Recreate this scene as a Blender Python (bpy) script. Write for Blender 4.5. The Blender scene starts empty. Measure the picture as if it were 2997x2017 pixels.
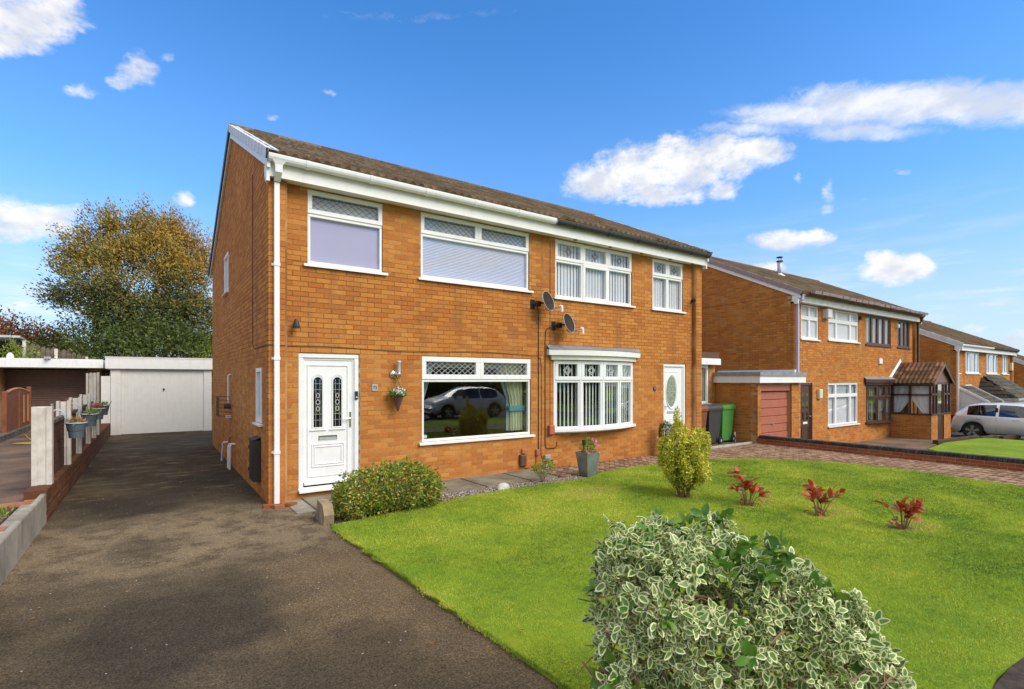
import bpy, bmesh, math, random
import numpy as np
from mathutils import Vector, Matrix
R = math.radians
random.seed(7)
rng = np.random.default_rng(7)
SC = bpy.context.scene
COL = SC.collection

# ---------------------------------------------------------------- camera, sky, sun, exposure
CAM = Vector((-1.352, -7.954, 1.775))
cd = bpy.data.cameras.new('camera'); cam = bpy.data.objects.new('camera', cd); COL.objects.link(cam)
cam.location = CAM; cam.rotation_euler = (R(90), 0, R(-34.85))
cd.sensor_width = 36; cd.lens = 36*1514.5/2997; cd.shift_y = 0.0341
cd.clip_start = 0.05; cd.clip_end = 3000
SC.camera = cam
SC.view_settings.view_transform = 'Standard'; SC.view_settings.look = 'None'
SC.view_settings.gamma = 1; SC.view_settings.use_curve_mapping = False
SC.view_settings.exposure = 1.15
SUN_EL, SUN_AZ = 42, 155          # azimuth clockwise from +Y
SUN_STRENGTH, SKY_STRENGTH = 1.5, 0.10
sd = bpy.data.lights.new('sun', 'SUN'); sun = bpy.data.objects.new('sun', sd); COL.objects.link(sun)
sd.energy = SUN_STRENGTH; sd.angle = R(38); sd.color = (1, 0.93, 0.82)
sdir = Vector((math.sin(R(SUN_AZ))*math.cos(R(SUN_EL)), math.cos(R(SUN_AZ))*math.cos(R(SUN_EL)), math.sin(R(SUN_EL))))
sun.rotation_euler = sdir.to_track_quat('Z', 'Y').to_euler()
sun.location = (0, -20, 30)

CLOUDS = [(-0.145, 0.469, 0.052, 0.031, 0.38, 1), (-0.165, 0.439, 0.026, 0.017, 0.38, 1), (-0.113, 0.496, 0.024, 0.02, 0.37, 0.9), (-0.017, 0.451, 0.023, 0.02, 0.28, 0.75), (-0.036, 0.428, 0.023, 0.01, 0.28, 0.6), (0.023, 0.48, 0.015, 0.009, 0.27, 0.45), (-0.086, 0.404, 0.024, 0.01, 0.3, 0.55), (-0.15, 0.218, 0.052, 0.022, 0.2, 1), (-0.189, 0.213, 0.042, 0.026, 0.21, 1), (-0.108, 0.238, 0.022, 0.013, 0.2, 0.8), (0.047, 0.289, 0.015, 0.013, 0.17, 0.8), (-0.145, 0.106, 0.027, 0.01, 0.1, 0.6), (0.777, 0.357, 0.059, 0.025, -0.06, 1), (0.846, 0.376, 0.06, 0.034, -0.08, 1), (0.932, 0.375, 0.076, 0.038, -0.11, 1), (0.999, 0.38, 0.058, 0.028, -0.14, 1), (1.056, 0.378, 0.041, 0.02, -0.16, 1), (0.878, 0.334, 0.094, 0.019, -0.08, 0.9), (0.992, 0.328, 0.028, 0.021, -0.12, 0.8), (0.917, 0.411, 0.035, 0.012, -0.12, 0.9), (1.049, 0.414, 0.085, 0.012, -0.17, 0.85), (1.135, 0.416, 0.11, 0.021, -0.21, 1.0), (1.231, 0.408, 0.12, 0.028, -0.26, 1.15), (1.32, 0.386, 0.10, 0.027, -0.3, 1.2), (1.40, 0.357, 0.08, 0.022, -0.32, 1.2), (1.202, 0.382, 0.09, 0.016, -0.23, 0.85), (1.157, 0.298, 0.011, 0.026, -0.17, 0.5), (1.154, 0.275, 0.016, 0.011, -0.16, 0.5), (1.116, 0.328, 0.009, 0.016, -0.17, 0.4), (1.093, 0.233, 0.047, 0.014, -0.12, 0.95), (1.135, 0.232, 0.027, 0.012, -0.13, 0.9), (1.242, 0.17, 0.04, 0.02, -0.12, 1), (1.228, 0.185, 0.02, 0.016, -0.13, 1), (1.272, 0.17, 0.018, 0.016, -0.13, 1), (1.066, 0.192, 0.026, 0.009, -0.09, 0.8), (1.336, 0.072, 0.021, 0.01, -0.06, 0.6), (1.384, 0.054, 0.017, 0.017, -0.05, 0.7), (1.253, 0.312, 0.014, 0.006, -0.22, 0.4), (1.205, 0.279, 0.015, 0.006, -0.18, 0.35), (0.271, 0.482, 0.014, 0.006, 0.14, 0.4), (0.175, 0.432, 0.017, 0.006, 0.18, 0.35), (0.387, 0.58, 0.387, 0.009, 0.09, 0.22)]

class NT:
    def __init__(s, nt): s.nt = nt; nt.nodes.clear()
    def n(s, t, **kw):
        nd = s.nt.nodes.new(t); ins = kw.pop('ins', {})
        for a, b in kw.items(): setattr(nd, a, b)
        for a, b in ins.items():
            if hasattr(b, 'is_linked') or hasattr(b, 'links'): s.nt.links.new(b, nd.inputs[a])
            else: nd.inputs[a].default_value = b
        return nd
    def m(s, op, a, b=0.0, c=0.0, clamp=False):
        return s.n('ShaderNodeMath', operation=op, use_clamp=clamp, ins={0: a, 1: b, 2: c}).outputs[0]
    def v(s, op, a, b=(0, 0, 0)):
        nd = s.n('ShaderNodeVectorMath', operation=op, ins={0: a})
        if op == 'SCALE':
            if hasattr(b, 'links'): s.nt.links.new(b, nd.inputs[3])
            else: nd.inputs[3].default_value = b
        elif hasattr(b, 'links'): s.nt.links.new(b, nd.inputs[1])
        else: nd.inputs[1].default_value = b
        return nd.outputs['Value'] if op in ('LENGTH', 'DOT_PRODUCT') else nd.outputs[0]
    def noise(s, vec, scale, detail=3, rough=0.55, col=False):
        nd = s.n('ShaderNodeTexNoise', ins={'Scale': scale, 'Detail': detail, 'Roughness': rough})
        if vec is not None: s.nt.links.new(vec, nd.inputs['Vector'])
        return nd.outputs['Color' if col else 'Fac']
    def ramp(s, fac, stops, interp='LINEAR'):
        nd = s.n('ShaderNodeValToRGB', ins={'Fac': fac}); cr = nd.color_ramp; cr.interpolation = interp
        while len(cr.elements) < len(stops): cr.elements.new(0.5)
        for e, (p, c) in zip(cr.elements, stops):
            e.position = p; e.color = (c[0], c[1], c[2], 1) if len(c) == 3 else c
        return nd.outputs[0]
    def mix(s, f, a, b, mode='MIX'):
        nd = s.n('ShaderNodeMix', data_type='RGBA', blend_type=mode)
        for i, x in ((0, f), (6, a), (7, b)):
            if hasattr(x, 'links'): s.nt.links.new(x, nd.inputs[i])
            else: nd.inputs[i].default_value = (x[0], x[1], x[2], 1) if isinstance(x, (tuple, list)) else x
        return nd.outputs[2]
    def smooth(s, x, a, b, lo=0.0, hi=1.0):
        return s.n('ShaderNodeMapRange', interpolation_type='SMOOTHSTEP', ins={0: x, 1: a, 2: b, 3: lo, 4: hi}).outputs[0]

world = bpy.data.worlds.new('World'); SC.world = world; world.use_nodes = True
W = NT(world.node_tree)
sky = W.n('ShaderNodeTexSky', sky_type='NISHITA', sun_disc=False, sun_elevation=R(SUN_EL), sun_rotation=R(SUN_AZ), altitude=50, air_density=1.0, dust_density=0.6, ozone_density=2.6)
gen = W.n('ShaderNodeTexCoord').outputs['Generated']
dirn = W.v('NORMALIZE', gen)
sp = W.n('ShaderNodeSeparateXYZ', ins={0: dirn})
az = W.m('ARCTAN2', sp.outputs[0], sp.outputs[1]); el = W.m('ARCSINE', sp.outputs[2])
ae = W.n('ShaderNodeCombineXYZ', ins={0: az, 1: el}).outputs[0]
wn = W.v('SUBTRACT', W.noise(dirn, 26, 3, 0.6, True), (0.5, 0.5, 0.5))
ae = W.v('ADD', ae, W.v('MULTIPLY', wn, (0.035, 0.02, 0)))
def field(items, amp=0.42):
    F = None
    for (a0, e0, ra, re, sh, wt) in items:
        p = W.v('SUBTRACT', ae, (a0, e0, 0))
        px = W.n('ShaderNodeSeparateXYZ', ins={0: p})
        yy = W.m('MULTIPLY_ADD', px.outputs[0], -sh, px.outputs[1])
        q = W.m('POWER', W.m('MULTIPLY', px.outputs[0], 1/ra), 2.0)
        yq = W.m('MULTIPLY', yy, 1/re)
        q = W.m('MULTIPLY_ADD', yq, yq, q)
        f = W.m('MULTIPLY_ADD', q, -amp, wt)
        F = f if F is None else W.m('SMOOTH_MAX', F, f, 0.12)
    return F
F = field(CLOUDS[:20]+CLOUDS[26:-1])
F2 = field([(1.045, 0.412, 0.10, 0.010, -0.17, 0.75), (1.135, 0.414, 0.12, 0.018, -0.21, 0.95), (1.231, 0.405, 0.12, 0.024, -0.26, 1.05), (1.32, 0.384, 0.10, 0.024, -0.3, 1.1), (1.41, 0.357, 0.10, 0.022, -0.32, 1.1), (1.20, 0.378, 0.10, 0.013, -0.23, 0.8), (0.387, 0.60, 0.45, 0.012, 0.09, 0.12)], 0.5)
# heavy cloud for the unseen rest of the sky, cover raised to add fill light
daz = W.m('ABSOLUTE', W.m('SUBTRACT', az, 0.6))
outm = W.smooth(W.m('ADD', daz, W.m('MULTIPLY', W.m('MAXIMUM', W.m('SUBTRACT', el, 0.62), 0.0), 4.0)), 1.0, 1.35)
flat = W.v('MULTIPLY', dirn, (1, 1, 2.6))
gf = W.m('MULTIPLY', W.smooth(W.noise(flat, 3.2, 5, 0.6), 0.36, 0.50), outm)
F = W.m('MAXIMUM', F, W.m('MULTIPLY_ADD', gf, 1.2, -0.2))
fine = W.noise(W.v('MULTIPLY', dirn, (1, 1, 1.5)), 34, 6, 0.62)
finer = W.noise(W.v('MULTIPLY', dirn, (1, 1, 2.2)), 90, 4, 0.6)
F = W.m('ADD', F, W.m('MULTIPLY', W.m('SUBTRACT', fine, 0.5), 1.25))
F = W.m('ADD', F, W.m('MULTIPLY', W.m('SUBTRACT', finer, 0.5), 0.5))
cov = W.smooth(F, 0.12, 0.98)
strk = W.noise(W.v('MULTIPLY', W.v('ADD', dirn, W.v('SCALE', wn, 0.05)), (1, 1, 5)), 9, 6, 0.65)
cov = W.m('MAXIMUM', cov, W.m('MULTIPLY', W.smooth(W.m('ADD', F2, W.m('MULTIPLY', W.m('SUBTRACT', strk, 0.5), 1.5)), 0.0, 1.15), 0.88))
# thin streaky haze close to the horizon
streak = W.noise(W.v('MULTIPLY', dirn, (1, 1, 9)), 5.5, 4, 0.6)
lowm = W.smooth(el, 0.32, 0.02)
cov2 = W.m('MULTIPLY', W.smooth(streak, 0.42, 0.75), W.m('MULTIPLY', lowm, 0.75))
cov = W.m('MAXIMUM', cov, cov2)
shade = W.noise(W.v('MULTIPLY', dirn, (1, 1, 1.6)), 16, 4, 0.5)
cloudc = W.mix(W.smooth(shade, 0.36, 0.62), (3.3, 3.5, 3.95), (4.8, 4.75, 4.7))
skyc = W.mix(W.m('ADD', W.smooth(el, 0.62, 0.30, 0.0, 0.08), W.smooth(el, 0.34, 0.0, 0.0, 0.6)), W.v('SCALE', W.mix(1.0, sky.outputs[0], (0.36, 0.82, 1.20), 'MULTIPLY'), W.smooth(el, 0.0, 0.36, 0.70, 1.0)), (3.9, 4.3, 4.8))
hs = W.n('ShaderNodeHueSaturation', ins={'Saturation': 1.0, 'Color': skyc}).outputs[0]
final = W.mix(cov, hs, cloudc)
bg = W.n('ShaderNodeBackground', ins={'Color': final, 'Strength': SKY_STRENGTH})
wo = W.n('ShaderNodeOutputWorld', ins={0: bg.outputs[0]})

# ---------------------------------------------------------------- materials
MATS = {}
def mat(name, fn):
    m = bpy.data.materials.new(name); m.use_nodes = True
    t = NT(m.node_tree); out = fn(t)
    t.n('ShaderNodeOutputMaterial', ins={0: out}); MATS[name] = m; return m
def bsdf(t, color, rough=0.6, metal=0.0, bump=None, bstr=0.3, bdist=0.005, spec=0.5, sss=None, trans=None):
    ins = {'Base Color': color if hasattr(color, 'links') else (*color, 1), 'Roughness': rough, 'Metallic': metal, 'Specular IOR Level': spec}
    p = t.n('ShaderNodeBsdfPrincipled', ins=ins)
    if bump is not None:
        b = t.n('ShaderNodeBump', ins={'Strength': bstr, 'Distance': bdist, 'Height': bump})
        t.nt.links.new(b.outputs[0], p.inputs['Normal'])
    return p.outputs[0]
def wpos(t): return t.n('ShaderNodeNewGeometry').outputs['Position']
def isl(t):
    g = t.n('ShaderNodeNewGeometry').outputs['Random Per Island']; o = t.n('ShaderNodeObjectInfo').outputs['Random']
    return t.m('FRACT', t.m('ADD', g, o))
def plain(name, color, rough=0.5, metal=0.0, var=0.08, scale=6, bstr=0.08, dirt=None, spec=0.5):
    def fn(t):
        P = wpos(t); n = t.noise(P, scale, 5, 0.6)
        c = t.mix(1.0, color, t.ramp(n, [(0.25, (1-var*2,)*3), (0.75, (1+var,)*3)]), 'MULTIPLY')
        if dirt:
            d = t.noise(t.v('MULTIPLY', P, (1, 1, 0.25)), 9, 5, 0.65)
            c = t.mix(t.m('MULTIPLY', t.smooth(d, 0.5, 0.75), dirt[1]), c, dirt[0])
        return bsdf(t, c, rough, metal, t.noise(P, scale*14, 3), bstr, 0.002, spec)
    return mat(name, fn)
def brickmat(name, stops, side=False):
    def fn(t):
        P = wpos(t); r = isl(t)
        big = t.noise(P, 0.55, 3)
        f = t.m('ADD', t.m('MULTIPLY_ADD', r, 0.62, 0.1), t.m('MULTIPLY', t.m('SUBTRACT', big, 0.42), 0.8))
        c = t.ramp(f, stops)
        n = t.noise(P, 30, 6, 0.7); n2 = t.noise(t.v('MULTIPLY', P, (4, 4, 14)), 9, 4, 0.6)
        c = t.mix(1.0, c, t.ramp(n, [(0.3, (0.8, 0.78, 0.76)), (0.7, (1.14, 1.12, 1.1))]), 'MULTIPLY')
        c = t.mix(t.smooth(n2, 0.6, 0.8, 0, 0.35), c, (0.55, 0.3, 0.11))
        st = t.noise(t.v('MULTIPLY', P, (1.4, 1.4, 0.16)), 2.6, 6, 0.65)
        c = t.mix(t.smooth(st, 0.50, 0.74, 0, 0.42), c, (0.19, 0.085, 0.035))
        wh = t.noise(t.v('MULTIPLY', P, (1, 1, 0.7)), 11, 2, 0.5)
        c = t.mix(t.smooth(wh, 0.795, 0.83, 0, 0.8), c, (0.75, 0.68, 0.58))
        return bsdf(t, c, 0.88, 0, t.noise(P, 120, 4, 0.7), 0.35, 0.003, 0.25)
    return mat(name, fn)
brickmat('brick_orange', [(0.0, (0.38, 0.125, 0.030)), (0.25, (0.45, 0.158, 0.035)), (0.5, (0.505, 0.195, 0.043)), (0.75, (0.56, 0.235, 0.053)), (1.0, (0.62, 0.30, 0.08))])
brickmat('brick_brown', [(0.0, (0.20, 0.07, 0.022)), (0.4, (0.30, 0.11, 0.028)), (0.7, (0.38, 0.16, 0.038)), (1.0, (0.46, 0.23, 0.06))])
brickmat('brick_red', [(0.0, (0.22, 0.06, 0.03)), (0.5, (0.32, 0.09, 0.04)), (1.0, (0.38, 0.14, 0.06))])
brickmat('brick_blue', [(0.0, (0.03, 0.028, 0.03)), (0.6, (0.055, 0.05, 0.052)), (1.0, (0.10, 0.085, 0.08))])
def mortar(t):
    P = wpos(t); f = t.noise(P, 60, 4); zz = t.n('ShaderNodeSeparateXYZ', ins={0: P}).outputs[2]
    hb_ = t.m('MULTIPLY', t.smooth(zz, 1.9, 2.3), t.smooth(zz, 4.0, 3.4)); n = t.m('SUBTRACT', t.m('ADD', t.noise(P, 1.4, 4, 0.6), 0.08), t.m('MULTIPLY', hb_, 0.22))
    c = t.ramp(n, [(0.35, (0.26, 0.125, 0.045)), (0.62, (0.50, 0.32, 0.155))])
    c = t.mix(1.0, c, t.ramp(f, [(0.3, (0.8,)*3), (0.7, (1.15,)*3)]), 'MULTIPLY')
    return bsdf(t, c, 0.95, 0, f, 0.4, 0.003, 0.2)
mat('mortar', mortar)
plain('upvc', (0.84, 0.84, 0.83), 0.32, var=0.03, dirt=((0.45, 0.42, 0.33), 0.18))
plain('upvc_cream', (0.82, 0.80, 0.76), 0.38, var=0.03, dirt=((0.5, 0.45, 0.34), 0.18))
plain('verge_grey', (0.68, 0.70, 0.74), 0.5, dirt=((0.3, 0.3, 0.3), 0.3))
plain('verge_red', (0.34, 0.25, 0.25), 0.6, dirt=((0.15, 0.12, 0.1), 0.3))
plain('gutter_dark', (0.03, 0.032, 0.03), 0.5, dirt=((0.1, 0.09, 0.06), 0.3))
plain('dark_plastic', (0.02, 0.02, 0.022), 0.4)
plain('meter_black', (0.028, 0.026, 0.022), 0.45, dirt=((0.1, 0.08, 0.05), 0.3))
plain('brown_plastic', (0.12, 0.055, 0.035), 0.5)
plain('terracotta_plastic', (0.42, 0.13, 0.06), 0.55)
plain('grey_plastic', (0.36, 0.37, 0.38), 0.5)
plain('steel', (0.62, 0.62, 0.60), 0.28, 0.9)
plain('chrome', (0.75, 0.75, 0.73), 0.18, 1.0)
plain('galv', (0.50, 0.51, 0.52), 0.5, 0.25, var=0.12)
plain('planter_metal', (0.27, 0.31, 0.29), 0.4, 0.5, var=0.2, scale=4, dirt=((0.4, 0.42, 0.36), 0.35))
plain('lead', (0.30, 0.32, 0.34), 0.55, 0.2, var=0.15, dirt=((0.14, 0.13, 0.11), 0.5))
plain('came_dark', (0.10, 0.10, 0.11), 0.5, 0.3)
plain('came_light', (0.62, 0.62, 0.60), 0.4, 0.3)
plain('brown_frame', (0.075, 0.03, 0.02), 0.4)
plain('pink_timber', (0.22, 0.11, 0.09), 0.5)
plain('dark_room', (0.035, 0.03, 0.026), 0.9)
plain('blind_lilac', (0.47, 0.44, 0.62), 0.75, var=0.015)
plain('blind_pleat', (0.60, 0.60, 0.72), 0.7, var=0.02)
plain('blind_white', (0.72, 0.71, 0.72), 0.7, var=0.03)
plain('blind_bright', (0.86, 0.86, 0.84), 0.7, var=0.02)
plain('blind_cream', (0.66, 0.63, 0.52), 0.7, var=0.04)
plain('frosted', (0.50, 0.53, 0.54), 0.35, var=0.05)
plain('curtain_cream', (0.68, 0.66, 0.46), 0.85, var=0.06)
plain('curtain_sheer', (0.60, 0.68, 0.72), 0.85, var=0.05)
plain('curtain_teal', (0.10, 0.34, 0.40), 0.8)
plain('concrete', (0.34, 0.31, 0.25), 0.9, var=0.25, scale=3, bstr=0.4, dirt=((0.12, 0.11, 0.07), 0.6))
plain('concrete_pale', (0.50, 0.47, 0.40), 0.85, var=0.15, scale=5, bstr=0.3, dirt=((0.22, 0.20, 0.14), 0.45))
plain('post_paint', (0.62, 0.57, 0.50), 0.75, var=0.12, scale=9, bstr=0.3, dirt=((0.28, 0.24, 0.18), 0.55))
plain('slab_paving', (0.23, 0.195, 0.135), 0.9, var=0.3, scale=2.5, bstr=0.35, dirt=((0.10, 0.08, 0.055), 0.5))
plain('render_white', (0.76, 0.73, 0.68), 0.7, var=0.04, scale=3, bstr=0.15, dirt=((0.45, 0.4, 0.32), 0.2))
plain('garage_door', (0.74, 0.715, 0.655), 0.45, var=0.03, dirt=((0.5, 0.42, 0.32), 0.15))
plain('red_door', (0.42, 0.13, 0.075), 0.5, var=0.08, dirt=((0.3, 0.14, 0.09), 0.3))
plain('fence_brown', (0.10, 0.038, 0.018), 0.8, var=0.3, scale=4, bstr=0.3)
plain('gate_brown', (0.26, 0.085, 0.035), 0.7, var=0.2, scale=5)
plain('gate_rail', (0.48, 0.22, 0.12), 0.7, var=0.15)
plain('weathered_wood', (0.15, 0.12, 0.09), 0.9, var=0.35, scale=5, bstr=0.4)
plain('sleeper', (0.06, 0.035, 0.022), 0.9, var=0.3, bstr=0.4)
plain('bin_black', (0.045, 0.047, 0.045), 0.5, var=0.1)
plain('bin_green', (0.075, 0.27, 0.05), 0.5, var=0.08)
plain('bin_brown', (0.20, 0.07, 0.025), 0.5, var=0.08)
plain('rubber', (0.018, 0.018, 0.018), 0.8)
plain('alloy', (0.5, 0.5, 0.5), 0.3, 0.8)
plain('pot_blue', (0.10, 0.135, 0.165), 0.45, var=0.08)
plain('pot_rim', (0.42, 0.48, 0.52), 0.4)
plain('soil', (0.06, 0.04, 0.028), 0.95, var=0.4, scale=20, bstr=0.8)
plain('bark', (0.15, 0.10, 0.065), 0.9, var=0.35, scale=12, bstr=0.6)
plain('twig', (0.26, 0.16, 0.09), 0.85, var=0.3, scale=16, bstr=0.3)
plain('stone_white', (0.58, 0.56, 0.50), 0.8, var=0.15, bstr=0.3)
plain('stone_edge', (0.36, 0.27, 0.16), 0.9, var=0.3, bstr=0.5)
plain('hose', (0.55, 0.32, 0.04), 0.5)
plain('sign_grey', (0.38, 0.39, 0.38), 0.5)
plain('tarmac', (0.055, 0.052, 0.05), 0.9, var=0.2, scale=2, bstr=0.5)
plain('pavement', (0.20, 0.165, 0.12), 0.9, var=0.2, scale=2, bstr=0.5)
plain('tail_red', (0.4, 0.01, 0.01), 0.2)
plain('headlight', (0.7, 0.72, 0.75), 0.1)
def paint(name, c):
    def fn(t):
        p = t.n('ShaderNodeBsdfPrincipled', ins={'Base Color': (*c, 1), 'Roughness': 0.35, 'Metallic': 0.35, 'Coat Weight': 0.8, 'Coat Roughness': 0.06})
        return p.outputs[0]
    return mat(name, fn)
paint('car_silver', (0.82, 0.80, 0.78)); paint('car_white', (0.78, 0.77, 0.80)); paint('car_blue', (0.02, 0.03, 0.10))
def glassfn(tint, refl=1.0):
    def fn(t):
        P = wpos(t)
        gg = t.n('ShaderNodeNewGeometry'); dt = t.m('ABSOLUTE', t.v('DOT_PRODUCT', gg.outputs['Incoming'], gg.outputs['Normal'])); sch = t.m('MULTIPLY_ADD', t.m('POWER', t.m('SUBTRACT', 1.0, dt, clamp=True), 5.0), 0.96, 0.042)
        b = t.n('ShaderNodeBump', ins={'Strength': 0.04, 'Distance': 0.02, 'Height': t.noise(P, 1.6, 2)})
        g = t.n('ShaderNodeBsdfGlossy', ins={'Color': (1, 1, 1, 1), 'Roughness': 0.0, 'Normal': b.outputs[0]})
        tr = t.n('ShaderNodeBsdfTransparent', ins={'Color': (*tint, 1)})
        f = t.m('MULTIPLY', sch, 1.7*refl, clamp=True)
        mx = t.n('ShaderNodeMixShader', ins={0: f, 1: tr.outputs[0], 2: g.outputs[0]})
        return mx.outputs[0]
    return fn
mat('glass', glassfn((0.90, 0.93, 0.92), 1.0))
mat('glass_blind', glassfn((0.94, 0.95, 0.96), 0.35))
mat('glass_dark', glassfn((0.12, 0.13, 0.13), 1.2))
def roofm(base):
    def fn(t):
        P = wpos(t); r = isl(t)
        c = t.ramp(t.m('ADD', t.m('MULTIPLY', r, 0.5), t.m('MULTIPLY', t.noise(P, 7, 6, 0.7), 0.6)), base)
        moss = t.noise(P, 13, 6, 0.7)
        c = t.mix(t.smooth(moss, 0.48, 0.64, 0, 0.8), c, (0.13, 0.105, 0.045))
        li = t.noise(P, 16, 2, 0.5)
        c = t.mix(t.smooth(li, 0.69, 0.74, 0, 0.85), c, (0.42, 0.40, 0.32))
        return bsdf(t, c, 0.95, 0, t.noise(P, 60, 5, 0.7), 0.9, 0.012, 0.2)
    return fn
mat('roof_tile', roofm([(0.2, (0.085, 0.05, 0.03)), (0.5, (0.16, 0.105, 0.062)), (0.85, (0.25, 0.18, 0.11))]))
mat('roof_tile_brown', roofm([(0.2, (0.08, 0.035, 0.02)), (0.5, (0.13, 0.06, 0.035)), (0.85, (0.30, 0.15, 0.09))]))
mat('roof_tile_grey', roofm([(0.2, (0.04, 0.038, 0.034)), (0.6, (0.085, 0.08, 0.07)), (0.9, (0.14, 0.13, 0.11))]))
def drive(t):
    P = wpos(t)
    a = t.noise(t.v('MULTIPLY', P, (1.0, 1.5, 1)), 0.75, 6, 0.62); b = t.noise(P, 3.2, 6, 0.65); f = t.noise(P, 75, 4, 0.75)
    f2 = t.noise(P, 28, 4, 0.7)
    sx = t.n('ShaderNodeSeparateXYZ', ins={0: t.v('ADD', P, t.v('SCALE', t.v('SUBTRACT', t.noise(P, 0.8, 4, 0.6, True), (0.5, 0.5, 0.5)), 1.8))}); xx, yy = sx.outputs[0], sx.outputs[1]
    c = t.ramp(t.m('ADD', t.m('MULTIPLY', a, 0.5), t.m('MULTIPLY', b, 0.5)), [(0.36, (0.085, 0.066, 0.042)), (0.5, (0.13, 0.098, 0.062)), (0.62, (0.19, 0.14, 0.088))])
    worn = t.m('MULTIPLY', t.smooth(yy, -2.9, -1.4), t.smooth(yy, 0.7, -0.5))
    c = t.mix(t.m('MULTIPLY', worn, t.smooth(b, 0.36, 0.58, 0.25, 0.85)), c, (0.32, 0.24, 0.145))
    edge = t.m('MULTIPLY', t.smooth(xx, -1.1, 0.0), t.smooth(yy, -1.6, -3.0))
    c = t.mix(t.m('MULTIPLY', edge, t.smooth(a, 0.36, 0.6, 0.4, 1.0)), c, (0.215, 0.150, 0.082))
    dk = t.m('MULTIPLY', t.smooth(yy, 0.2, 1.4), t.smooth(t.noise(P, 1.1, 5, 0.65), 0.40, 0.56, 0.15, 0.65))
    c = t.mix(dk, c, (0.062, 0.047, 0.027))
    pale = t.noise(t.v('MULTIPLY', P, (0.7, 1.9, 1)), 1.9, 5, 0.7)
    band = t.m('MULTIPLY', t.smooth(yy, 0.5, 1.5), t.smooth(yy, 12.0, 8.0))
    c = t.mix(t.m('MULTIPLY', t.smooth(pale, 0.54, 0.70, 0, 0.75), band), c, (0.30, 0.24, 0.16))
    wet = t.noise(P, 0.55, 3); dkp = t.m('MULTIPLY', t.smooth(wet, 0.54, 0.66, 0, 0.55), t.smooth(xx, 0.6, -0.6))
    c = t.mix(dkp, c, (0.040, 0.034, 0.025))
    for (ox, oy, rr_, w_) in ((-1.2, -3.6, 0.8, 0.6), (-0.5, -5.2, 0.9, 0.55), (-1.9, -5.6, 0.7, 0.6), (-1.4, 1.2, 1.0, 0.6), (-0.6, 2.6, 0.7, 0.5), (-1.5, -1.1, 0.45, 0.5), (0.0, -4.4, 0.35, 0.35)):
        dd_ = t.v('LENGTH', t.v('MULTIPLY', t.v('SUBTRACT', sx.inputs[0].links[0].from_socket, (ox, oy, 0)), (1, 0.8, 0))); c = t.mix(t.smooth(dd_, rr_, rr_*0.45, 0, w_), c, (0.048, 0.041, 0.031))
    c = t.mix(1.0, c, t.ramp(f2, [(0.3, (0.72,)*3), (0.7, (1.25,)*3)]), 'MULTIPLY')
    c = t.mix(1.0, c, t.ramp(f, [(0.3, (0.25,)*3), (0.5, (0.78,)*3), (0.72, (1.7,)*3)]), 'MULTIPLY')
    vo = t.n('ShaderNodeTexVoronoi', feature='F1', ins={'Scale': 26.0, 'Vector': P})
    vr = t.n('ShaderNodeSeparateColor', ins={0: vo.outputs['Color']}).outputs[0]
    sp_ = t.m('MULTIPLY', t.m('LESS_THAN', vo.outputs['Distance'], 0.16), t.m('GREATER_THAN', vr, 0.965))
    c = t.mix(sp_, c, (0.55, 0.50, 0.42))
    cr = t.n('ShaderNodeTexVoronoi', feature='DISTANCE_TO_EDGE', ins={'Scale': 0.30, 'Vector': t.v('ADD', P, t.v('SCALE', t.noise(P, 2.5, 4, 0.6, True), 0.7))}).outputs['Distance']
    c = t.mix(t.m('MULTIPLY', t.smooth(cr, 0.010, 0.003, 0, 0.6), t.smooth(t.noise(P, 0.5, 2), 0.50, 0.60)), c, (0.03, 0.022, 0.014))
    rr = t.ramp(a, [(0.4, (0.7,)*3), (0.6, (0.95,)*3)])
    p = t.n('ShaderNodeBsdfPrincipled', ins={'Base Color': c, 'Roughness': 0.95, 'Specular IOR Level': 0.12})
    bmp = t.n('ShaderNodeBump', ins={'Strength': 0.9, 'Distance': 0.012, 'Height': t.m('ADD', f, t.m('MULTIPLY', f2, 0.8))})
    t.nt.links.new(bmp.outputs[0], p.inputs['Normal']); return p.outputs[0]
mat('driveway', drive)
def drive2(t):
    P = wpos(t); a = t.noise(P, 1.2, 6, 0.6); f = t.noise(P, 60, 3, 0.7)
    c = t.ramp(a, [(0.35, (0.085, 0.055, 0.035)), (0.5, (0.16, 0.10, 0.06)), (0.65, (0.24, 0.14, 0.085))])
    c = t.mix(1.0, c, t.ramp(f, [(0.3, (0.6,)*3), (0.7, (1.3,)*3)]), 'MULTIPLY')
    return bsdf(t, c, 0.9, 0, f, 0.5, 0.01)
mat('drive_brown', drive2)
def lawnm(t):
    P = wpos(t); a = t.noise(P, 0.7, 5, 0.6); b = t.noise(P, 9, 5, 0.7); f = t.noise(P, 130, 3, 0.7)
    c = t.ramp(t.m('ADD', t.m('MULTIPLY', a, 0.6), t.m('MULTIPLY', b, 0.4)), [(0.35, (0.12, 0.22, 0.014)), (0.5, (0.20, 0.31, 0.018)), (0.62, (0.31, 0.37, 0.025))])
    c = t.mix(1.0, c, t.ramp(f, [(0.3, (0.6,)*3), (0.7, (1.3,)*3)]), 'MULTIPLY')
    s = t.noise(P, 6, 4, 0.8); c = t.mix(t.smooth(s, 0.66, 0.74), c, (0.09, 0.07, 0.03))
    for (qx, qy) in ((5.55, -3.87), (5.81, -4.69), (6.05, -5.54), (5.27, -3.0)):
        d = t.v('LENGTH', t.v('MULTIPLY', t.v('SUBTRACT', P, (qx, qy, 0.0)), (1, 1.3, 0))); c = t.mix(t.smooth(d, 0.26, 0.06, 0, 0.75), c, (0.13, 0.085, 0.035))
    return bsdf(t, c, 0.9, 0, f, 0.6, 0.02, 0.2)
mat('lawn', lawnm)
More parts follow.
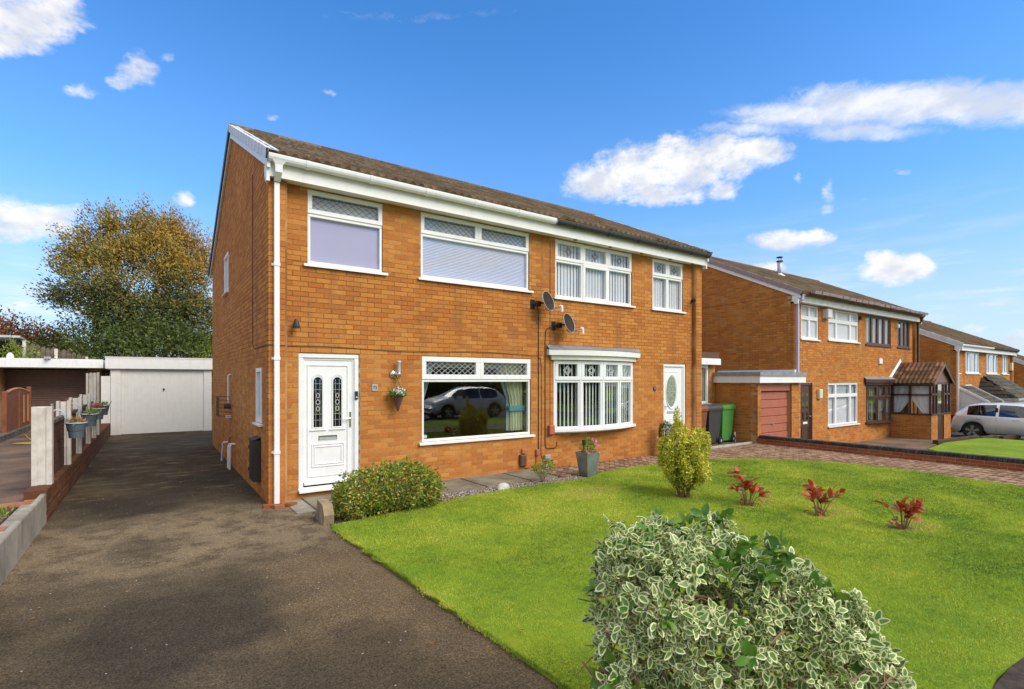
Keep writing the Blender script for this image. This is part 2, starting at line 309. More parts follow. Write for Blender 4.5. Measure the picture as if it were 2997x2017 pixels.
def ground(t):
    P = wpos(t); a = t.noise(P, 0.3, 5, 0.6); f = t.noise(P, 20, 4, 0.7)
    c = t.ramp(a, [(0.35, (0.05, 0.07, 0.02)), (0.6, (0.10, 0.12, 0.03))])
    c = t.mix(1.0, c, t.ramp(f, [(0.3, (0.7,)*3), (0.7, (1.3,)*3)]), 'MULTIPLY')
    return bsdf(t, c, 0.95, 0, f, 0.6, 0.03)
mat('ground', ground)
def blockpave(t):
    P = wpos(t); r = isl(t); a = t.noise(P, 0.8, 5, 0.6); f = t.noise(P, 50, 4, 0.7)
    c = t.ramp(t.m('ADD', t.m('MULTIPLY', r, 0.5), t.m('MULTIPLY', a, 0.5)), [(0.2, (0.18, 0.095, 0.05)), (0.5, (0.31, 0.175, 0.10)), (0.8, (0.43, 0.28, 0.18))])
    c = t.mix(1.0, c, t.ramp(f, [(0.3, (0.75,)*3), (0.7, (1.2,)*3)]), 'MULTIPLY')
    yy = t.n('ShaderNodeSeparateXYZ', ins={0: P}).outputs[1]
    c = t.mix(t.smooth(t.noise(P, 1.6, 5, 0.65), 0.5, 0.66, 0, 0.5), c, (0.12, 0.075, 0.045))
    return bsdf(t, c, 0.9, 0, f, 0.5, 0.004)
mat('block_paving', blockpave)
def leafm(name, stops, rough=0.5, trans=0.25, posfn=None):
    def fn(t):
        P = wpos(t); r = isl(t)
        rw = 0.26 if name == 'grass_blade' else 0.62
        f = t.m('ADD', t.m('MULTIPLY', r, rw), t.m('ADD', t.m('MULTIPLY', t.noise(P, 1.7 if posfn is None else 0.45, 3), 0.55), (0.62-rw)/2))
        if posfn: f = t.m('ADD', f, posfn(t, P))
        c = t.ramp(f, stops)
        p = bsdf(t, c, rough, spec=0.4)
        tl = t.n('ShaderNodeBsdfTranslucent', ins={'Color': c})
        return t.n('ShaderNodeMixShader', ins={0: trans, 1: p, 2: tl.outputs[0]}).outputs[0]
    return mat(name, fn)
def grassf(t, P):      # worn yellow patches and streaks, and darker lush areas
    q = t.n('ShaderNodeSeparateXYZ', ins={0: P}); a = t.m('MULTIPLY', t.m('SUBTRACT', t.noise(P, 0.9, 4, 0.6), 0.5), 0.9)
    b = t.m('MULTIPLY', t.m('SUBTRACT', t.noise(t.v('MULTIPLY', P, (1, 2.5, 1)), 4.0, 4, 0.7), 0.5), 0.5)
    def patch(x, y, r_, w):
        d = t.v('LENGTH', t.v('MULTIPLY', t.v('SUBTRACT', P, (x, y, 0.03)), (1.0, 1.5, 0)))
        return t.m('MULTIPLY', t.smooth(d, r_, r_*0.2), w)
    o = t.m('ADD', a, b)
    for (x, y, r_, w) in ((4.3, -2.1, 0.9, 0.30), (5.3, -3.0, 0.5, 0.25), (5.7, -3.95, 0.55, 0.22), (6.0, -4.8, 0.6, 0.25), (6.3, -5.6, 0.6, 0.28), (3.4, -2.6, 1.6, 0.14), (1.2, -2.4, 1.2, 0.10), (1.9, -4.0, 1.3, -0.06), (5.5, -6.5, 2.2, -0.14), (8.5, -4.5, 2.5, -0.08), (3.6, -4.3, 1.5, 0.08)):
        o = t.m('ADD', o, patch(x, y, r_, w))
    return t.m('SUBTRACT', o, 0.05)
leafm('grass_blade', [(0.22, (0.12, 0.20, 0.022)), (0.43, (0.26, 0.36, 0.034)), (0.60, (0.41, 0.48, 0.046)), (0.8, (0.60, 0.60, 0.08)), (1.0, (0.60, 0.50, 0.15))], 0.7, 0.3, grassf)
leafm('leaf_green', [(0.2, (0.075, 0.16, 0.03)), (0.55, (0.14, 0.26, 0.05)), (0.9, (0.26, 0.38, 0.09))], 0.4)
leafm('leaf_plain', [(0.2, (0.07, 0.17, 0.02)), (0.7, (0.13, 0.28, 0.035)), (1.0, (0.35, 0.42, 0.05))], 0.4)
leafm('leaf_cream', [(0.2, (0.62, 0.64, 0.26)), (0.6, (0.84, 0.84, 0.48)), (1.0, (0.88, 0.85, 0.56))], 0.45)
leafm('leaf_gold', [(0.2, (0.16, 0.26, 0.02)), (0.40, (0.42, 0.46, 0.03)), (0.62, (0.70, 0.62, 0.06)), (0.95, (0.84, 0.78, 0.20))], 0.45)
leafm('leaf_shrub', [(0.15, (0.05, 0.12, 0.014)), (0.40, (0.11, 0.22, 0.025)), (0.58, (0.20, 0.28, 0.028)), (0.76, (0.46, 0.42, 0.05)), (1.0, (0.50, 0.30, 0.12))], 0.35)
leafm('leaf_red', [(0.15, (0.20, 0.035, 0.018)), (0.5, (0.40, 0.06, 0.025)), (0.75, (0.52, 0.13, 0.04)), (1.0, (0.50, 0.06, 0.04))], 0.4)
leafm('leaf_bush', [(0.2, (0.035, 0.058, 0.012)), (0.6, (0.08, 0.115, 0.02)), (1.0, (0.16, 0.18, 0.03))], 0.5)
leafm('leaf_bright', [(0.2, (0.10, 0.20, 0.02)), (0.6, (0.22, 0.30, 0.03)), (1.0, (0.40, 0.36, 0.08))], 0.5)
leafm('leaf_rust', [(0.2, (0.06, 0.085, 0.015)), (0.5, (0.20, 0.10, 0.03)), (0.75, (0.36, 0.12, 0.04)), (1.0, (0.45, 0.06, 0.03))], 0.6)
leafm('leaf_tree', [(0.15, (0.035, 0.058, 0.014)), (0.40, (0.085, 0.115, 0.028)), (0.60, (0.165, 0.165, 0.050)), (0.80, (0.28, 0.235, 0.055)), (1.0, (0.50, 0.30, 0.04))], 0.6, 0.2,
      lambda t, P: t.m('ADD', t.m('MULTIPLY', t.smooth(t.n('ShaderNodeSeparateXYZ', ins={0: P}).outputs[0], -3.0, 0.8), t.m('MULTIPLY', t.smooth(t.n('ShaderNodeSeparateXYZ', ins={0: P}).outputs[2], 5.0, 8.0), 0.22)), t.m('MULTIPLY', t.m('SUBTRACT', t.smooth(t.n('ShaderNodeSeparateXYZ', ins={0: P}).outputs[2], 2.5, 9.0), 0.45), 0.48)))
leafm('petal_white', [(0.0, (0.75, 0.74, 0.80)), (1.0, (0.8, 0.78, 0.84))], 0.5)
leafm('petal_pink', [(0.0, (0.70, 0.10, 0.25)), (0.5, (0.75, 0.12, 0.30)), (1.0, (0.80, 0.55, 0.68))], 0.5)
leafm('dead_leaf', [(0.0, (0.22, 0.09, 0.03)), (1.0, (0.50, 0.30, 0.12))], 0.8)

# ---------------------------------------------------------------- mesh helpers
class MB:
    def __init__(s): s.v = []; s.f = []; s.m = []
    def add(s, vs, fs, mi=0):
        o = len(s.v); s.v += [tuple(p) for p in vs]; s.f += [tuple(i+o for i in f) for f in fs]; s.m += [mi]*len(fs); return s
    def box(s, x0, x1, y0, y1, z0, z1, mi=0):
        return s.add([(x0,y0,z0),(x1,y0,z0),(x1,y1,z0),(x0,y1,z0),(x0,y0,z1),(x1,y0,z1),(x1,y1,z1),(x0,y1,z1)],
                     [(3,2,1,0),(4,5,6,7),(0,1,5,4),(1,2,6,5),(2,3,7,6),(3,0,4,7)], mi)
    def cbox(s, x0, x1, y0, y1, z0, z1, c=0.006, mi=0):      # box with its -Y face chamfered
        return s.add([(x0,y1,z0),(x1,y1,z0),(x1,y1,z1),(x0,y1,z1),(x0,y0+c,z0),(x1,y0+c,z0),(x1,y0+c,z1),(x0,y0+c,z1),
                      (x0+c,y0,z0+c),(x1-c,y0,z0+c),(x1-c,y0,z1-c),(x0+c,y0,z1-c)],
                     [(0,3,2,1),(0,1,5,4),(1,2,6,5),(2,3,7,6),(3,0,4,7),(4,5,9,8),(5,6,10,9),(6,7,11,10),(7,4,8,11),(8,9,10,11)], mi)
    def prism(s, poly, a, b, axis='y', mi=0):               # poly in the two other axes, extruded from a to b
        n = len(poly)
        def P(p, t):
            return {'x': (t, p[0], p[1]), 'y': (p[0], t, p[1]), 'z': (p[0], p[1], t)}[axis]
        vs = [P(p, a) for p in poly]+[P(p, b) for p in poly]
        fs = [tuple(range(n)), tuple(range(2*n-1, n-1, -1))]+[(i, i+n, (i+1) % n+n, (i+1) % n) for i in range(n)]
        return s.add(vs, fs, mi)
    def tube(s, pts, r, n=6, mi=0, cap=True):
        pts = [Vector(p) for p in pts]; rs = r if isinstance(r, (list, tuple)) else [r]*len(pts); rings = []
        prev = None
        for i, p in enumerate(pts):
            d = (pts[min(i+1, len(pts)-1)]-pts[max(i-1, 0)]).normalized()
            a = Vector((0, 0, 1)) if abs(d.z) < 0.95 else Vector((1, 0, 0))
            if prev is not None: a = prev
            u = d.cross(a).normalized(); w = u.cross(d).normalized(); prev = w
            rings.append([p+(u*math.cos(2*math.pi*k/n)+w*math.sin(2*math.pi*k/n))*rs[i] for k in range(n)])
        vs = [q for rg in rings for q in rg]; fs = []
        for i in range(len(rings)-1):
            for k in range(n): fs.append((i*n+k, i*n+(k+1) % n, (i+1)*n+(k+1) % n, (i+1)*n+k))
        if cap: fs += [tuple(range(n-1, -1, -1)), tuple(range((len(rings)-1)*n, len(rings)*n))]
        return s.add(vs, fs, mi)
    def lathe(s, prof, c=(0, 0, 0), n=16, mi=0, sx=1, sy=1):  # prof [(r,z)]
        vs = [(c[0]+r*math.cos(2*math.pi*k/n)*sx, c[1]+r*math.sin(2*math.pi*k/n)*sy, c[2]+z) for r, z in prof for k in range(n)]
        fs = [(i*n+k, i*n+(k+1) % n, (i+1)*n+(k+1) % n, (i+1)*n+k) for i in range(len(prof)-1) for k in range(n)]
        return s.add(vs, fs, mi)
    def mesh(s, name, mats, smooth=False):
        me = bpy.data.meshes.new(name); me.from_pydata(s.v, [], s.f)
        for m_ in ([mats] if isinstance(mats, str) else mats): me.materials.append(MATS[m_])
        if any(s.m): me.polygons.foreach_set('material_index', s.m)
        if smooth: me.polygons.foreach_set('use_smooth', [True]*len(s.f))
        me.update(); return me
    def build(s, name, mats, parent=None, smooth=False, **kw):
        return link(name, s.mesh(name, mats, smooth), parent, **kw)
def link(name, me, parent=None, loc=None, rot=None, **kw):
    o = bpy.data.objects.new(name, me); COL.objects.link(o)
    if parent is not None: o.parent = parent
    if loc is not None: o.location = loc
    if rot is not None: o.rotation_euler = rot
    for k, v_ in kw.items(): o[k] = v_
    return o
def thing(name, label, cat, loc=(0, 0, 0), rotz=0, group=None):
    o = bpy.data.objects.new(name, None); COL.objects.link(o); o.empty_display_size = 0.2
    o.location = loc; o.rotation_euler = (0, 0, rotz); o['label'] = label; o['category'] = cat
    if group: o['group'] = group
    return o
def tag(o, label, cat, group=None):
    o['label'] = label; o['category'] = cat
    if group: o['group'] = group
    return o
def npmesh(name, V, Fc, mats, mi=None, smooth=False):
    me = bpy.data.meshes.new(name); V = np.asarray(V, np.float32); Fc = np.asarray(Fc, np.int32); k = Fc.shape[1]
    me.vertices.add(len(V)); me.vertices.foreach_set('co', V.ravel())
    me.loops.add(Fc.size); me.loops.foreach_set('vertex_index', Fc.ravel())
    me.polygons.add(len(Fc)); me.polygons.foreach_set('loop_start', np.arange(0, Fc.size, k, dtype=np.int32))
    me.polygons.foreach_set('loop_total', np.full(len(Fc), k, np.int32))
    for m_ in ([mats] if isinstance(mats, str) else mats): me.materials.append(MATS[m_])
    if mi is not None: me.polygons.foreach_set('material_index', np.asarray(mi, np.int32))
    me.polygons.foreach_set('use_smooth', np.full(len(Fc), bool(smooth)))
    me.update(calc_edges=True); return me
def unit(a): return a/np.maximum(np.linalg.norm(a, axis=1, keepdims=True), 1e-9)
def leaf_arrays(P, Dd, Nn, L, Wd, fold=0.15):
    Dd = unit(Dd); S = unit(np.cross(Dd, Nn)); Nn = np.cross(S, Dd); L = L[:, None]; Wd = Wd[:, None]
    V = np.stack([P, P+Dd*L*0.45+S*Wd*0.5+Nn*Wd*fold, P+Dd*L, P+Dd*L*0.45-S*Wd*0.5+Nn*Wd*fold], 1)
    b = np.arange(len(P))[:, None]*4
    return V.reshape(-1, 3), b+np.array([[0, 1, 2, 3]])
def scatter_leaves(name, P, out, L, W_, mt, parent, wind=None, **kw):
    n = len(P); d = unit(out*0.7+rng.normal(size=(n, 3))*0.8+(0 if wind is None else np.array(wind)))
    nn = unit(out+rng.normal(size=(n, 3))*0.6)
    l = L*(0.65+0.7*rng.random(n)); w_ = W_*(0.65+0.7*rng.random(n))
    V, Fc = leaf_arrays(P, d, nn, l, w_)
    return link(name, npmesh(name, V, Fc, mt), parent, **kw)
def blob_points(blobs, n, shell=0.45, clump=0.35, seed=1):
    """points in the outer shell of a union of ellipsoids, gathered into clumps; blobs (cx,cy,cz,rx,ry,rz)"""
    g = np.random.default_rng(seed); B = np.array(blobs, float); vol = (B[:, 3]*B[:, 4]*B[:, 5])**(2/3)
    ch = g.choice(len(B), n*2, p=vol/vol.sum()); u = unit(g.normal(size=(n*2, 3)))
    r = 1-shell*g.random(n*2)**1.6
    u2 = np.sin(u*7+ch[:, None]*1.7); r = r*(1+clump*0.25*(u2[:, 0]*u2[:, 1]+u2[:, 2]*np.sin(u[:, 0]*13)))
    r = r*(1+0.10*g.normal(size=n*2)*clump)
    P = B[ch, :3]+u*r[:, None]*B[ch, 3:]
    inside = np.zeros(n*2, int)
    for b in B: inside += (((P-b[:3])/b[3:])**2).sum(1) < 0.5
    k = inside == 0
    return P[k][:n], u[k][:n]

# ---------------------------------------------------------------- terrain, road, sky-high horizon
def terr(x, y):
    X = [-300, 12.33, 12.45, 24.6, 25.6, 28.6, 29.3, 39.8, 44, 130, 700]; Z = [0, 0, -0.44, -0.5, -0.69, -0.75, -1.45, -1.52, -2.2, -7, -10]
    z = float(np.interp(x, X, Z)); t = min(max((y-15)/11, 0), 1); z += 1.7*t*t*(3-2*t)
    if y < -7.1:
        s = min((-7.1-y)/1.0, 1); zr = float(np.interp(x, [-300, 12, 60, 700], [-0.02, -0.1, -2.4, -10])); z = z*(1-s)+zr*s
    return z-0.012
xs = [-700, -200, -60, -25, -12, -8, -5, -2.5, 0, 3, 6, 9, 12.3, 12.36, 12.44, 12.5, 14, 17, 20, 24.6, 25.1, 25.6, 28.6, 29, 29.3, 32, 36, 39.8, 42, 44, 60, 90, 130, 250, 700]
ys = [-700, -200, -60, -30, -20, -14, -10, -8.1, -7.6, -7.1, -4, 0, 4, 8, 12, 15, 16, 17, 18, 19, 20, 21, 22, 23, 24, 25, 26, 30, 60, 200, 700]
g = MB(); g.v = [(x, y, terr(x, y)) for y in ys for x in xs]; nx = len(xs)
g.f = [(j*nx+i, j*nx+i+1, (j+1)*nx+i+1, (j+1)*nx+i) for j in range(len(ys)-1) for i in range(nx-1)]; g.m = [0]*len(g.f)
g.build('ground', 'ground', kind='structure')
def sheet(name, poly, z0, z1, mt, parent=None, **kw):
    return MB().prism(poly, z0, z1, 'z').build(name, mt, parent, **kw)
sheet('pavement', [(-40, -9), (12, -9), (12, -7.15), (-40, -7.15)], -0.1, 0.0, 'pavement', kind='structure')
sheet('grass_verge', [(-40, -12), (60, -12), (60, -9.0), (-40, -9.0)], -0.1, -0.004, 'lawn', kind='structure')
sheet('road', [(-60, -18), (70, -18), (70, -12.1), (-60, -12.1)], -0.5, -0.06, 'tarmac', kind='structure')
kb = MB().box(-60, 70, -12.1, -12.0, -0.3, 0.02).box(-60, 70, -18.1, -18.0, -0.3, 0.02); kb.build('kerb', 'concrete', kind='structure')
sheet('opposite_lawn', [(-60, -60), (70, -60), (70, -18.1), (-60, -18.1)], -0.5, 0.0, 'lawn', kind='structure')

# driveway sheet between boundary wall and lawn
dv = MB(); gx = np.linspace(-2.44, 0.62, 14); gy = np.linspace(-7.15, 12.85, 60)
dv.v = [(x, y, 0.002) for y in gy for x in gx]; dv.f = [(j*14+i, j*14+i+1, (j+1)*14+i+1, (j+1)*14+i) for j in range(59) for i in range(13)]; dv.m = [0]*len(dv.f)
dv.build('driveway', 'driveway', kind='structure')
sheet('neighbour_driveway', [(-12, -7.1), (-2.66, -7.1), (-2.66, 14.9), (-12, 14.9)], -0.2, 0.27, 'drive_brown', kind='structure')

# ---------------------------------------------------------------- bricks
BRK = {}
def brickmesh(w, d, h, mt):
    k = (round(w, 3), round(d, 3), round(h, 3), mt)
    if k not in BRK: BRK[k] = MB().box(0, w, 0, d, 0, h).mesh('brick', mt)
    return BRK[k]
def brick_cells(u0, u1, z0, z1, openings=(), top=None, phase=0.0, pitch=0.225, course=0.075, j=0.01):
    out = []; k0 = int(math.floor(z0/course+1e-6)); k = k0
    while k*course < z1-0.01:
        a, b = max(k*course, z0)+j/2, min((k+1)*course, z1)-j/2
        s = u0+phase-pitch-(pitch/2 if k % 2 else 0)
        if phase < 1e-6 and k % 2 == 0: s = u0
        lo, hi = u0, u1
        if top:
            lo, hi = top(b, u0, u1)
        while s < hi:
            L_, R_ = max(s+j/2, lo), min(s+pitch-j/2, hi); full = abs(R_-L_-(pitch-j)) < 1e-3
            segs = [(L_, R_, a, b)] if R_-L_ > 0.02 and b-a > 0.012 else []
            for (ox0, ox1, oz0, oz1) in openings:
                ns = []
                for (p, q, c, d) in segs:
                    if q <= ox0 or p >= ox1 or d <= oz0+0.004 or c >= oz1-0.004: ns.append((p, q, c, d)); continue
                    full = False
                    if min(d, oz1)-max(c, oz0) < 0.035:
                        c2, d2 = (c, oz0) if oz0 > c else (oz1, d)
                        if d2-c2 > 0.012: ns.append((p, q, c2, d2))
                        continue
                    if ox0-p > 0.015: ns.append((p, ox0, c, d))
                    if q-ox1 > 0.015: ns.append((ox1, q, c, d))
                segs = ns
            out += [(p, q, c, d, full and len(segs) == 1 and abs(d-c-(course-j)) < 1e-3) for (p, q, c, d) in segs]
            s += pitch
        k += 1
    return out
def place_bricks(cells, frame, parent, mt, base, maxparts=300, depth=0.03, name='brick', stuffname='brickwork'):
    """frame(u,z)->(origin, axis u, inward axis) ; cells with fid. nearest full ones become parts, the rest one mesh"""
    camv = np.array(CAM)-np.array(base); full = []; rest = []
    for c in cells:
        p, q, a, b, f, fr = c
        if f and maxparts:
            o, au, ai = fr; ctr = np.array(o)+np.array(au)*(p+q)/2+np.array((0, 0, (a+b)/2)); d = camv-ctr; ds = np.linalg.norm(d)
            n_ = -np.array(ai); full.append((abs(d@n_)/ds**3 if d@n_ > 0 else 0, c))
        else: rest.append(c)
    full.sort(key=lambda t_: -t_[0]); rest += [c for _, c in full[maxparts:]]
    for _, (p, q, a, b, f, fr) in full[:maxparts]:
        o, au, ai = fr; me = brickmesh(q-p, depth, b-a, mt)
        pos = Vector(o)+Vector(au)*p+Vector((0, 0, a))+Vector(ai)*random.uniform(-0.0018, 0.0018)
        ang = math.atan2(au[1], au[0])
        if abs((Matrix.Rotation(ang, 3, 'Z') @ Vector((0, 1, 0))).dot(Vector(ai))-1) > 0.01:
            pos = pos+Vector(au)*(q-p); ang += math.pi
        link(name, me, parent, loc=pos, rot=(0, 0, ang))
    if rest:
        n = len(rest); arr = np.array([[r[0], r[1], r[2], r[3]] for r in rest])
        O = np.array([r[5][0] for r in rest], float); U = np.array([r[5][1] for r in rest], float); I = np.array([r[5][2] for r in rest], float)
        off = rng.uniform(-0.0018, 0.0018, n); V = []
        for (du, di, dz) in ((0,0,2),(1,0,2),(1,1,2),(0,1,2),(0,0,3),(1,0,3),(1,1,3),(0,1,3)):
            V.append(O+U*arr[:, du][:, None]+I*(off+di*depth)[:, None]+np.array([0, 0, 1])*arr[:, dz][:, None])
        V = np.stack(V, 1).reshape(-1, 3)
        fc = np.array([(4,5,6,7),(0,1,5,4),(1,2,6,5),(3,0,4,7),(3,2,1,0)])
        Fc = (np.arange(n)[:, None, None]*8+fc[None]).reshape(-1, 4)
        link(stuffname, npmesh(stuffname, V, Fc, mt), parent, kind='stuff')
JR = 0.0045
def wall_slab(mb, breaks_u, breaks_z, openings, frame, thick=0.1):
    """mortar backing with real openings"""
    o, au, ai = [Vector(t_) for t_ in frame]
    us = sorted(set([round(x, 4) for x in breaks_u]+[round(x, 4) for op in openings for x in op[:2]])); zs = sorted(set([round(x, 4) for x in breaks_z]+[round(x, 4) for op in openings for x in op[2:]]))
    for i in range(len(zs)-1):
        run = None
        def flush(run):
            if run:
                vs = [o+au*u+ai*d+Vector((0, 0, z)) for z in (zs[i], zs[i+1]) for (u, d) in ((run[0], JR), (run[1], JR), (run[1], thick), (run[0], thick))]
                mb.add(vs, [(0,1,5,4),(1,2,6,5),(2,3,7,6),(3,0,4,7),(3,2,1,0),(4,5,6,7)])
        for k in range(len(us)-1):
            mu, mz = (us[k]+us[k+1])/2, (zs[i]+zs[i+1])/2
            hole = any(a < mu < b and c < mz < d for a, b, c, d in openings)
            if hole: flush(run); run = None
            else: run = (run[0], us[k+1]) if run else (us[k], us[k+1])
        flush(run)

# ---------------------------------------------------------------- windows and doors
def clipseg(x0, y0, x1, y1, rx0, rx1, rz0, rz1):
    t0, t1 = 0.0, 1.0; dx, dy = x1-x0, y1-y0
    for p, q in ((-dx, x0-rx0), (dx, rx1-x0), (-dy, y0-rz0), (dy, rz1-y0)):
        if abs(p) < 1e-9:
            if q < 0: return None
        else:
            r = q/p
            if p < 0: t0 = max(t0, r)
            else: t1 = min(t1, r)
    return (x0+dx*t0, y0+dy*t0, x0+dx*t1, y0+dy*t1) if t0 < t1 else None
def bar(mb, x0, z0, x1, z1, y, w=0.006, d=0.004, mi=0):
    L_ = math.hypot(x1-x0, z1-z0)
    if L_ < 1e-4: return
    nx_, nz_ = -(z1-z0)/L_*w/2, (x1-x0)/L_*w/2
    mb.prism([(x0+nx_, z0+nz_), (x1+nx_, z1+nz_), (x1-nx_, z1-nz_), (x0-nx_, z0-nz_)], y-d, y, 'y')
def window(parent, x0, x1, z0, z1, lights, y=0.125, fm='upvc', sill=True, sillm='upvc', local=None, gm='glass'):
    """lights: (x0,x1,z0,z1,frame thickness,proud,pattern)"""
    fb = MB(); gb = MB(); lb = MB()
    for (a, b, c, d, t, pr, pat) in lights:
        yy = y-pr; e = 0.0015
        fb.cbox(a, b, yy, y+0.06, c, c+t); fb.cbox(a, b, yy, y+0.06, d-t, d)
        fb.cbox(a, a+t, yy+e, y+0.059, c+t, d-t); fb.cbox(b-t, b, yy+e, y+0.059, c+t, d-t)
        gb.box(a+t-0.004, b-t+0.004, y+0.016, y+0.020, c+t-0.004, d-t+0.004)
        ga, gb_, gc, gd = a+t, b-t, c+t, d-t
        if pat and pat.startswith('lattice'):
            st = 0.115; h = gd-gc; sl = 1.35
            k = ga-h*sl
            while k < gb_:
                s_ = clipseg(k, gc, k+h*sl*1.0, gd, ga, gb_, gc, gd)
                if s_: bar(lb, *s_, y+0.0155)
                s_ = clipseg(k, gd, k+h*sl*1.0, gc, ga, gb_, gc, gd)
                if s_: bar(lb, *s_, y+0.0155)
                k += st
        elif pat == 'diamond':
            cx_, cz_ = (ga+gb_)/2, (gc+gd)/2; r1 = min((gb_-ga), (gd-gc))*0.33
            for r_ in (r1, r1*0.62):
                P_ = [(cx_-r_*0.85, cz_), (cx_, cz_+r_), (cx_+r_*0.85, cz_), (cx_, cz_-r_)]
                for i in range(4): bar(lb, *P_[i], *P_[(i+1) % 4], y+0.0155, 0.01)
            bar(lb, ga, cz_, cx_-r1*0.85, cz_, y+0.0155, 0.003); bar(lb, cx_+r1*0.85, cz_, gb_, cz_, y+0.0155, 0.003)
    f = fb.build('window', fm, parent)
    g_ = gb.build('pane', gm, f)
    if lb.v: lb.build('leading', 'came_dark' if gm == 'glass_blind' else 'came_light', f)
    if sill:
        s_ = MB().prism([(0.062, z0-0.032), (0.062, z0-0.008), (y+0.05, z0+0.003), (y+0.05, z0-0.032)], x0-0.06, x1+0.075, 'x')
        s_.box(x0-0.06, x1+0.075, 0.050, 0.0615, z0-0.047, z0-0.008)
        s_.build('sill', sillm, f)
    return f
def roller(f, x0, x1, z0, z1, mt, y=0.17): MB().box(x0, x1, y, y+0.004, z0, z1).build('blind', mt, f)
def pleated(f, x0, x1, z0, z1, mt, y=0.172, pitch=0.026):
    b = MB(); n = int((z1-z0)/pitch); zs = [z0+(z1-z0)*i/(2*n) for i in range(2*n+1)]
    b.v = [(x, y+(0.0035 if i % 2 else -0.0035), z) for i, z in enumerate(zs) for x in (x0, x1)]
    b.f = [(2*i, 2*i+1, 2*i+3, 2*i+2) for i in range(2*n)]; b.m = [0]*len(b.f); b.build('blind', mt, f)
def vertical(f, x0, x1, z0, z1, mt, y=0.2, pitch=0.085, w=0.08, ang=35, dy=None):
    b = MB(); x = x0+pitch/2
    while x < x1:
        a = R(ang+random.uniform(-4, 4)); yo = y if dy is None else y+dy(x)
        cx_, sx_ = math.cos(a)*w/2, math.sin(a)*w/2
        b.add([(x-cx_, yo-sx_, z0+0.01), (x+cx_, yo+sx_, z0+0.01), (x+cx_, yo+sx_, z1), (x-cx_, yo-sx_, z1)], [(0, 1, 2, 3)])
        b.box(x-0.012, x+0.012, yo-0.002, yo+0.002, z0-0.004, z0+0.012)
        x += pitch
    b.build('blind', mt, f)
def curtain(f, pts_top, z1, z0, prof, mt, y=0.26, name='curtain'):
    """prof(v)->(xa,xb) at v=0 top..1 bottom"""
    n, m_ = 14, 28; V = []
    for j_ in range(n+1):
        v_ = j_/n; a, b = prof(v_)
        for i in range(m_+1):
            u = i/m_; V.append((a+(b-a)*u, y+0.03*math.sin(u*m_*0.9)*(0.4+0.6*min(1, (b-a)*3)), z1+(z0-z1)*v_))
    mb = MB(); mb.v = V; mb.f = [(j_*(m_+1)+i, j_*(m_+1)+i+1, (j_+1)*(m_+1)+i+1, (j_+1)*(m_+1)+i) for j_ in range(n) for i in range(m_)]; mb.m = [0]*len(mb.f)
    return mb.build(name, mt, f, smooth=True)
def text_mesh(s, size, depth=0.002):
    c = bpy.data.curves.new('t', 'FONT'); c.body = s; c.size = size; c.extrude = depth; c.align_x = 'CENTER'; c.align_y = 'CENTER'
    o = bpy.data.objects.new('t', c); COL.objects.link(o); bpy.context.view_layer.update()
    me = bpy.data.meshes.new_from_object(o.evaluated_get(bpy.context.evaluated_depsgraph_get()))
    bpy.data.objects.remove(o); bpy.data.curves.remove(c); return me

# ---------------------------------------------------------------- house template (local: x along the front, y into depth, z from its ground)
PITCH = 0.479; EY, EZ = -0.22, 4.893; RY = 3.95; DEPTH = 8.2
def zt(y): return EZ+PITCH*(y-EY) if y <= RY else EZ+PITCH*(RY-EY)-PITCH*(y-RY)*0.985
TILE = None
def tile_mesh(mt):
    W_, Lg = 0.295, 0.405; prof = []
    for i in range(11):
        u = i/10; h = 0.0
        for c in (0.24, 0.74):
            d = (u-c)/0.17
            if abs(d) < 1: h = max(h, 0.046*math.cos(d*math.pi/2))
        prof.append((u*W_, h))
    mb = MB(); n = len(prof)
    mb.v = [(x, 0, h+0.022) for x, h in prof]+[(x, Lg, h+0.010) for x, h in prof]+[(x, 0.0, 0.0) for x, h in prof]
    mb.f = [(i, i+1, n+i+1, n+i) for i in range(n-1)]+[(2*n+i, 2*n+i+1, i+1, i) for i in range(n-1)]+[(0, n, 2*n), (n-1, 2*n+n-1, 2*n-1)]; mb.m = [0]*len(mb.f)
    return mb.mesh('tile', mt)
def tiles(parent, x0, x1, mt='roof_tile', parts=True, y0=EY, yr=RY, gauge=0.345, z_of=None, wx=0.3):
    me = tile_mesh(mt); ang = math.atan(PITCH); L_ = (yr-y0)/math.cos(ang); rows = int(L_/gauge)+1; n = int(round((x1-x0)/wx)); w = (x1-x0)/n
    objs = []
    for r_ in range(rows):
        d = r_*gauge
        if d > L_-0.1: break
        y = y0+d*math.cos(ang); z = zt(y)
        for i in range(n):
            objs.append(((x0+i*w, y, z+random.uniform(-0.002, 0.003)), (ang+0.02+random.uniform(-0.006, 0.006), 0, random.uniform(-0.006, 0.006)), w/0.295, min(1, (L_-d)/0.405)))
    if parts:
        for loc, rot, sx, sy in objs:
            o = link('tile', me, parent, loc=loc, rot=rot); o.scale = (sx, sy, 1)
    else:
        V0 = np.array([v_.co[:] for v_ in me.vertices]); polys = [list(p.vertices) for p in me.polygons]; mb = MB()
        for loc, rot, sx, sy in objs:
            M_ = Matrix.Translation(loc) @ Matrix.Rotation(rot[2], 4, 'Z') @ Matrix.Rotation(rot[0], 4, 'X') @ Matrix.Diagonal((sx, sy, 1, 1))
            A = np.array(M_); V = V0 @ A[:3, :3].T+A[:3, 3]; mb.add([tuple(v_) for v_ in V], polys)
        mb.build('tiles', mt, parent, kind='stuff')
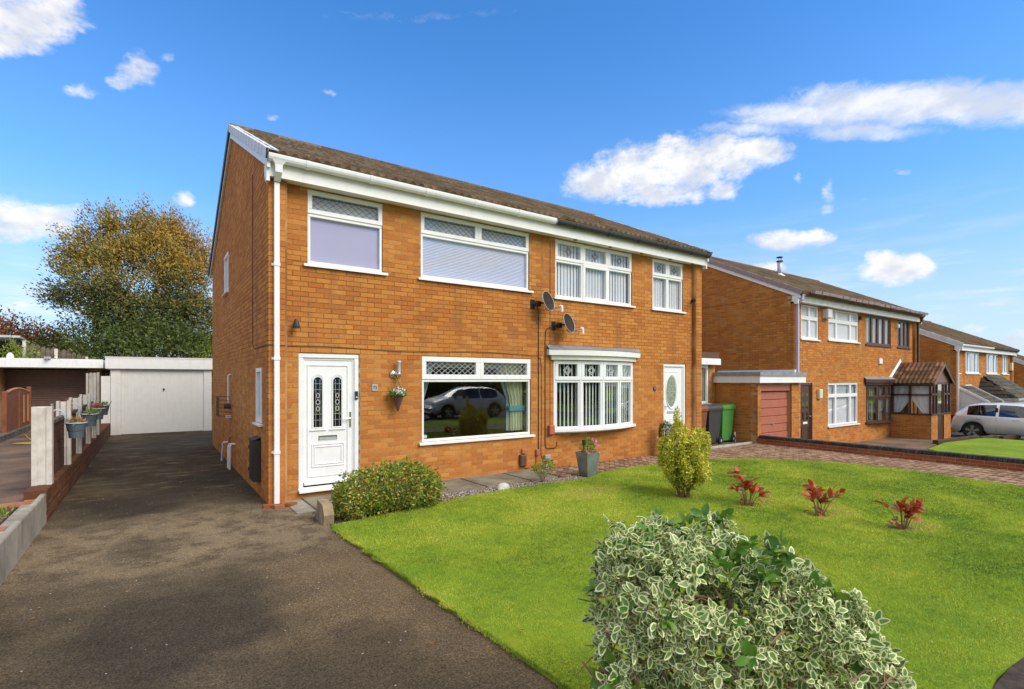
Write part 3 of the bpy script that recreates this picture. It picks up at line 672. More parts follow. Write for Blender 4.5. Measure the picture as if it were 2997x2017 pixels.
def gutter_mesh(x0, x1, y=-0.185, z=4.885, r=0.062, brackets=True):
    mb = MB(); n = 8; rings = [(y+r*math.cos(math.pi+math.pi*k/n), z-0.012+r*1.35*math.sin(math.pi+math.pi*k/n)) for k in range(n+1)]
    rings = [(y-r, z+0.004)]+rings+[(y+r, z+0.004)]
    inner = [(y+(p[0]-y)*0.9, z+(p[1]-z)*0.9) for p in rings]; poly = rings+inner[::-1]
    mb.prism(poly, x0, x1, 'x'); mb.prism(rings, x0, x0+0.006, 'x'); mb.prism(rings, x1-0.006, x1, 'x')
    xb = x0+0.5
    while brackets and xb < x1:
        o2 = [(y+(p[0]-y)*1.1, z+(p[1]-z)*1.1) for p in rings]; mb.prism(o2+rings[::-1], xb, xb+0.05, 'x'); xb += 0.93
    return mb
def house(name, label, X0, Z0, side, spec):
    """side 'L' covers x 0..5 with the gable at x=0, side 'R' covers 5..10 with the gable at x=10"""
    h = thing(name, label, 'house', (X0, 0, Z0)); Lh = side == 'L'; base = (X0, 0, Z0)
    xa, xb = (0.0, 5.0) if Lh else (5.0, 10.0); bm = spec.get('brick', 'brick_orange'); zb = -0.15
    ops = spec['openings']
    pier = (0.0, 0.22) if Lh else (9.78, 10.0); fx0, fx1 = (0.22, 5.0) if Lh else (5.0, 9.78)
    F0 = ((0, 0.1, 0), (1, 0, 0), (0, 1, 0)); FP = ((0, 0, 0), (1, 0, 0), (0, 1, 0))
    cells = [(*c, F0) for c in brick_cells(fx0, fx1, zb, 4.63, ops, phase=0.115 if Lh else 0.06)]
    cbk = MB()
    for k in range(-2, 62):
        z0_, z1_ = k*0.075+0.005, (k+1)*0.075-0.005; jt = random.uniform(-0.0015, 0.0015)
        if z1_ > 4.63: break
        a_, b_ = pier
        if k % 2 == 0: cbk.box(a_+0.001, b_-0.001, jt, 0.1025, z0_, z1_)
        elif Lh: cbk.box(a_+0.001, a_+0.104, jt, 0.215, z0_, z1_).box(a_+0.114, b_-0.001, jt, 0.1025, z0_, z1_)
        else: cbk.box(b_-0.104, b_-0.001, jt, 0.215, z0_, z1_).box(a_+0.001, b_-0.114, jt, 0.1025, z0_, z1_)
    cbk.build('corner_bricks', bm, h, kind='stuff')
    wb = MB()
    wall_slab(wb, [fx0, fx1], [-0.5, 4.64], ops, F0, 0.27)
    wb.box(pier[0]+JR, pier[1]-JR, JR, 0.13, -0.5, 4.62)
    gx_ = 0.0 if Lh else 10.0; sops = spec.get('side_openings', [])
    FS = ((0, 0, 0), (0, 1, 0), (1, 0, 0)) if Lh else ((10, 0, 0), (0, 1, 0), (-1, 0, 0))
    def gtop(z, u0, u1):
        kk_ = round((z+0.005)/0.075)-1; u0 = 0.1125 if kk_ % 2 == 0 else 0.2245; z = z+0.185
        if z <= zt(0): return u0, u1
        return max(u0, EY+(z-EZ)/PITCH), min(u1, RY+(EZ+PITCH*(RY-EY)-z)/(PITCH*0.985))
    cells_s = [(*c, FS) for c in brick_cells(0.0, DEPTH, zb, 6.75, sops, top=gtop)]
    place_bricks(cells+cells_s, None, h, bm, base, spec.get('parts', 300))
    wall_slab(wb, [0.02, DEPTH], [-0.5, zt(0)-0.205], sops, FS, 0.25)
    zg = zt(0)-0.205; g0, g1 = (JR, 0.25) if Lh else (9.75, 10-JR)
    wb.prism([(0.02, zg), (DEPTH, zg), (DEPTH, zt(DEPTH)-0.205), (RY, zt(RY)-0.205), (0.02, zt(0.02)-0.200)], g0, g1, 'x')
    wb.box(xa+0.01, xb-0.01, DEPTH-0.25, DEPTH, -0.5, zt(DEPTH)-0.205)
    px_ = 5.0
    wb.box(px_-0.1 if Lh else px_+0.002, px_-0.002 if Lh else px_+0.1, 0.3, DEPTH-0.2, -0.5, 4.6)
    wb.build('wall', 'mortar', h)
    MB().box(xa+0.2, xb-0.2, 0.38, DEPTH-0.25, 0.1, 0.14).box(xa+0.2, xb-0.2, 0.38, DEPTH-0.25, 2.3, 2.5).box(xa+0.2, xb-0.2, 0.38, DEPTH-0.25, 4.58, 4.62).build('floor', 'dark_room', h)
    # roof: deck, tiles, ridge
    ra, rb = (xa-0.06, xb) if Lh else (xa, xb+0.06)
    deck = MB(); d_ = 0.05
    deck.prism([(EY+0.03, zt(EY+0.03)-0.012), (RY, zt(RY)-0.012), (RY, zt(RY)-d_-0.05), (EY+0.03, zt(EY+0.03)-d_)], ra, rb, 'x')
    roof = deck.build('roof', spec.get('tile', 'roof_tile'), h)
    back = MB(); n_ = 13
    for i in range(n_):
        y0_ = RY+(DEPTH+0.35-RY)*i/n_; y1_ = RY+(DEPTH+0.35-RY)*(i+1)/n_
        back.prism([(y0_, zt(y0_)+0.012), (y1_, zt(y1_)+0.035), (y1_, zt(y1_)-0.05), (y0_, zt(y0_)-0.06)], ra, rb, 'x')
    back.build('roof_slope', spec.get('tile', 'roof_tile'), roof)
    tiles(h, ra, rb, spec.get('tile', 'roof_tile'), spec.get('tile_parts', False))
    rd = MB(); x = ra
    while x < rb-0.02:
        x1_ = min(x+0.45, rb); rd.prism([(RY-0.13, zt(RY)-0.03), (RY-0.09, zt(RY)+0.06), (RY, zt(RY)+0.085), (RY+0.09, zt(RY)+0.06), (RY+0.13, zt(RY)-0.03)], x+0.004, x1_-0.004, 'x'); x = x1_
    rd.build('ridge_tiles', spec.get('tile', 'roof_tile'), roof)
    # eaves
    fa, fb_ = (xa-0.02, xb+0.1) if Lh else (xa+0.1, xb+0.02)
    so = MB().box(fa, fb_, -0.10, 0.094, 4.628, 4.642).box(fa, fb_, -0.118, -0.10, 4.612, 4.855); so.build('fascia', spec.get('fascia', 'upvc_cream'), h)
    if spec.get('vents'):
        v_ = MB()
        for x in spec['vents']: v_.lathe([(0.0, -0.012), (0.038, -0.012), (0.045, 0.0)], (x, -0.02, 4.6279), 10)
        v_.build('soffit_vent', 'brown_plastic', h)
    gutter_mesh(fa-0.02, fb_, ).build('gutter', spec.get('gutter', 'upvc'), h)
    rg = MB().box(xa+0.05, xb-0.05, DEPTH+0.02, DEPTH+0.04, 4.5, 4.8).box(xa, xb, DEPTH+0.04, DEPTH+0.16, 4.7, 4.8); rg.build('rear_fascia', 'upvc_cream', h)
    # verge: bargeboard, box end, dry verge caps
    s_ = -1 if Lh else 1; X_ = gx_
    def xr(a, b): return (min(X_+s_*a, X_+s_*b), max(X_+s_*a, X_+s_*b))
    bb = MB(); a0, a1 = xr(0.004, 0.045)
    bb.prism([(EY+0.05, zt(EY+0.05)-0.05), (RY, zt(RY)-0.05), (RY, zt(RY)-0.205), (EY+0.05, zt(EY+0.05)-0.205)], a0, a1, 'x')
    bb.prism([(RY, zt(RY)-0.05), (DEPTH+0.3, zt(DEPTH+0.3)-0.05), (DEPTH+0.3, zt(DEPTH+0.3)-0.19), (RY, zt(RY)-0.205)], a0, a1, 'x')
    bb.prism([(-0.122, 4.54), (-0.03, 4.54), (0.05, 4.66), (0.05, 4.80), (-0.122, 4.74)], a0-0.001, a1+0.001, 'x')
    bb.build('bargeboard', spec.get('fascia', 'upvc_cream'), h)
    ang = math.atan(PITCH); L_ = (RY-EY)/math.cos(ang); nv = 14; c0, c1 = xr(-0.09, 0.075); c2, c3 = xr(0.047, 0.075)
    vm = spec.get('verge', 'verge_grey')
    cap = MB(); ln = L_/nv
    cap.box(c0, c1, 0, ln*1.06, 0.048, 0.060).box(c2, c3, 0, ln*1.06, -0.078, 0.048).box(c2-0.004, c3+0.004, 0, 0.03, -0.082, 0.064)
    cme = cap.mesh('verge_cap', vm)
    for i in range(nv):
        y = EY-0.02+i*ln*math.cos(ang); link('verge_cap', cme, h, loc=(0, y, zt(y)-0.004+0.002*(i % 2)), rot=(ang+0.012, 0, 0))
    cap2 = MB(); n2 = 14; L2_ = (DEPTH+0.35-RY)/math.cos(ang)
    cap2.prism([(RY, zt(RY)+0.06), (DEPTH+0.35, zt(DEPTH+0.35)+0.06), (DEPTH+0.35, zt(DEPTH+0.35)-0.10), (RY, zt(RY)-0.12)], c2, c3, 'x')
    cap2.build('rear_verge', 'gutter_dark' if vm == 'verge_grey' else vm, h)
    # party-wall end cap between halves is nothing; downpipe
    if 'downpipe' in spec:
        dx, dm, yq = spec['downpipe']; dp = MB()
        dp.box(dx-0.034, dx+0.034, yq-0.07, yq-0.004, 0.02, 4.50)
        dp.box(dx-0.034, dx+0.034, yq-0.07, yq-0.004, 4.50, 4.60)
        dp.add([(dx-0.10, -0.235, 4.83), (dx+0.10, -0.235, 4.83), (dx+0.10, -0.125, 4.83), (dx-0.10, -0.125, 4.83),
                (dx-0.05, -0.21, 4.76), (dx+0.05, -0.21, 4.76), (dx+0.05, -0.123, 4.76), (dx-0.05, -0.123, 4.76),
                (dx-0.045, -0.20, 4.66), (dx+0.045, -0.20, 4.66), (dx+0.045, -0.122, 4.66), (dx-0.045, -0.122, 4.66),
                (dx-0.040, yq-0.09, 4.56), (dx+0.040, yq-0.09, 4.56), (dx+0.040, yq-0.006, 4.56), (dx-0.040, yq-0.006, 4.56)],
               [(4*q+i_, 4*q+(i_+1) % 4, 4*q+4+(i_+1) % 4, 4*q+4+i_) for q in range(3) for i_ in range(4)])
        dpo = dp.build('downpipe', dm, h)
        for zc in (0.72, 2.05, 3.38):
            MB().box(dx-0.042, dx+0.042, yq-0.078, yq-0.002, zc, zc+0.045).box(dx-0.062, dx-0.042, yq-0.02, yq-0.002, zc+0.005, zc+0.04).build('bracket', dm, dpo)
    return h

# =============================================================== HOUSE 75 (left half of the near pair)
LW = (2.40, 4.70, 0.71, 2.165); U1 = (0.55, 1.71, 3.50, 4.61); U2 = (2.38, 4.66, 3.50, 4.61); DR = (0.42, 1.33, 0.11, 2.17)
SW = (0.52, 1.02, 1.12, 1.95); SU = (4.62, 5.34, 3.68, 4.52)
hA = house('semi_detached_house', 'nearest orange brick house with white front door, number 75 and white gutter', 0, 0, 'L',
    dict(openings=[LW, U1, U2, DR], side_openings=[SW, SU], parts=300, tile_parts=True, gutter='upvc', downpipe=(0.10, 'upvc', 0.0)))
f = window(hA, *U1, [(0.55, 1.71, 4.255, 4.61, 0.07, 0.022, 'lattice'), (0.55, 1.71, 3.50, 4.255, 0.045, 0.008, None)], gm='glass_blind')
roller(f, 0.59, 1.67, 3.53, 4.22, 'blind_lilac'); MB().box(0.6, 1.66, 0.172, 0.176, 4.3, 4.52).build('backing', 'frosted', f)
f = window(hA, *U2, [(2.38, 3.52, 4.25, 4.61, 0.07, 0.022, 'lattice'), (3.52, 4.66, 4.25, 4.61, 0.07, 0.022, 'lattice'), (2.38, 4.66, 3.50, 4.25, 0.045, 0.008, None)], gm='glass_blind')
pleated(f, 2.42, 4.62, 3.53, 4.22, 'blind_pleat'); MB().box(2.42, 4.62, 0.172, 0.176, 4.3, 4.52).build('backing', 'frosted', f)
f = window(hA, *LW, [(2.40, 3.55, 1.775, 2.165, 0.085, 0.024, 'lattice'), (3.55, 4.70, 1.775, 2.165, 0.085, 0.024, 'lattice'), (2.40, 4.70, 0.71, 1.775, 0.045, 0.008, None)])
curtain(f, None, 2.12, 0.78, lambda v_: (4.66-0.62+0.30*min(v_/0.55, 1)**0.8 if v_ < 0.6 else 4.34+0.02*v_, 4.64), 'curtain_cream', 0.30)
curtain(f, None, 2.12, 0.78, lambda v_: (4.66-0.70+0.34*min(v_/0.55, 1)**0.8 if v_ < 0.6 else 4.30, 4.50), 'curtain_sheer', 0.36)
MB().box(4.30, 4.66, 0.24, 0.38, 1.17, 1.26).build('tieback', 'curtain_teal', f)
curtain(f, None, 2.12, 0.78, lambda v_: (2.44, 2.44+0.26*(1-min(v_/0.6, 1))+0.05), 'curtain_sheer', 0.30)
curtain(f, None, 2.15, 1.98, lambda v_: (2.42, 4.68), 'curtain_sheer', 0.40, 'valance')
MB().lathe([(0, 0), (0.032, 0), (0.032, 0.002), (0, 0.002)], (0, 0, 0), 14).build('sticker', 'came_light', f, loc=(2.48, 0.139, 0.80), rot=(R(90), 0, 0))
# side windows (face -X): built in place on the gable wall
def side_window(parent, y0, y1, z0, z1, mt='upvc'):
    t = 0.06; fb = MB(); x0, x1 = -0.012, 0.06
    fb.box(x0, x1, y0, y1, z0, z0+t).box(x0, x1, y0, y1, z1-t, z1).box(x0+0.001, x1, y0, y0+t, z0+t, z1-t).box(x0+0.001, x1, y1-t, y1, z0+t, z1-t)
    f_ = fb.build('window', mt, parent); MB().box(0.025, 0.029, y0+t-0.003, y1-t+0.003, z0+t-0.003, z1-t+0.003).build('pane', 'frosted', f_)
    MB().prism([(-0.055, z0-0.045), (-0.055, z0-0.02), (0.09, z0-0.002), (0.09, z0-0.045)], y0-0.06, y1+0.06, 'y').build('sill', mt, f_)
side_window(hA, 0.52, 1.02, 1.12, 1.95); side_window(hA, 4.62, 5.34, 3.68, 4.52)
# front door
def door_mould(mb, x0, x1, z0, z1, y, w=0.018, d=0.012):
    for k in (0, 1):
        a = k*0.035
        mb.cbox(x0+a, x1-a, y-d, y, z0+a, z0+a+w, 0.004).cbox(x0+a, x1-a, y-d, y, z1-a-w, z1-a, 0.004)
        mb.cbox(x0+a, x0+a+w, y-d+0.001, y, z0+a+w, z1-a-w, 0.004).cbox(x1-a-w, x1-a, y-d+0.001, y, z0+a+w, z1-a-w, 0.004)
def arch(cx_, w, z0, z1, n=10, g_=0.0):
    r = w/2+g_; pts = [(cx_-r, z0-g_), (cx_+r, z0-g_)]
    return pts+[(cx_+r*math.cos(math.pi*k/n), z1-w/2+(r)*math.sin(math.pi*k/n)) for k in range(n+1)]
def ring_loft(mb, A, B, yA, yB, mi=0):
    n = len(A); mb.add([(p[0], yA, p[1]) for p in A]+[(p[0], yB, p[1]) for p in B], [(i, (i+1) % n, n+(i+1) % n, n+i) for i in range(n)], mi)
def front_door():
    fb = MB(); x0, x1, z0, z1 = DR; y = 0.115
    fb.cbox(x0, x1, y, 0.19, z1-0.075, z1, 0.01).cbox(x0, x0+0.075, y+0.001, 0.19, z0+0.05, z1-0.075, 0.01).cbox(x1-0.075, x1, y+0.001, 0.19, z0+0.05, z1-0.075, 0.01)
    fb.cbox(x0+0.075, x1-0.075, y+0.022, 0.19, z1-0.105, z1-0.075, 0.006).cbox(x0+0.075, x0+0.1, y+0.023, 0.19, z0+0.12, z1-0.105, 0.006).cbox(x1-0.1, x1-0.075, y+0.023, 0.19, z0+0.12, z1-0.105, 0.006)
    d = fb.build('front_door', 'upvc', hA)
    lf = MB(); lf.box(x0+0.1, x1-0.1, 0.150, 0.186, z0+0.1, z1-0.105); yl = 0.150
    lf.cbox(0.555, 0.575, yl-0.014, yl, 0.33, 2.0, 0.005).cbox(1.15, 1.17, yl-0.014, yl, 0.33, 2.0, 0.005).cbox(0.575, 1.15, yl-0.013, yl, 1.98, 2.0, 0.005)
    door_mould(lf, 0.62, 1.11, 0.45, 0.80, yl)
    for c in (0.71, 1.0):
        A = arch(c, 0.19, 1.02, 1.88); B = arch(c, 0.155, 1.04, 1.86); C_ = arch(c, 0.125, 1.05, 1.81)
        ring_loft(lf, A, B, yl, yl-0.016); ring_loft(lf, B, C_, yl-0.016, yl-0.004)
        lf.cbox(c-0.12, c+0.12, yl-0.02, yl, 1.0, 1.018, 0.005)
    lf.cbox(0.56, 1.16, yl-0.012, yl, 0.305, 0.325, 0.005)
    leaf = lf.build('door_leaf', 'upvc', d)
    for c in (0.71, 1.0):
        A = arch(c, 0.122, 1.052, 1.808)
        MB().prism(A, yl-0.0045, yl-0.001, 'y').build('glass', 'glass_dark', d)
        ld = MB()
        for (dx, w_) in ((-0.03, 0.004), (0.03, 0.004)): bar(ld, c+dx, 1.06, c+dx, 1.78, yl-0.005, w_)
        for z in (1.16, 1.25, 1.62, 1.71): bar(ld, c-0.055, z, c+0.055, z, yl-0.005, 0.004)
        for sgn in (1, -1):
            for k in range(10):
                a, b = k/10*2*math.pi, (k+1)/10*2*math.pi; cz = 1.43+sgn*0.1
                bar(ld, c+0.022*math.cos(a), cz+0.035*math.sin(a), c+0.022*math.cos(b), cz+0.035*math.sin(b), yl-0.0052, 0.009)
        for k in range(4):
            a, b = k*math.pi/2, (k+1)*math.pi/2; bar(ld, c+0.034*math.cos(a), 1.43+0.045*math.sin(a), c+0.034*math.cos(b), 1.43+0.045*math.sin(b), yl-0.0056, 0.009)
        ld.build('leading', 'came_light', d)
    MB().cbox(0.72, 1.0, yl-0.012, yl, 0.85, 0.925, 0.006).build('letterbox', 'chrome', d)
    MB().box(0.735, 0.985, yl-0.014, yl-0.0125, 0.862, 0.895).build('flap', 'galv', d)
    hd = MB().cbox(1.185, 1.215, yl-0.012, yl, 1.03, 1.27, 0.004).tube([(1.2, yl-0.01, 1.17), (1.2, yl-0.045, 1.17), (1.185, yl-0.05, 1.17), (1.09, yl-0.05, 1.168)], 0.009, 8)
    hd.build('handle', 'chrome', d)
    db = MB().cbox(1.262, 1.308, 0.095, 0.1145, 1.46, 1.59, 0.005); dbo = db.build('doorbell', 'dark_plastic', d)
    MB().lathe([(0, 0), (0.014, 0), (0.014, 0.004), (0, 0.004)], n=14).build('button', 'came_light', dbo, loc=(1.285, 0.095, 1.495), rot=(R(90), 0, 0))
    MB().prism([(0.02, 0.105), (0.02, 0.135), (0.15, 0.165), (0.15, 0.105)], x0, x1, 'x').build('threshold', 'upvc', d)
    MB().cbox(x0+0.09, x1-0.09, 0.125, 0.15, 0.19, 0.225, 0.008).build('weather_bar', 'upvc', d)
front_door()
# number plaque
pl = MB().cbox(1.53, 1.63, 0.088, 0.1, 1.59, 1.70, 0.003).build('number_plaque', 'sign_grey', hA)
tm = text_mesh('75', 0.072); tm.materials.append(MATS['dark_plastic']); link('numerals', tm, pl, loc=(1.58, 0.087, 1.645), rot=(R(90), 0, 0))
# gable wall fittings
mbx = MB().box(-0.105, -0.001, 0.60, 0.98, 0.24, 0.86); mbx.add([(-0.118, 0.585, 0.862), (-0.118, 0.995, 0.862), (-0.001, 0.995, 0.90), (-0.001, 0.585, 0.90), (-0.118, 0.585, 0.84), (-0.118, 0.995, 0.84)], [(0, 1, 2, 3), (4, 5, 1, 0)])
mbx.box(-0.112, -0.105, 0.63, 0.95, 0.27, 0.82).build('meter_box', 'meter_black', hA)
for zz in (0.36, 0.70): MB().box(-0.12, -0.09, 0.98, 1.0, zz, zz+0.05).build('hinge', 'meter_black', hA)
fl = MB(); fl.tube([(-0.001, 4.25, 1.22), (-0.13, 4.25, 1.22)], 0.055, 12)
for yy in np.linspace(4.0, 4.5, 6): fl.box(-0.24, -0.233, yy-0.004, yy+0.004, 1.02, 1.42)
for zz in np.linspace(1.02, 1.42, 6): fl.box(-0.241, -0.234, 4.0, 4.5, zz-0.004, zz+0.004)
for yy in (4.0, 4.5):
    for zz in np.linspace(1.02, 1.42, 6): fl.box(-0.236, -0.001, yy-0.004, yy+0.004, zz-0.004, zz+0.004)
fl.build('flue_guard', 'brown_plastic', hA)
wp = MB(); wp.tube([(-0.05, 4.2, 1.86), (-0.05, 4.2, 1.3)], 0.016, 8); wp.tube([(0.0, 4.2, 1.88), (-0.05, 4.2, 1.86)], 0.016, 8)
wp.box(-0.09, -0.001, 4.12, 4.28, 0.98, 1.03); wp.build('overflow_pipe', 'upvc', hA)
for (yy, zz, ly) in ((3.52, 0.50, 0.0), (3.80, 0.48, -0.05), (4.75, 0.42, 0.15)):
    MB().tube([(0.0, yy, zz), (-0.07, yy, zz), (-0.09, yy+ly*0.3, zz-0.04), (-0.10, yy+ly, 0.01)], 0.021, 10).build('waste_pipe', 'upvc_cream', hA)
MB().tube([(0.0, 4.0, 0.62), (-0.05, 4.0, 0.6), (-0.05, 4.05, 0.42), (0.0, 4.05, 0.4)], 0.018, 8).build('tap', 'terracotta_plastic', hA)
sl_ = MB(); sl_.lathe([(0.0, 0.10), (0.02, 0.10), (0.04, 0.05), (0.05, 0.0), (0.05, -0.03), (0.0, -0.03)], (0.37, -0.0, 2.55), 12)
sl_.box(0.355, 0.385, 0.0, 0.094, 2.57, 2.6); sl_.build('security_sensor', 'dark_plastic', hA)
cb = MB(); pts = [(-0.008, 1.35, 5.1), (-0.008, 1.35, 2.35), (-0.008, 1.2, 2.27), (-0.008, 0.0, 2.27), (0.0, -0.008, 2.27), (0.22, -0.008, 2.265), (0.23, 0.09, 2.26)]
pts += [(x, 0.094, 2.255+0.02*math.sin(x*2.2)+0.0*x) for x in np.linspace(0.3, 4.7, 24)]+[(4.86, 0.094, 2.24), (4.94, 0.094, 2.17), (4.96, 0.094, 2.0), (4.965, 0.094, 1.0), (4.95, 0.094, 0.3), (5.0, 0.093, 0.16), (5.06, 0.093, 0.2)]
cb.tube(pts, 0.006, 5); tag(cb.build('cable', 'brown_plastic'), 'brown cable run along the brick just above the white front door and window', 'cable')

# =============================================================== HOUSE 77 (right half of the near pair)
U3 = (5.32, 7.56, 3.44, 4.61); U4 = (8.26, 9.38, 3.44, 4.61); BAY = (5.36, 7.50, 0.74, 2.16); D2 = (8.66, 9.50, 0.12, 2.15)
hB = house('semi_detached_house', 'near orange brick house with bow window, oval-glazed white door and black gutter', 0, 0, 'R',
    dict(openings=[U3, U4, BAY, D2], parts=300, tile_parts=True, gutter='gutter_dark', vents=[5.75, 6.75, 7.75, 8.75, 9.6]))
def casement_lights(x0, x1, z0, z1, xs_, tz, casem, tb=0.045):
    L_ = []; e = [x0]+xs_+[x1]
    for i in range(len(e)-1):
        L_.append((e[i], e[i+1], tz, z1, 0.07, 0.022, 'diamond')); c = i in casem
        L_.append((e[i], e[i+1], z0, tz, 0.07 if c else tb, 0.022 if c else 0.008, None))
    return L_
f = window(hB, *U3, casement_lights(5.32, 7.56, 3.44, 4.61, [6.08, 6.82], 4.20, [1]), gm='glass_blind')
vertical(f, 5.37, 7.52, 3.48, 4.58, 'blind_white', 0.2, 0.088, 0.090, 9)
f = window(hB, *U4, casement_lights(8.26, 9.38, 3.44, 4.61, [8.82], 4.22, []), gm='glass_blind')
vertical(f, 8.3, 9.34, 3.48, 4.58, 'blind_white', 0.2, 0.088, 0.092, 7)
# bow window: four flat lights on an arc
def bow(parent, x0, x1, z0, z1, sag, fm, zt_, n=4, yw=0.1, pat='diamond', blind=None, canopy=('upvc_cream', 'lead'), gm='glass', bl=(0.085, 0.07, 65)):
    cx_ = (x0+x1)/2; hw = (x1-x0)/2; P_ = [(cx_+hw*(-1+2*i/n), yw-sag*(1-(-1+2*i/n)**2)) for i in range(n+1)]
    fb = MB(); gb = MB(); lb = MB()
    def addm(mb, tmp, M_): mb.add([tuple(M_ @ Vector(v_)) for v_ in tmp.v], tmp.f)
    for i in range(n):
        a = Vector((*P_[i], 0)); b = Vector((*P_[i+1], 0)); w = (b-a).length; ang = math.atan2(b.y-a.y, b.x-a.x)
        M_ = Matrix.Translation(a) @ Matrix.Rotation(ang, 4, 'Z'); tf, tg, tl = MB(), MB(), MB()
        for (c, d, t, pr, pt) in ((zt_, z1, 0.075, 0.022, pat), (z0, zt_, 0.05, 0.006, None)):
            q, r = 0.012, w-0.012
            tf.cbox(q, r, -pr, 0.06, c, c+t).cbox(q, r, -pr, 0.06, d-t, d).cbox(q, q+t, -pr+0.0015, 0.059, c+t, d-t).cbox(r-t, r, -pr+0.0015, 0.059, c+t, d-t)
            tg.box(q+t-0.003, r-t+0.003, 0.016, 0.02, c+t-0.003, d-t+0.003)
            if pt == 'diamond':
                mx, mz = w/2, (c+d)/2; r1 = min(w-2*t, d-c-2*t)*0.36
                for r_ in (r1, r1*0.6):
                    Q = [(mx-r_, mz), (mx, mz+r_), (mx+r_, mz), (mx, mz-r_)]
                    for k in range(4): bar(tl, *Q[k], *Q[(k+1) % 4], 0.0155, 0.012)
        tf.box(-0.018, 0.014, -0.012, 0.07, z0+0.002, z1-0.002)
        if i == n-1: tf.box(w-0.014, w+0.018, -0.012, 0.07, z0+0.002, z1-0.002)
        addm(fb, tf, M_); addm(gb, tg, M_)
        if tl.v: addm(lb, tl, M_)
    f_ = fb.build('bow_window', fm, parent); gb.build('pane', gm, f_)
    if lb.v: lb.build('leading', 'came_light', f_)
    def arcpoly(hw_, sg, yb, m_=16): return [(cx_+hw_*(-1+2*i/m_), yb-sg*(1-(-1+2*i/m_)**2)-0.0) for i in range(m_+1)]
    sl1 = MB().prism([(x0-0.08, yw), (x1+0.08, yw)][::-1]+[(p[0], p[1]-0.05) for p in arcpoly(hw+0.08, sag+0.02, yw)], z0-0.05, z0, 'z')
    sl1.prism([(p[0], p[1]) for p in arcpoly(hw+0.04, sag-0.02, yw+0.02)]+[(x1+0.04, yw+0.05), (x0-0.04, yw+0.05)], z0-0.085, z0-0.051, 'z')
    sl1.build('sill', fm, f_)
    if canopy:
        c1 = MB().prism([(p[0], p[1]-0.04) for p in arcpoly(hw+0.10, sag+0.04, yw)]+[(x1+0.10, yw+0.02), (x0-0.10, yw+0.02)], z1+0.012, z1+0.10, 'z')
        c1.prism([(p[0], p[1]-0.08) for p in arcpoly(hw+0.19, sag+0.06, yw)]+[(x1+0.19, yw+0.02), (x0-0.19, yw+0.02)], z1+0.101, z1+0.215, 'z')
        cn = c1.build('canopy', canopy[0], parent)
        top = MB(); A = [(p[0], p[1]-0.09) for p in arcpoly(hw+0.2, sag+0.06, yw)]; n_ = len(A)
        top.add([(p[0], p[1], z1+0.216) for p in A]+[(p[0], p[1]-0.0, z1+0.232) for p in A]+[(p[0], yw-0.001, z1+0.31) for p in A], [(i, i+1, n_+i+1, n_+i) for i in range(n_-1)]+[(n_+i, n_+i+1, 2*n_+i+1, 2*n_+i) for i in range(n_-1)]+[(0, n_, 2*n_), (n_-1, 3*n_-1, 2*n_-1)])
        top.build('flashing', canopy[1], cn)
    if blind:
        vertical(f_, x0+0.06, x1-0.05, z0+0.05, z1-0.02, blind, 0.0, bl[0], bl[1], bl[2], dy=lambda x: yw-sag*(1-((x-cx_)/hw)**2)+0.10)
    return f_
bow(hB, 5.29, 7.56, 0.77, 2.16, 0.22, 'upvc', 1.76, 4, blind='blind_bright', bl=(0.085, 0.062, 22))
# door 77
def oval(cx_, cz, a, b, n=28): return [(cx_+a*math.cos(2*math.pi*k/n), cz+b*math.sin(2*math.pi*k/n)) for k in range(n)]
def door77():
    x0, x1, z0, z1 = D2; y = 0.115; fb = MB()
    fb.cbox(x0, x1, y, 0.19, z1-0.07, z1, 0.01).cbox(x0, x0+0.05, y+0.001, 0.19, z0, z1-0.07, 0.01).cbox(x1-0.07, x1, y+0.001, 0.19, z0, z1-0.07, 0.01)
    fb.cbox(x1-0.1, x1-0.07, y+0.02, 0.19, z0, z1-0.07, 0.006)
    d = fb.build('front_door', 'upvc', hB); yl = 0.15; lf = MB().box(x0+0.05, x1-0.1, yl, 0.186, z0+0.02, z1-0.07)
    ring_loft(lf, oval(9.0, 1.48, 0.225, 0.44), oval(9.0, 1.48, 0.205, 0.415), yl, yl-0.02); ring_loft(lf, oval(9.0, 1.48, 0.205, 0.415), oval(9.0, 1.48, 0.18, 0.375), yl-0.02, yl-0.004)
    door_mould(lf, 8.78, 9.24, 0.3, 0.82, yl)
    lf.cbox(8.76, 9.26, yl-0.01, yl, 1.955, 1.972, 0.004).build('door_leaf', 'upvc', d)
    MB().prism(oval(9.0, 1.48, 0.178, 0.373), yl-0.0045, yl-0.001, 'y').build('glass', 'oval_glass', d)
    ld = MB()
    for sg in (1, -1):
        for c in (-0.05, 0.05):
            for k in range(9):
                a, b = R(k*30), R((k+1)*30); bar(ld, 9.0+c+0.03*math.cos(a), 1.48+sg*0.14+0.07*math.sin(a), 9.0+c+0.03*math.cos(b), 1.48+sg*0.14+0.07*math.sin(b), yl-0.005, 0.006)
    bar(ld, 8.83, 1.48, 9.17, 1.48, yl-0.005, 0.006); ld.build('leading', 'came_light', d)
    MB().cbox(8.85, 9.14, yl-0.014, yl, 0.955, 1.015, 0.005).build('letterbox', 'galv', d)
    MB().cbox(8.715, 8.735, yl-0.014, yl, 0.98, 1.22, 0.004).tube([(8.725, yl-0.01, 1.12), (8.725, yl-0.045, 1.12), (8.84, yl-0.048, 1.12)], 0.008, 6).build('handle', 'dark_plastic', d)
    MB().box(x0, x1, 0.02, 0.15, z0-0.03, z0-0.001).build('threshold', 'upvc', d)
def ovg(t):
    P = wpos(t); n = t.noise(P, 14, 4, 0.6)
    return bsdf(t, t.ramp(n, [(0.35, (0.16, 0.20, 0.13)), (0.65, (0.34, 0.38, 0.29))]), 0.25, 0, t.noise(P, 50, 2), 0.5, 0.01)
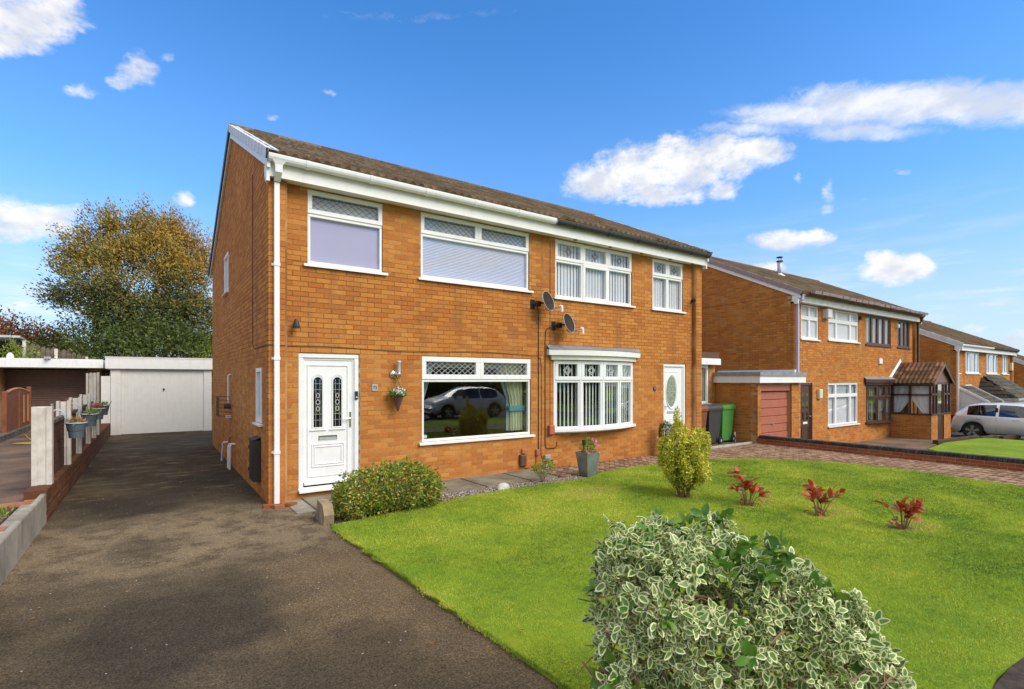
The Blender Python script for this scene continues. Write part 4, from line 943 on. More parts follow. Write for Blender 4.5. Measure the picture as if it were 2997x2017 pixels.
mat('oval_glass', ovg)
door77()
pq = MB().lathe([(0, 0), (0.055, 0), (0.058, 0.006), (0.052, 0.012), (0, 0.012)], n=20).build('number_plaque', 'gutter_dark', hB, loc=(8.33, 0.094, 1.56), rot=(R(90), 0, 0))
tm = text_mesh('77', 0.07); tm.materials.append(MATS['came_light']); link('numerals', tm, pq, loc=(0, 0, 0.0125))
cam2 = MB().tube([(9.72, 0.02, 3.74), (9.60, -0.06, 3.74)], 0.03, 10).box(9.70, 9.76, 0.0, 0.095, 3.71, 3.77); cam2.build('security_camera', 'dark_plastic', hB)
# flat-roofed side extension set back behind the right pier
ex = MB(); FE = ((0, 1.15, 0), (1, 0, 0), (0, 1, 0)); EO = (11.15, 11.98, 1.08, 2.19)
wall_slab(ex, [10.0, 12.28], [-0.3, 2.3], [EO], FE, 0.25); exo = ex.build('extension_wall', 'mortar', hB)
place_bricks([(*c, FE) for c in brick_cells(10.0, 12.28, 0.0, 2.25, [EO])], None, exo, 'brick_orange', (0, 0, 0), 0)
fw = MB(); fw.cbox(11.15, 11.98, 1.165, 1.23, 2.11, 2.19).cbox(11.15, 11.98, 1.165, 1.23, 1.08, 1.15).cbox(11.15, 11.22, 1.166, 1.23, 1.15, 2.11).cbox(11.90, 11.98, 1.166, 1.23, 1.15, 2.11).cbox(11.5, 11.57, 1.166, 1.23, 1.15, 2.11)
fwo = fw.build('window', 'upvc', hB); MB().box(11.2, 11.92, 1.2, 1.204, 1.14, 2.12).build('pane', 'glass_blind', fwo)
vertical(fwo, 11.2, 11.92, 1.15, 2.1, 'blind_cream', 1.26, 0.08, 0.078, 12); MB().box(11.1, 12.05, 1.08, 1.2, 1.03, 1.075).build('sill', 'upvc', fwo)
er = MB().box(10.0, 12.32, 0.98, 1.0, 2.2, 2.37, 0).box(10.0, 12.32, 1.0, 3.0, 2.26, 2.38, 0).box(10.0, 12.30, 1.02, 3.0, 2.381, 2.56, 1)
er.build('extension_roof', ['upvc', 'brown_plastic'], hB)

# =============================================================== neighbour pair (orange brick, lower down the slope)
def simple_lights(x0, x1, z0, z1, xs_, tz, t=0.06):
    e = [x0]+xs_+[x1]; L_ = []
    for i in range(len(e)-1):
        if tz: L_ += [(e[i], e[i+1], tz, z1, t, 0.01, None), (e[i], e[i+1], z0, tz, t, 0.01, None)]
        else: L_.append((e[i], e[i+1], z0, z1, t, 0.01, None))
    return L_
N1 = (0.59, 1.71, 3.54, 4.61); N2 = (2.39, 4.65, 3.58, 4.61); NL = (2.38, 4.62, 0.72, 2.14); ND = (0.56, 1.31, -0.05, 2.15)
hC = house('semi_detached_house', 'second brick house along, dark brown front door behind its flat-roofed red garage', 14.6, -0.49, 'L',
    dict(openings=[N1, N2, NL, ND], brick='brick_orange', tile_parts=False, verge='verge_red', gutter='brown_plastic', fascia='upvc', downpipe=(0.1, 'blind_lilac', 0.0), parts=300))
f = window(hC, *N1, simple_lights(*N1, [1.15], 4.2), gm='glass_blind'); roller(f, 0.62, 1.68, 3.56, 4.54, 'blind_white')
f = window(hC, *N2, simple_lights(*N2, [3.0, 4.05], 4.22), gm='glass_blind'); roller(f, 2.42, 4.62, 3.6, 4.54, 'blind_white')
f = window(hC, *NL, simple_lights(*NL, [2.95, 4.05], 1.72), gm='glass_blind'); roller(f, 2.42, 4.58, 0.75, 1.72, 'blind_white', 0.2); roller(f, 2.42, 4.58, 1.74, 2.1, 'frosted', 0.21)
nd = MB().cbox(0.56, 1.31, 0.12, 0.19, 2.08, 2.15).cbox(0.56, 0.63, 0.121, 0.19, 0, 2.08).cbox(1.24, 1.31, 0.121, 0.19, 0, 2.08).box(0.63, 1.24, 0.15, 0.18, 0, 2.08); door_mould(nd, 0.7, 1.17, 0.25, 0.8, 0.15)
ndo = nd.build('front_door', 'brown_frame', hC)
for c in (0.80, 1.06): MB().prism(arch(c, 0.12, 1.0, 1.85), 0.143, 0.147, 'y').build('glass', 'glass', ndo)
MB().cbox(0.8, 1.07, 0.138, 0.15, 0.86, 0.93, 0.003).build('letterbox', 'upvc', ndo); MB().tube([(1.2, 0.15, 1.1), (1.2, 0.1, 1.1), (1.1, 0.1, 1.1)], 0.012, 6).build('handle', 'chrome', ndo)
MB().cbox(1.60, 1.80, 0.0, 0.098, 1.65, 1.95, 0.02).build('porch_light', 'curtain_cream', hC)
MB().cbox(1.98, 2.28, -0.08, 0.098, 4.26, 4.55, 0.02).build('alarm_box', 'blind_white', hC)
MB().cbox(4.66, 4.76, 0.0, 0.098, 4.38, 4.5, 0.01).build('security_camera', 'dark_plastic', hC)
# eave course of loose purplish tiles along this roof
em = MB().box(0, 0.42, 0, 0.13, 0.02, 0.11).mesh('eave_tile', 'verge_red')
x = 0.35
while x < 9.6:
    if not (1.6 < x < 1.75): link('eave_tile', em, hC if x < 4.8 else None, loc=(x, -0.42, 4.83+random.uniform(-0.01, 0.01)), rot=(0.25, 0, random.uniform(-0.04, 0.04)))
    x += 0.47
orphans = [o for o in bpy.data.objects if o.name.startswith('eave_tile') and o.parent is None]
fp = thing('chimney_flue', 'white metal flue pipe with a cowl standing on the second roof', 'flue', (19.42, 3.0, 5.92))
MB().tube([(0, 0, -0.1), (0, 0, 0.62)], 0.085, 14).build('pipe', 'galv', fp, smooth=True)
MB().lathe([(0.25, -0.1), (0.2, 0.02), (0.1, 0.10), (0.086, 0.12)], n=16).build('flashing', 'upvc', fp)
MB().lathe([(0.13, 0.60), (0.13, 0.63), (0, 0.63)], n=14).lathe([(0.12, 0.76), (0.12, 0.79), (0, 0.80)], n=14).tube([(0.09, 0, 0.62), (0.09, 0, 0.77)], 0.008, 5).tube([(-0.09, 0, 0.62), (-0.09, 0, 0.77)], 0.008, 5).tube([(0, -0.09, 0.62), (0, -0.09, 0.77)], 0.008, 5).build('cowl', 'brown_plastic', fp)
# its attached flat-roofed garage
ga = thing('garage', 'flat-roofed brick garage with a terracotta red door beside the bins', 'garage', (12.3, -0.15, -0.45))
GF = ((0, 0, 0), (1, 0, 0), (0, 1, 0)); GS = ((0, 0, 0), (0, 1, 0), (1, 0, 0)); GO = (0.16, 1.82, -0.3, 2.08)
gw = MB(); wall_slab(gw, [0, 2.28], [-0.3, 2.3], [GO], GF, 0.2); wall_slab(gw, [0.02, 5.5], [-0.3, 2.3], [], GS, 0.2); gw.build('wall', 'mortar', ga)
place_bricks([(*c, GF) for c in brick_cells(0, 2.28, 0.0, 2.12, [GO])]+[(*c, GS) for c in brick_cells(0.032, 2.3, 0, 2.12)], None, ga, 'brick_orange', (12.3, -0.15, -0.45), 0)
MB().box(0.17, 1.84, 0.04, 0.10, 1.90, 2.08).build('lintel', 'red_door', ga)
gd_ = MB()
for i in range(8): gd_.cbox(0.18, 1.80, 0.10+0.012*(i % 2), 0.15, i*0.235+0.004, (i+1)*0.235-0.004, 0.012)
for i in range(8): MB().cbox(0.18, 1.80, 0.10+0.01*(i % 2), 0.14, i*0.235+0.005, (i+1)*0.235-0.005, 0.012).build('door_panel', 'red_door', ga)
MB().lathe([(0, 0), (0.03, 0), (0.03, 0.03), (0, 0.03)], n=10).build('handle', 'steel', ga, loc=(0.95, 0.10, 0.95), rot=(R(90), 0, 0))
MB().box(-0.1, 2.42, -0.12, -0.095, 2.13, 2.32).box(-0.1, -0.075, -0.095, 1.5, 2.13, 2.32).build('fascia', 'upvc', ga)
MB().box(-0.13, 2.42, -0.15, 1.5, 2.321, 2.43).box(-0.05, 2.28, 1.5, 5.5, 2.321, 2.40).build('roof', 'lead', ga)
for i in range(5): MB().box(2.2, 2.29, 0.1+i*0.52, 0.6+i*0.52, 2.44, 2.52).build('flashing', 'upvc', ga)
# right half of the pair
M1 = (5.27, 7.51, 3.55, 4.61); M2 = (8.15, 9.39, 3.55, 4.61); MBY = (5.36, 7.44, 0.72, 2.08); MD = (7.9, 9.3, 0.0, 2.1)
hD = house('semi_detached_house', 'brick house with dark brown window frames, bow window and gabled porch', 14.6, -0.49, 'R',
    dict(openings=[M1, M2, MBY, MD], verge='verge_red', gutter='brown_plastic', fascia='upvc', parts=300, downpipe=(9.9, 'brown_frame', 0.0)))
for o in orphans: o.parent = hD
f = window(hD, *M1, simple_lights(*M1, [5.83, 6.39, 6.95], None, 0.07), fm='brown_frame', sillm='brown_frame', gm='glass_blind'); vertical(f, 5.33, 7.45, 3.6, 4.52, 'blind_white', 0.2, 0.14, 0.138, 5)
f = window(hD, *M2, simple_lights(*M2, [8.55, 8.98], None, 0.07), fm='brown_frame', sillm='brown_frame', gm='glass_blind'); vertical(f, 8.2, 9.34, 3.6, 4.52, 'blind_white', 0.2, 0.14, 0.138, 5)
bow(hD, 5.29, 7.5, 0.72, 2.05, 0.22, 'brown_frame', 1.6, 4, pat=None, blind='blind_cream', canopy=('brown_frame', 'lead'), bl=(0.1, 0.098, 8))
MB().cbox(6.35, 6.62, 0.05, 0.098, 2.85, 3.05, 0.01).build('vent_cover', 'upvc', hD)
MB().cbox(7.98, 8.14, 0.0, 0.098, 4.28, 4.44, 0.02).build('alarm_box', 'blind_white', hD)
# porch
po = thing('porch', 'brown-framed gabled porch with net curtains on low brick walls', 'porch', (22.0, -1.2, -0.49))
PF = ((0, 0, 0), (1, 0, 0), (0, 1, 0)); PS = ((0, 0, 0), (0, 1, 0), (1, 0, 0)); PD = (0.66, 1.36, -0.2, 0.94)
pw = MB(); wall_slab(pw, [0, 2.1], [-0.2, 0.94], [PD], PF, 0.12); wall_slab(pw, [0.02, 1.25], [-0.2, 0.94], [], PS, 0.12); pw.build('wall', 'mortar', po)
place_bricks([(*c, PF) for c in brick_cells(0, 2.1, 0, 0.93, [PD])]+[(*c, PS) for c in brick_cells(0.032, 1.25, 0, 0.93)], None, po, 'brick_orange', (22, -1.2, -0.49), 0)
pf = MB()
for (a, b) in ((0.0, 0.07), (0.33, 0.40), (0.62, 0.70), (1.32, 1.40), (1.66, 1.73), (2.03, 2.1)): pf.box(a, b, 0.0, 0.07, 0.95, 2.08)
pf.box(0, 2.1, -0.02, 0.09, 0.94, 1.0).box(0, 2.1, -0.005, 0.08, 2.08, 2.16).box(0.0, 0.66, 0.0, 0.06, 1.68, 1.74).box(1.4, 2.1, 0, 0.06, 1.68, 1.74)
pf.box(-0.02, 0.08, 0.07, 1.29, 0.94, 1.0).box(0, 0.07, 0.08, 1.29, 2.08, 2.16).box(0, 0.07, 0.62, 0.69, 1.0, 2.08).box(0, 0.06, 0.09, 1.29, 1.66, 1.72).box(0, 0.08, 1.18, 1.29, 1.0, 2.08)
pf.box(0.70, 0.78, 0.03, 0.07, 0.0, 2.08).box(1.24, 1.32, 0.03, 0.07, 0.0, 2.08).box(0.78, 1.24, 0.03, 0.07, 0.0, 0.5).box(0.78, 1.24, 0.03, 0.07, 0.9, 1.0).box(0.78, 1.24, 0.04, 0.06, 0.5, 0.9)
pf.build('frame', 'brown_frame', po)
for (a, b) in ((0.07, 0.33), (0.40, 0.62), (0.78, 1.24), (1.40, 1.66), (1.73, 2.03)): MB().box(a, b, 0.035, 0.04, 1.0, 2.08).build('pane', 'glass', po)
for (a, b) in ((0.08, 0.62), (0.69, 1.18)): MB().box(0.035, 0.04, a, b, 1.0, 2.08).build('pane', 'glass_blind', po)
nc = MB()
for (c, s_) in ((0.1, 1), (1.17, -1)):
    V = []
    for j_ in range(9):
        v_ = j_/8; w = 0.30-0.02*v_ if v_ < 0.5 else 0.29-0.02*v_; edge = 0.52*(1-v_**1.5)+0.18
        for i in range(9): V.append((0.09+0.01*math.sin(i*2.2), c+s_*edge*i/8, 2.06-(v_*1.04)))
    nc.add(V, [(j_*9+i, j_*9+i+1, (j_+1)*9+i+1, (j_+1)*9+i) for j_ in range(8) for i in range(8)])
nc.build('net_curtain', 'blind_white', po)
MB().add([(-0.02, 0.0, 2.16), (2.12, 0.0, 2.16), (1.05, 0.0, 2.80), (-0.02, 0.04, 2.16), (2.12, 0.04, 2.16), (1.05, 0.04, 2.80)], [(0, 1, 2), (5, 4, 3), (0, 3, 4, 1), (1, 4, 5, 2), (2, 5, 3, 0)]).build('gable_panel', 'pink_timber', po)
for s_ in (0, 1):
    bg_ = MB(); pts = [(-0.12, 2.10), (1.05, 2.88), (1.05, 2.76), (-0.08, 2.0)] if s_ == 0 else [(2.22, 2.10), (1.05, 2.88), (1.05, 2.76), (2.18, 2.0)]
    bg_.prism(pts, -0.12, -0.09, 'y'); bg_.build('bargeboard', 'brown_frame' if s_ else 'pink_timber', po)
tmesh = tile_mesh('roof_tile_brown')
for s_ in (0, 1):
    an = math.atan2(0.78, 1.17)
    for r_ in range(5):
        for i in range(5):
            d = r_*0.28; xx = -0.14+d*math.cos(an) if s_ == 0 else 2.24-d*math.cos(an); zz = 2.10+d*math.sin(an)
            o = link('tile', tmesh, po, loc=(xx, (-0.12+(i+1)*0.285) if s_ == 0 else (-0.12+i*0.285), zz)); o.scale = (0.97, 0.76, 1)
            o.rotation_euler = Matrix(((0, math.cos(an), -math.sin(an)), (-1, 0, 0), (0, math.sin(an), math.cos(an)))).to_euler() if s_ == 0 else Matrix(((0, -math.cos(an), math.sin(an)), (1, 0, 0), (0, math.sin(an), math.cos(an)))).to_euler()
MB().prism([(0.93, 2.84), (1.05, 2.93), (1.17, 2.84)], -0.13, 1.3, 'y').build('ridge', 'roof_tile_brown', po)
MB().box(-0.16, -0.06, -0.12, 1.28, 2.02, 2.12).build('gutter', 'dark_plastic', po)
MB().prism([(1.22, 2.05), (1.29, 2.05), (1.29, 2.2), (1.22, 2.2)], -0.3, 0.0, 'x').build('flashing', 'lead', po)
fl2 = MB()
an = math.atan2(0.78, 1.17)
fl2.add([(-0.16, 1.26, 2.16), (1.05, 1.26, 2.98), (1.05, 1.299, 3.08), (-0.2, 1.299, 2.26)], [(0, 1, 2, 3)]).build('lead_flashing', 'upvc', po)

# =============================================================== third pair and far roof
T = [(0.45, 0.85, 3.55, 4.61), (1.75, 4.0, 3.55, 4.61)]; T2 = [(5.2, 7.3, 3.55, 4.61), (8.1, 9.3, 3.55, 4.61)]
hE = house('semi_detached_house', 'third brick house down the slope with white downpipe and lean-to', 29.4, -1.47, 'L',
    dict(openings=T, parts=0, gutter='upvc', fascia='upvc', downpipe=(0.1, 'upvc', 0.0), brick='brick_orange'))
hF = house('semi_detached_house', 'right half of the third brick pair with a black gutter', 29.4, -1.47, 'R',
    dict(openings=T2, parts=0, gutter='gutter_dark', fascia='upvc', brick='brick_orange'))
for hh, ts, dv_ in ((hE, T, [[], [2.3, 3.45]]), (hF, T2, [[5.8, 6.75], [8.5, 8.9]])):
    for o_, dd in zip(ts, dv_):
        f = window(hh, *o_, simple_lights(*o_, dd, None, 0.07), gm='glass'); w_ = o_[1]-o_[0]
        roller(f, o_[0]+0.06, o_[0]+w_*0.22, 3.6, 4.52, 'blind_white', 0.3); roller(f, o_[0]+w_*0.78, o_[1]-0.06, 3.6, 4.52, 'blind_white', 0.3)
MB().cbox(9.5, 9.78, -0.04, 0.098, 3.75, 4.2, 0.02).build('alarm_box', 'curtain_cream', hF)
MB().box(0.35, 1.3, -0.25, -0.20, 2.95, 3.0).build('bracket', 'blind_white', hE)
ln = thing('lean_to', 'white lean-to with a grey tiled roof against the third house', 'lean-to', (29.7, 0.1, -1.47))
ll = MB(); ll.prism([(0, 0), (0, 2.9), (-1.15, 2.17), (-1.15, 0)], 0, 0.06, 'x'); ll.build('side_panel', 'render_white', ln)
for i in range(12): MB().box(-0.012, -0.001, -1.15, 0, 1.0+i*0.16, 1.0+i*0.16+0.006).build('joint', 'galv', ln) if i*0.16+1.0 < 2.15 else None
for (a_, b_) in ((-0.06, -0.001), (2.1, 2.16)): MB().prism([(0.02, 3.02), (-1.22, 2.25), (-1.22, 2.12), (0.02, 2.9)], a_, b_, 'x').build('bargeboard', 'upvc', ln)
for r_ in range(5):
    for i in range(6): MB().prism([(-1.2+r_*0.24, 2.17+r_*0.155), (-1.2+(r_+1)*0.24+0.03, 2.17+(r_+1)*0.155-0.005), (-1.2+(r_+1)*0.24+0.03, 2.19+(r_+1)*0.155), (-1.2+r_*0.24, 2.215+r_*0.155)], 0.01+i*0.345, 0.345+i*0.345, 'x').build('tile', 'roof_tile_grey', ln)
MB().box(0, 2.1, -1.12, -1.05, 0.0, 2.16).build('front_panel', 'render_white', ln)
pr = thing('porch', 'hipped porch roof of dark grey tiles beyond the silver car', 'porch', (33.0, 0.1, -1.47))
for r_ in range(6):
    for i in range(12):
        a = i*0.36; MB().prism([(-1.5+r_*0.26, 2.32+r_*0.19), (-1.5+(r_+1)*0.26+0.03, 2.32+(r_+1)*0.19-0.005), (-1.5+(r_+1)*0.26+0.03, 2.345+(r_+1)*0.19), (-1.5+r_*0.26, 2.37+r_*0.19)], max(a, r_*0.2)+0.006, a+0.36, 'x').build('tile', 'roof_tile_grey', pr) if a+0.36 > r_*0.2+0.03 else None
for r_ in range(5):
    pts = [(-0.05+r_*0.12, -1.5+r_*0.3, 2.32+r_*0.2), (-0.05+r_*0.12, 0.0, 2.32+r_*0.2), (0.12+r_*0.12, 0.0, 2.54+r_*0.2), (0.12+r_*0.12, -1.3+r_*0.3, 2.54+r_*0.2)]
    MB().add(pts+[(p[0]+0.03, p[1], p[2]-0.03) for p in pts], [(0, 1, 2, 3), (7, 6, 5, 4), (0, 4, 5, 1), (3, 2, 6, 7), (0, 3, 7, 4), (1, 5, 6, 2)]).build('tile', 'roof_tile_grey', pr)
MB().box(-0.06, 4.3, -1.56, -1.5, 2.22, 2.32).box(-0.06, 0.0, -1.5, 0, 2.22, 2.32).build('fascia', 'galv', pr)
MB().box(0, 4.3, -1.4, 0, 0.0, 2.22).build('wall', 'render_white', pr)
hG = house('semi_detached_house', 'farthest brick house at the right edge, showing its roof and white bargeboard', 44.0, -2.3, 'L',
    dict(openings=[U1, U2], parts=0, gutter='upvc', fascia='upvc'))
for o_ in (U1, U2): window(hG, *o_, simple_lights(*o_, [], None, 0.07), gm='glass')

# =============================================================== satellite dishes, cables, boxes
def dish(loc, rotz, label, conelen):
    t_ = thing('satellite_dish', label, 'satellite dish', loc, 0, 'satellite dishes on the party wall')
    n, m_ = 6, 26; V = [(0, 0, 0)]; 
    for i in range(1, n+1):
        for k in range(m_):
            a = 2*math.pi*k/m_; r_ = i/n; V.append((0.22*r_*math.cos(a), -0.055*r_*r_+0.0, 0.27*r_*math.sin(a)))
    Fc = [(0, 1+k, 1+(k+1) % m_) for k in range(m_)]+[(1+(i-1)*m_+k, 1+i*m_+k, 1+i*m_+(k+1) % m_, 1+(i-1)*m_+(k+1) % m_) for i in range(1, n) for k in range(m_)]
    M_ = Matrix.Translation((0.20, -0.20, 0.04)) @ Matrix.Scale(0.76, 4) @ Matrix.Rotation(rotz, 4, 'Z') @ Matrix.Rotation(R(-18), 4, 'X')
    mb = MB(); mb.add([tuple(M_ @ Vector(v_)) for v_ in V], Fc); mb.add([tuple(M_ @ Vector((v_[0], v_[1]+0.006, v_[2]))) for v_ in V], [f_[::-1] for f_ in Fc])
    mb.build('dish', 'dish_mesh', t_, smooth=True)
    rim = [M_ @ Vector(V[1+(n-1)*m_+k]) for k in range(m_)]; MB().tube(rim+[rim[0]], 0.006, 5).build('rim', 'galv', t_)
    MB().box(-0.02, 0.0, -0.0, 0.0, 0, 0).v
    MB().box(-0.05, 0.05, -0.012, 0.0, -0.09, 0.09).build('wall_plate', 'dark_plastic', t_)
    MB().tube([(0, -0.01, 0), (0.05, -0.10, 0), tuple(M_ @ Vector((0, 0.05, 0)))], 0.018, 8).box(0.02, 0.09, -0.16, -0.06, -0.05, 0.05).build('bracket', 'dark_plastic', t_)
    tip = M_ @ Vector((0, -0.40, -0.30)); b0 = M_ @ Vector((0, 0.01, -0.24))
    MB().tube([M_ @ Vector((0, 0.04, 0)), M_ @ Vector((0, 0.05, -0.2)), b0, tip], 0.011, 6).build('arm', 'steel', t_)
    MB().tube([tip, tip+(M_ @ Vector((0, 0, 0))-M_ @ Vector((0, -0.05, -0.03)))], 0.03, 10).tube([tip, tip+Vector((0, 0, -0.10))], 0.024, 8).build('receiver', 'upvc', t_)
    return t_
def dm(t):
    P = wpos(t); return bsdf(t, t.ramp(t.noise(P, 9, 4), [(0.3, (0.030, 0.023, 0.016)), (0.7, (0.05, 0.038, 0.027))]), 0.7, 0.0, spec=0.15)
mat('dish_mesh', dm)
dish((4.74, 0.098, 3.24), R(14), 'upper left brown satellite dish, beside the wide pleated-blind window', 0.4)
dish((5.27, 0.098, 2.85), R(14), 'lower right dark satellite dish, above the canopy of the bow window', 0.4)
c1 = MB().tube([(4.80, 0.02, 3.2), (4.86, 0.06, 3.12), (4.885, 0.09, 2.95), (4.885, 0.092, 0.4)], 0.009, 5); tag(c1.build('cable', 'dark_plastic'), 'thick black cable dropping from the upper dish to a red box', 'cable')
c2 = MB().tube([(5.25, 0.08, 2.82), (5.12, 0.088, 2.80), (5.06, 0.088, 2.72), (5.05, 0.088, 2.5), (5.05, 0.088, 0.50), (5.07, 0.088, 0.42), (5.14, 0.088, 0.40), (5.30, 0.088, 0.40), (5.35, 0.088, 0.44), (5.35, 0.088, 0.52)], 0.007, 5); tag(c2.build('cable', 'dark_plastic'), 'black cable from the lower dish ending in a loop under the bow window', 'cable')
c3 = MB().tube([(5.18, 0.09, 4.5), (5.18, 0.09, 0.86)], 0.004, 4); tag(c3.build('cable', 'dark_plastic'), 'thin dark wire running from the eaves down past both dishes', 'cable')
c4 = MB().tube([(4.83, 0.088, 0.30), (4.81, 0.088, 0.12), (4.90, 0.085, 0.05), (5.05, 0.085, 0.06)], 0.006, 5).tube([(4.53, 0.086, 0.12), (4.57, 0.086, 0.06), (4.68, 0.086, 0.06)], 0.006, 5); tag(c4.build('cable', 'dark_plastic'), 'black cable ends sagging near the ground below the red box', 'cable')
tag(MB().cbox(4.42, 4.56, 0.03, 0.098, 0.11, 0.33, 0.02).build('utility_box', 'brown_plastic'), 'rounded brown box fixed low on the wall under the big window', 'utility box')
tag(MB().cbox(4.47, 4.56, 0.06, 0.098, 0.35, 0.44, 0.01).build('utility_box', 'terracotta_plastic'), 'small terracotta box just above the rounded brown box', 'utility box')
tag(MB().cbox(4.81, 4.89, 0.05, 0.098, 0.29, 0.40, 0.01).build('utility_box', 'terracotta_plastic'), 'small terracotta box where the thick black cable ends', 'utility box')
tag(MB().cbox(5.02, 5.16, 0.04, 0.098, 0.17, 0.28, 0.012).build('junction_box', 'grey_plastic'), 'pale grey junction box low between the two houses', 'junction box')
tag(MB().cbox(5.12, 5.25, 0.02, 0.098, 0.68, 0.86, 0.01).build('utility_box', 'terracotta_plastic'), 'terracotta box against the left end of the bow window sill', 'utility box')
tag(MB().cbox(4.98, 5.12, 0.0, 0.098, -0.02, 0.10, 0.012).build('junction_box', 'concrete_pale'), 'cream box standing on the slabs below the junction box', 'junction box')
# wall lamp and hanging basket
wl = thing('wall_lamp', 'chrome wall lamp with a clear glass tube left of the big window', 'lamp', (1.89, 0.098, 1.86))
MB().lathe([(0, 0), (0.062, 0), (0.068, 0.012), (0.05, 0.03), (0, 0.034)], n=18).build('base', 'chrome', wl, rot=(R(90), 0, 0), smooth=True)
MB().tube([(0.0, -0.03, 0), (0.05, -0.075, 0)], 0.012, 8).lathe([(0.0, -0.1), (0.03, -0.1), (0.034, -0.02), (0.03, 0.0), (0, 0)], (0.06, -0.09, 0.03), 12).build('holder', 'chrome', wl, smooth=True)
MB().lathe([(0.026, 0.0), (0.026, 0.15), (0.033, 0.16), (0.033, 0.19), (0, 0.19)], (0.06, -0.09, 0.03), 12).build('lamp_glass', 'frosted', wl, smooth=True)
hb = thing('hanging_basket', 'dark cone basket of white pansies hanging below the wall lamp', 'hanging basket', (1.92, -0.02, 1.40))
MB().lathe([(0.11, 0.11), (0.115, 0.125), (0.10, 0.125), (0.055, 0.0), (0.018, -0.13), (0.0, -0.15)], n=14).build('basket', 'brown_plastic', hb)
MB().tube([(-0.1, 0, 0.12), (0, 0.06, 0.42)], 0.003, 4).tube([(0.1, 0, 0.12), (0, 0.06, 0.42)], 0.003, 4).tube([(0, 0.06, 0.42), (0, 0.1, 0.45)], 0.006, 5).build('hanger', 'dark_plastic', hb)
P_, U_ = blob_points([(0, 0, 0.14, 0.13, 0.12, 0.07)], 260, 0.6); P_ = P_[P_[:, 2] > 0.10]; scatter_leaves('foliage', P_, unit(P_-np.array([0, 0, 0.1])), 0.05, 0.028, 'leaf_plain', hb)
def flowers(parent, pts, r, mt):
    for p in pts:
        mb = MB()
        for k in range(5):
            a = 2*math.pi*k/5+random.random(); c, s_ = math.cos(a), math.sin(a)
            mb.add([(0, 0, 0), (r*(c-0.45*s_)*0.8, -0.008, r*(s_+0.45*c)*0.8), (r*c, -0.004, r*s_), (r*(c+0.45*s_)*0.8, -0.008, r*(s_-0.45*c)*0.8)], [(0, 1, 2, 3)])
        mb.build('flower', mt, parent, loc=p, rot=(random.uniform(-0.6, 0.2), 0, random.uniform(-0.9, 0.3)))
flowers(hb, [(-0.08, -0.06, 0.20), (-0.02, -0.09, 0.19), (0.03, -0.1, 0.17), (0.07, -0.06, 0.21), (0.0, -0.05, 0.23), (0.05, -0.11, 0.15), (-0.05, -0.1, 0.17)], 0.034, 'petal_white')

# =============================================================== paths, paving, lawn
path = thing('garden_path', 'path of worn concrete slabs along the foot of the near house', 'path', (0, 0, 0))
path['kind'] = 'structure'
x = 0.46; ws = [0.86, 0.9, 0.9, 0.9, 0.62]
for w in ws:
    y0 = -0.82-random.uniform(0, 0.03)
    MB().cbox(0, w-0.022, 0, 0.035, 0, 0.9, 0.006).build('slab', 'slab_paving', path, loc=(x, y0, 0.032), rot=(R(-90)+random.uniform(-0.006, 0.006), 0, random.uniform(-0.008, 0.008))) if False else \
        MB().add([(0.0, 0, 0), (w-0.025, 0, 0), (w-0.025, 0.90, 0), (0, 0.90, 0), (0.006, 0.006, 0.035), (w-0.031, 0.006, 0.035), (w-0.031, 0.894, 0.035), (0.006, 0.894, 0.035)], [(0,1,5,4),(1,2,6,5),(2,3,7,6),(3,0,4,7),(4,5,6,7)]).build('slab', 'slab_paving', path, loc=(x, y0, random.uniform(-0.004, 0.004)), rot=(random.uniform(-0.005, 0.005), random.uniform(-0.005, 0.005), random.uniform(-0.01, 0.01)))
    x += w
MB().box(0.22, 0.46, -0.75, 0.1, -0.02, 0.012).box(0.46, 4.7, 0.085, 0.1, -0.02, 0.03).build('concrete_strip', 'concrete', path)
# flower bed soil and gravel between slabs and lawn
sheet('flower_bed', [(0.42, -1.75), (1.0, -1.66), (1.75, -1.45), (2.9, -1.3), (4.2, -1.28), (5.1, -1.3), (5.5, -0.9), (4.75, -0.80), (0.46, -0.80)], -0.05, 0.012, 'soil', kind='structure')
gp = []
for _ in range(2600):
    x = random.uniform(1.75, 5.0); y = random.uniform(-1.24, -0.86)+(0.1 if x > 4 else 0)*0
    gp.append((x, y))
gv = np.array(gp); n = len(gv); r_ = 0.008+0.012*rng.random(n)
oc = np.array([(1, 0, 0), (-1, 0, 0), (0, 1, 0), (0, -1, 0), (0, 0, 0.7), (0, 0, -0.7)]); V = np.stack([np.c_[gv, np.full(n, 0.018)]+oc[k]*r_[:, None]*(0.7+0.6*rng.random((n, 3))) for k in range(6)], 1).reshape(-1, 3)
Fc = (np.arange(n)[:, None, None]*6+np.array([(0, 2, 4), (2, 1, 4), (1, 3, 4), (3, 0, 4), (0, 3, 5), (3, 1, 5), (1, 2, 5), (2, 0, 5)])[None]).reshape(-1, 3)
def grav(t):
    r = isl(t); return bsdf(t, t.ramp(r, [(0, (0.10, 0.07, 0.05)), (0.5, (0.24, 0.19, 0.15)), (0.85, (0.36, 0.30, 0.25)), (1, (0.6, 0.56, 0.5))]), 0.85)
mat('gravel', grav)
link('gravel', npmesh('gravel', V, Fc, 'gravel'), None, kind='stuff')
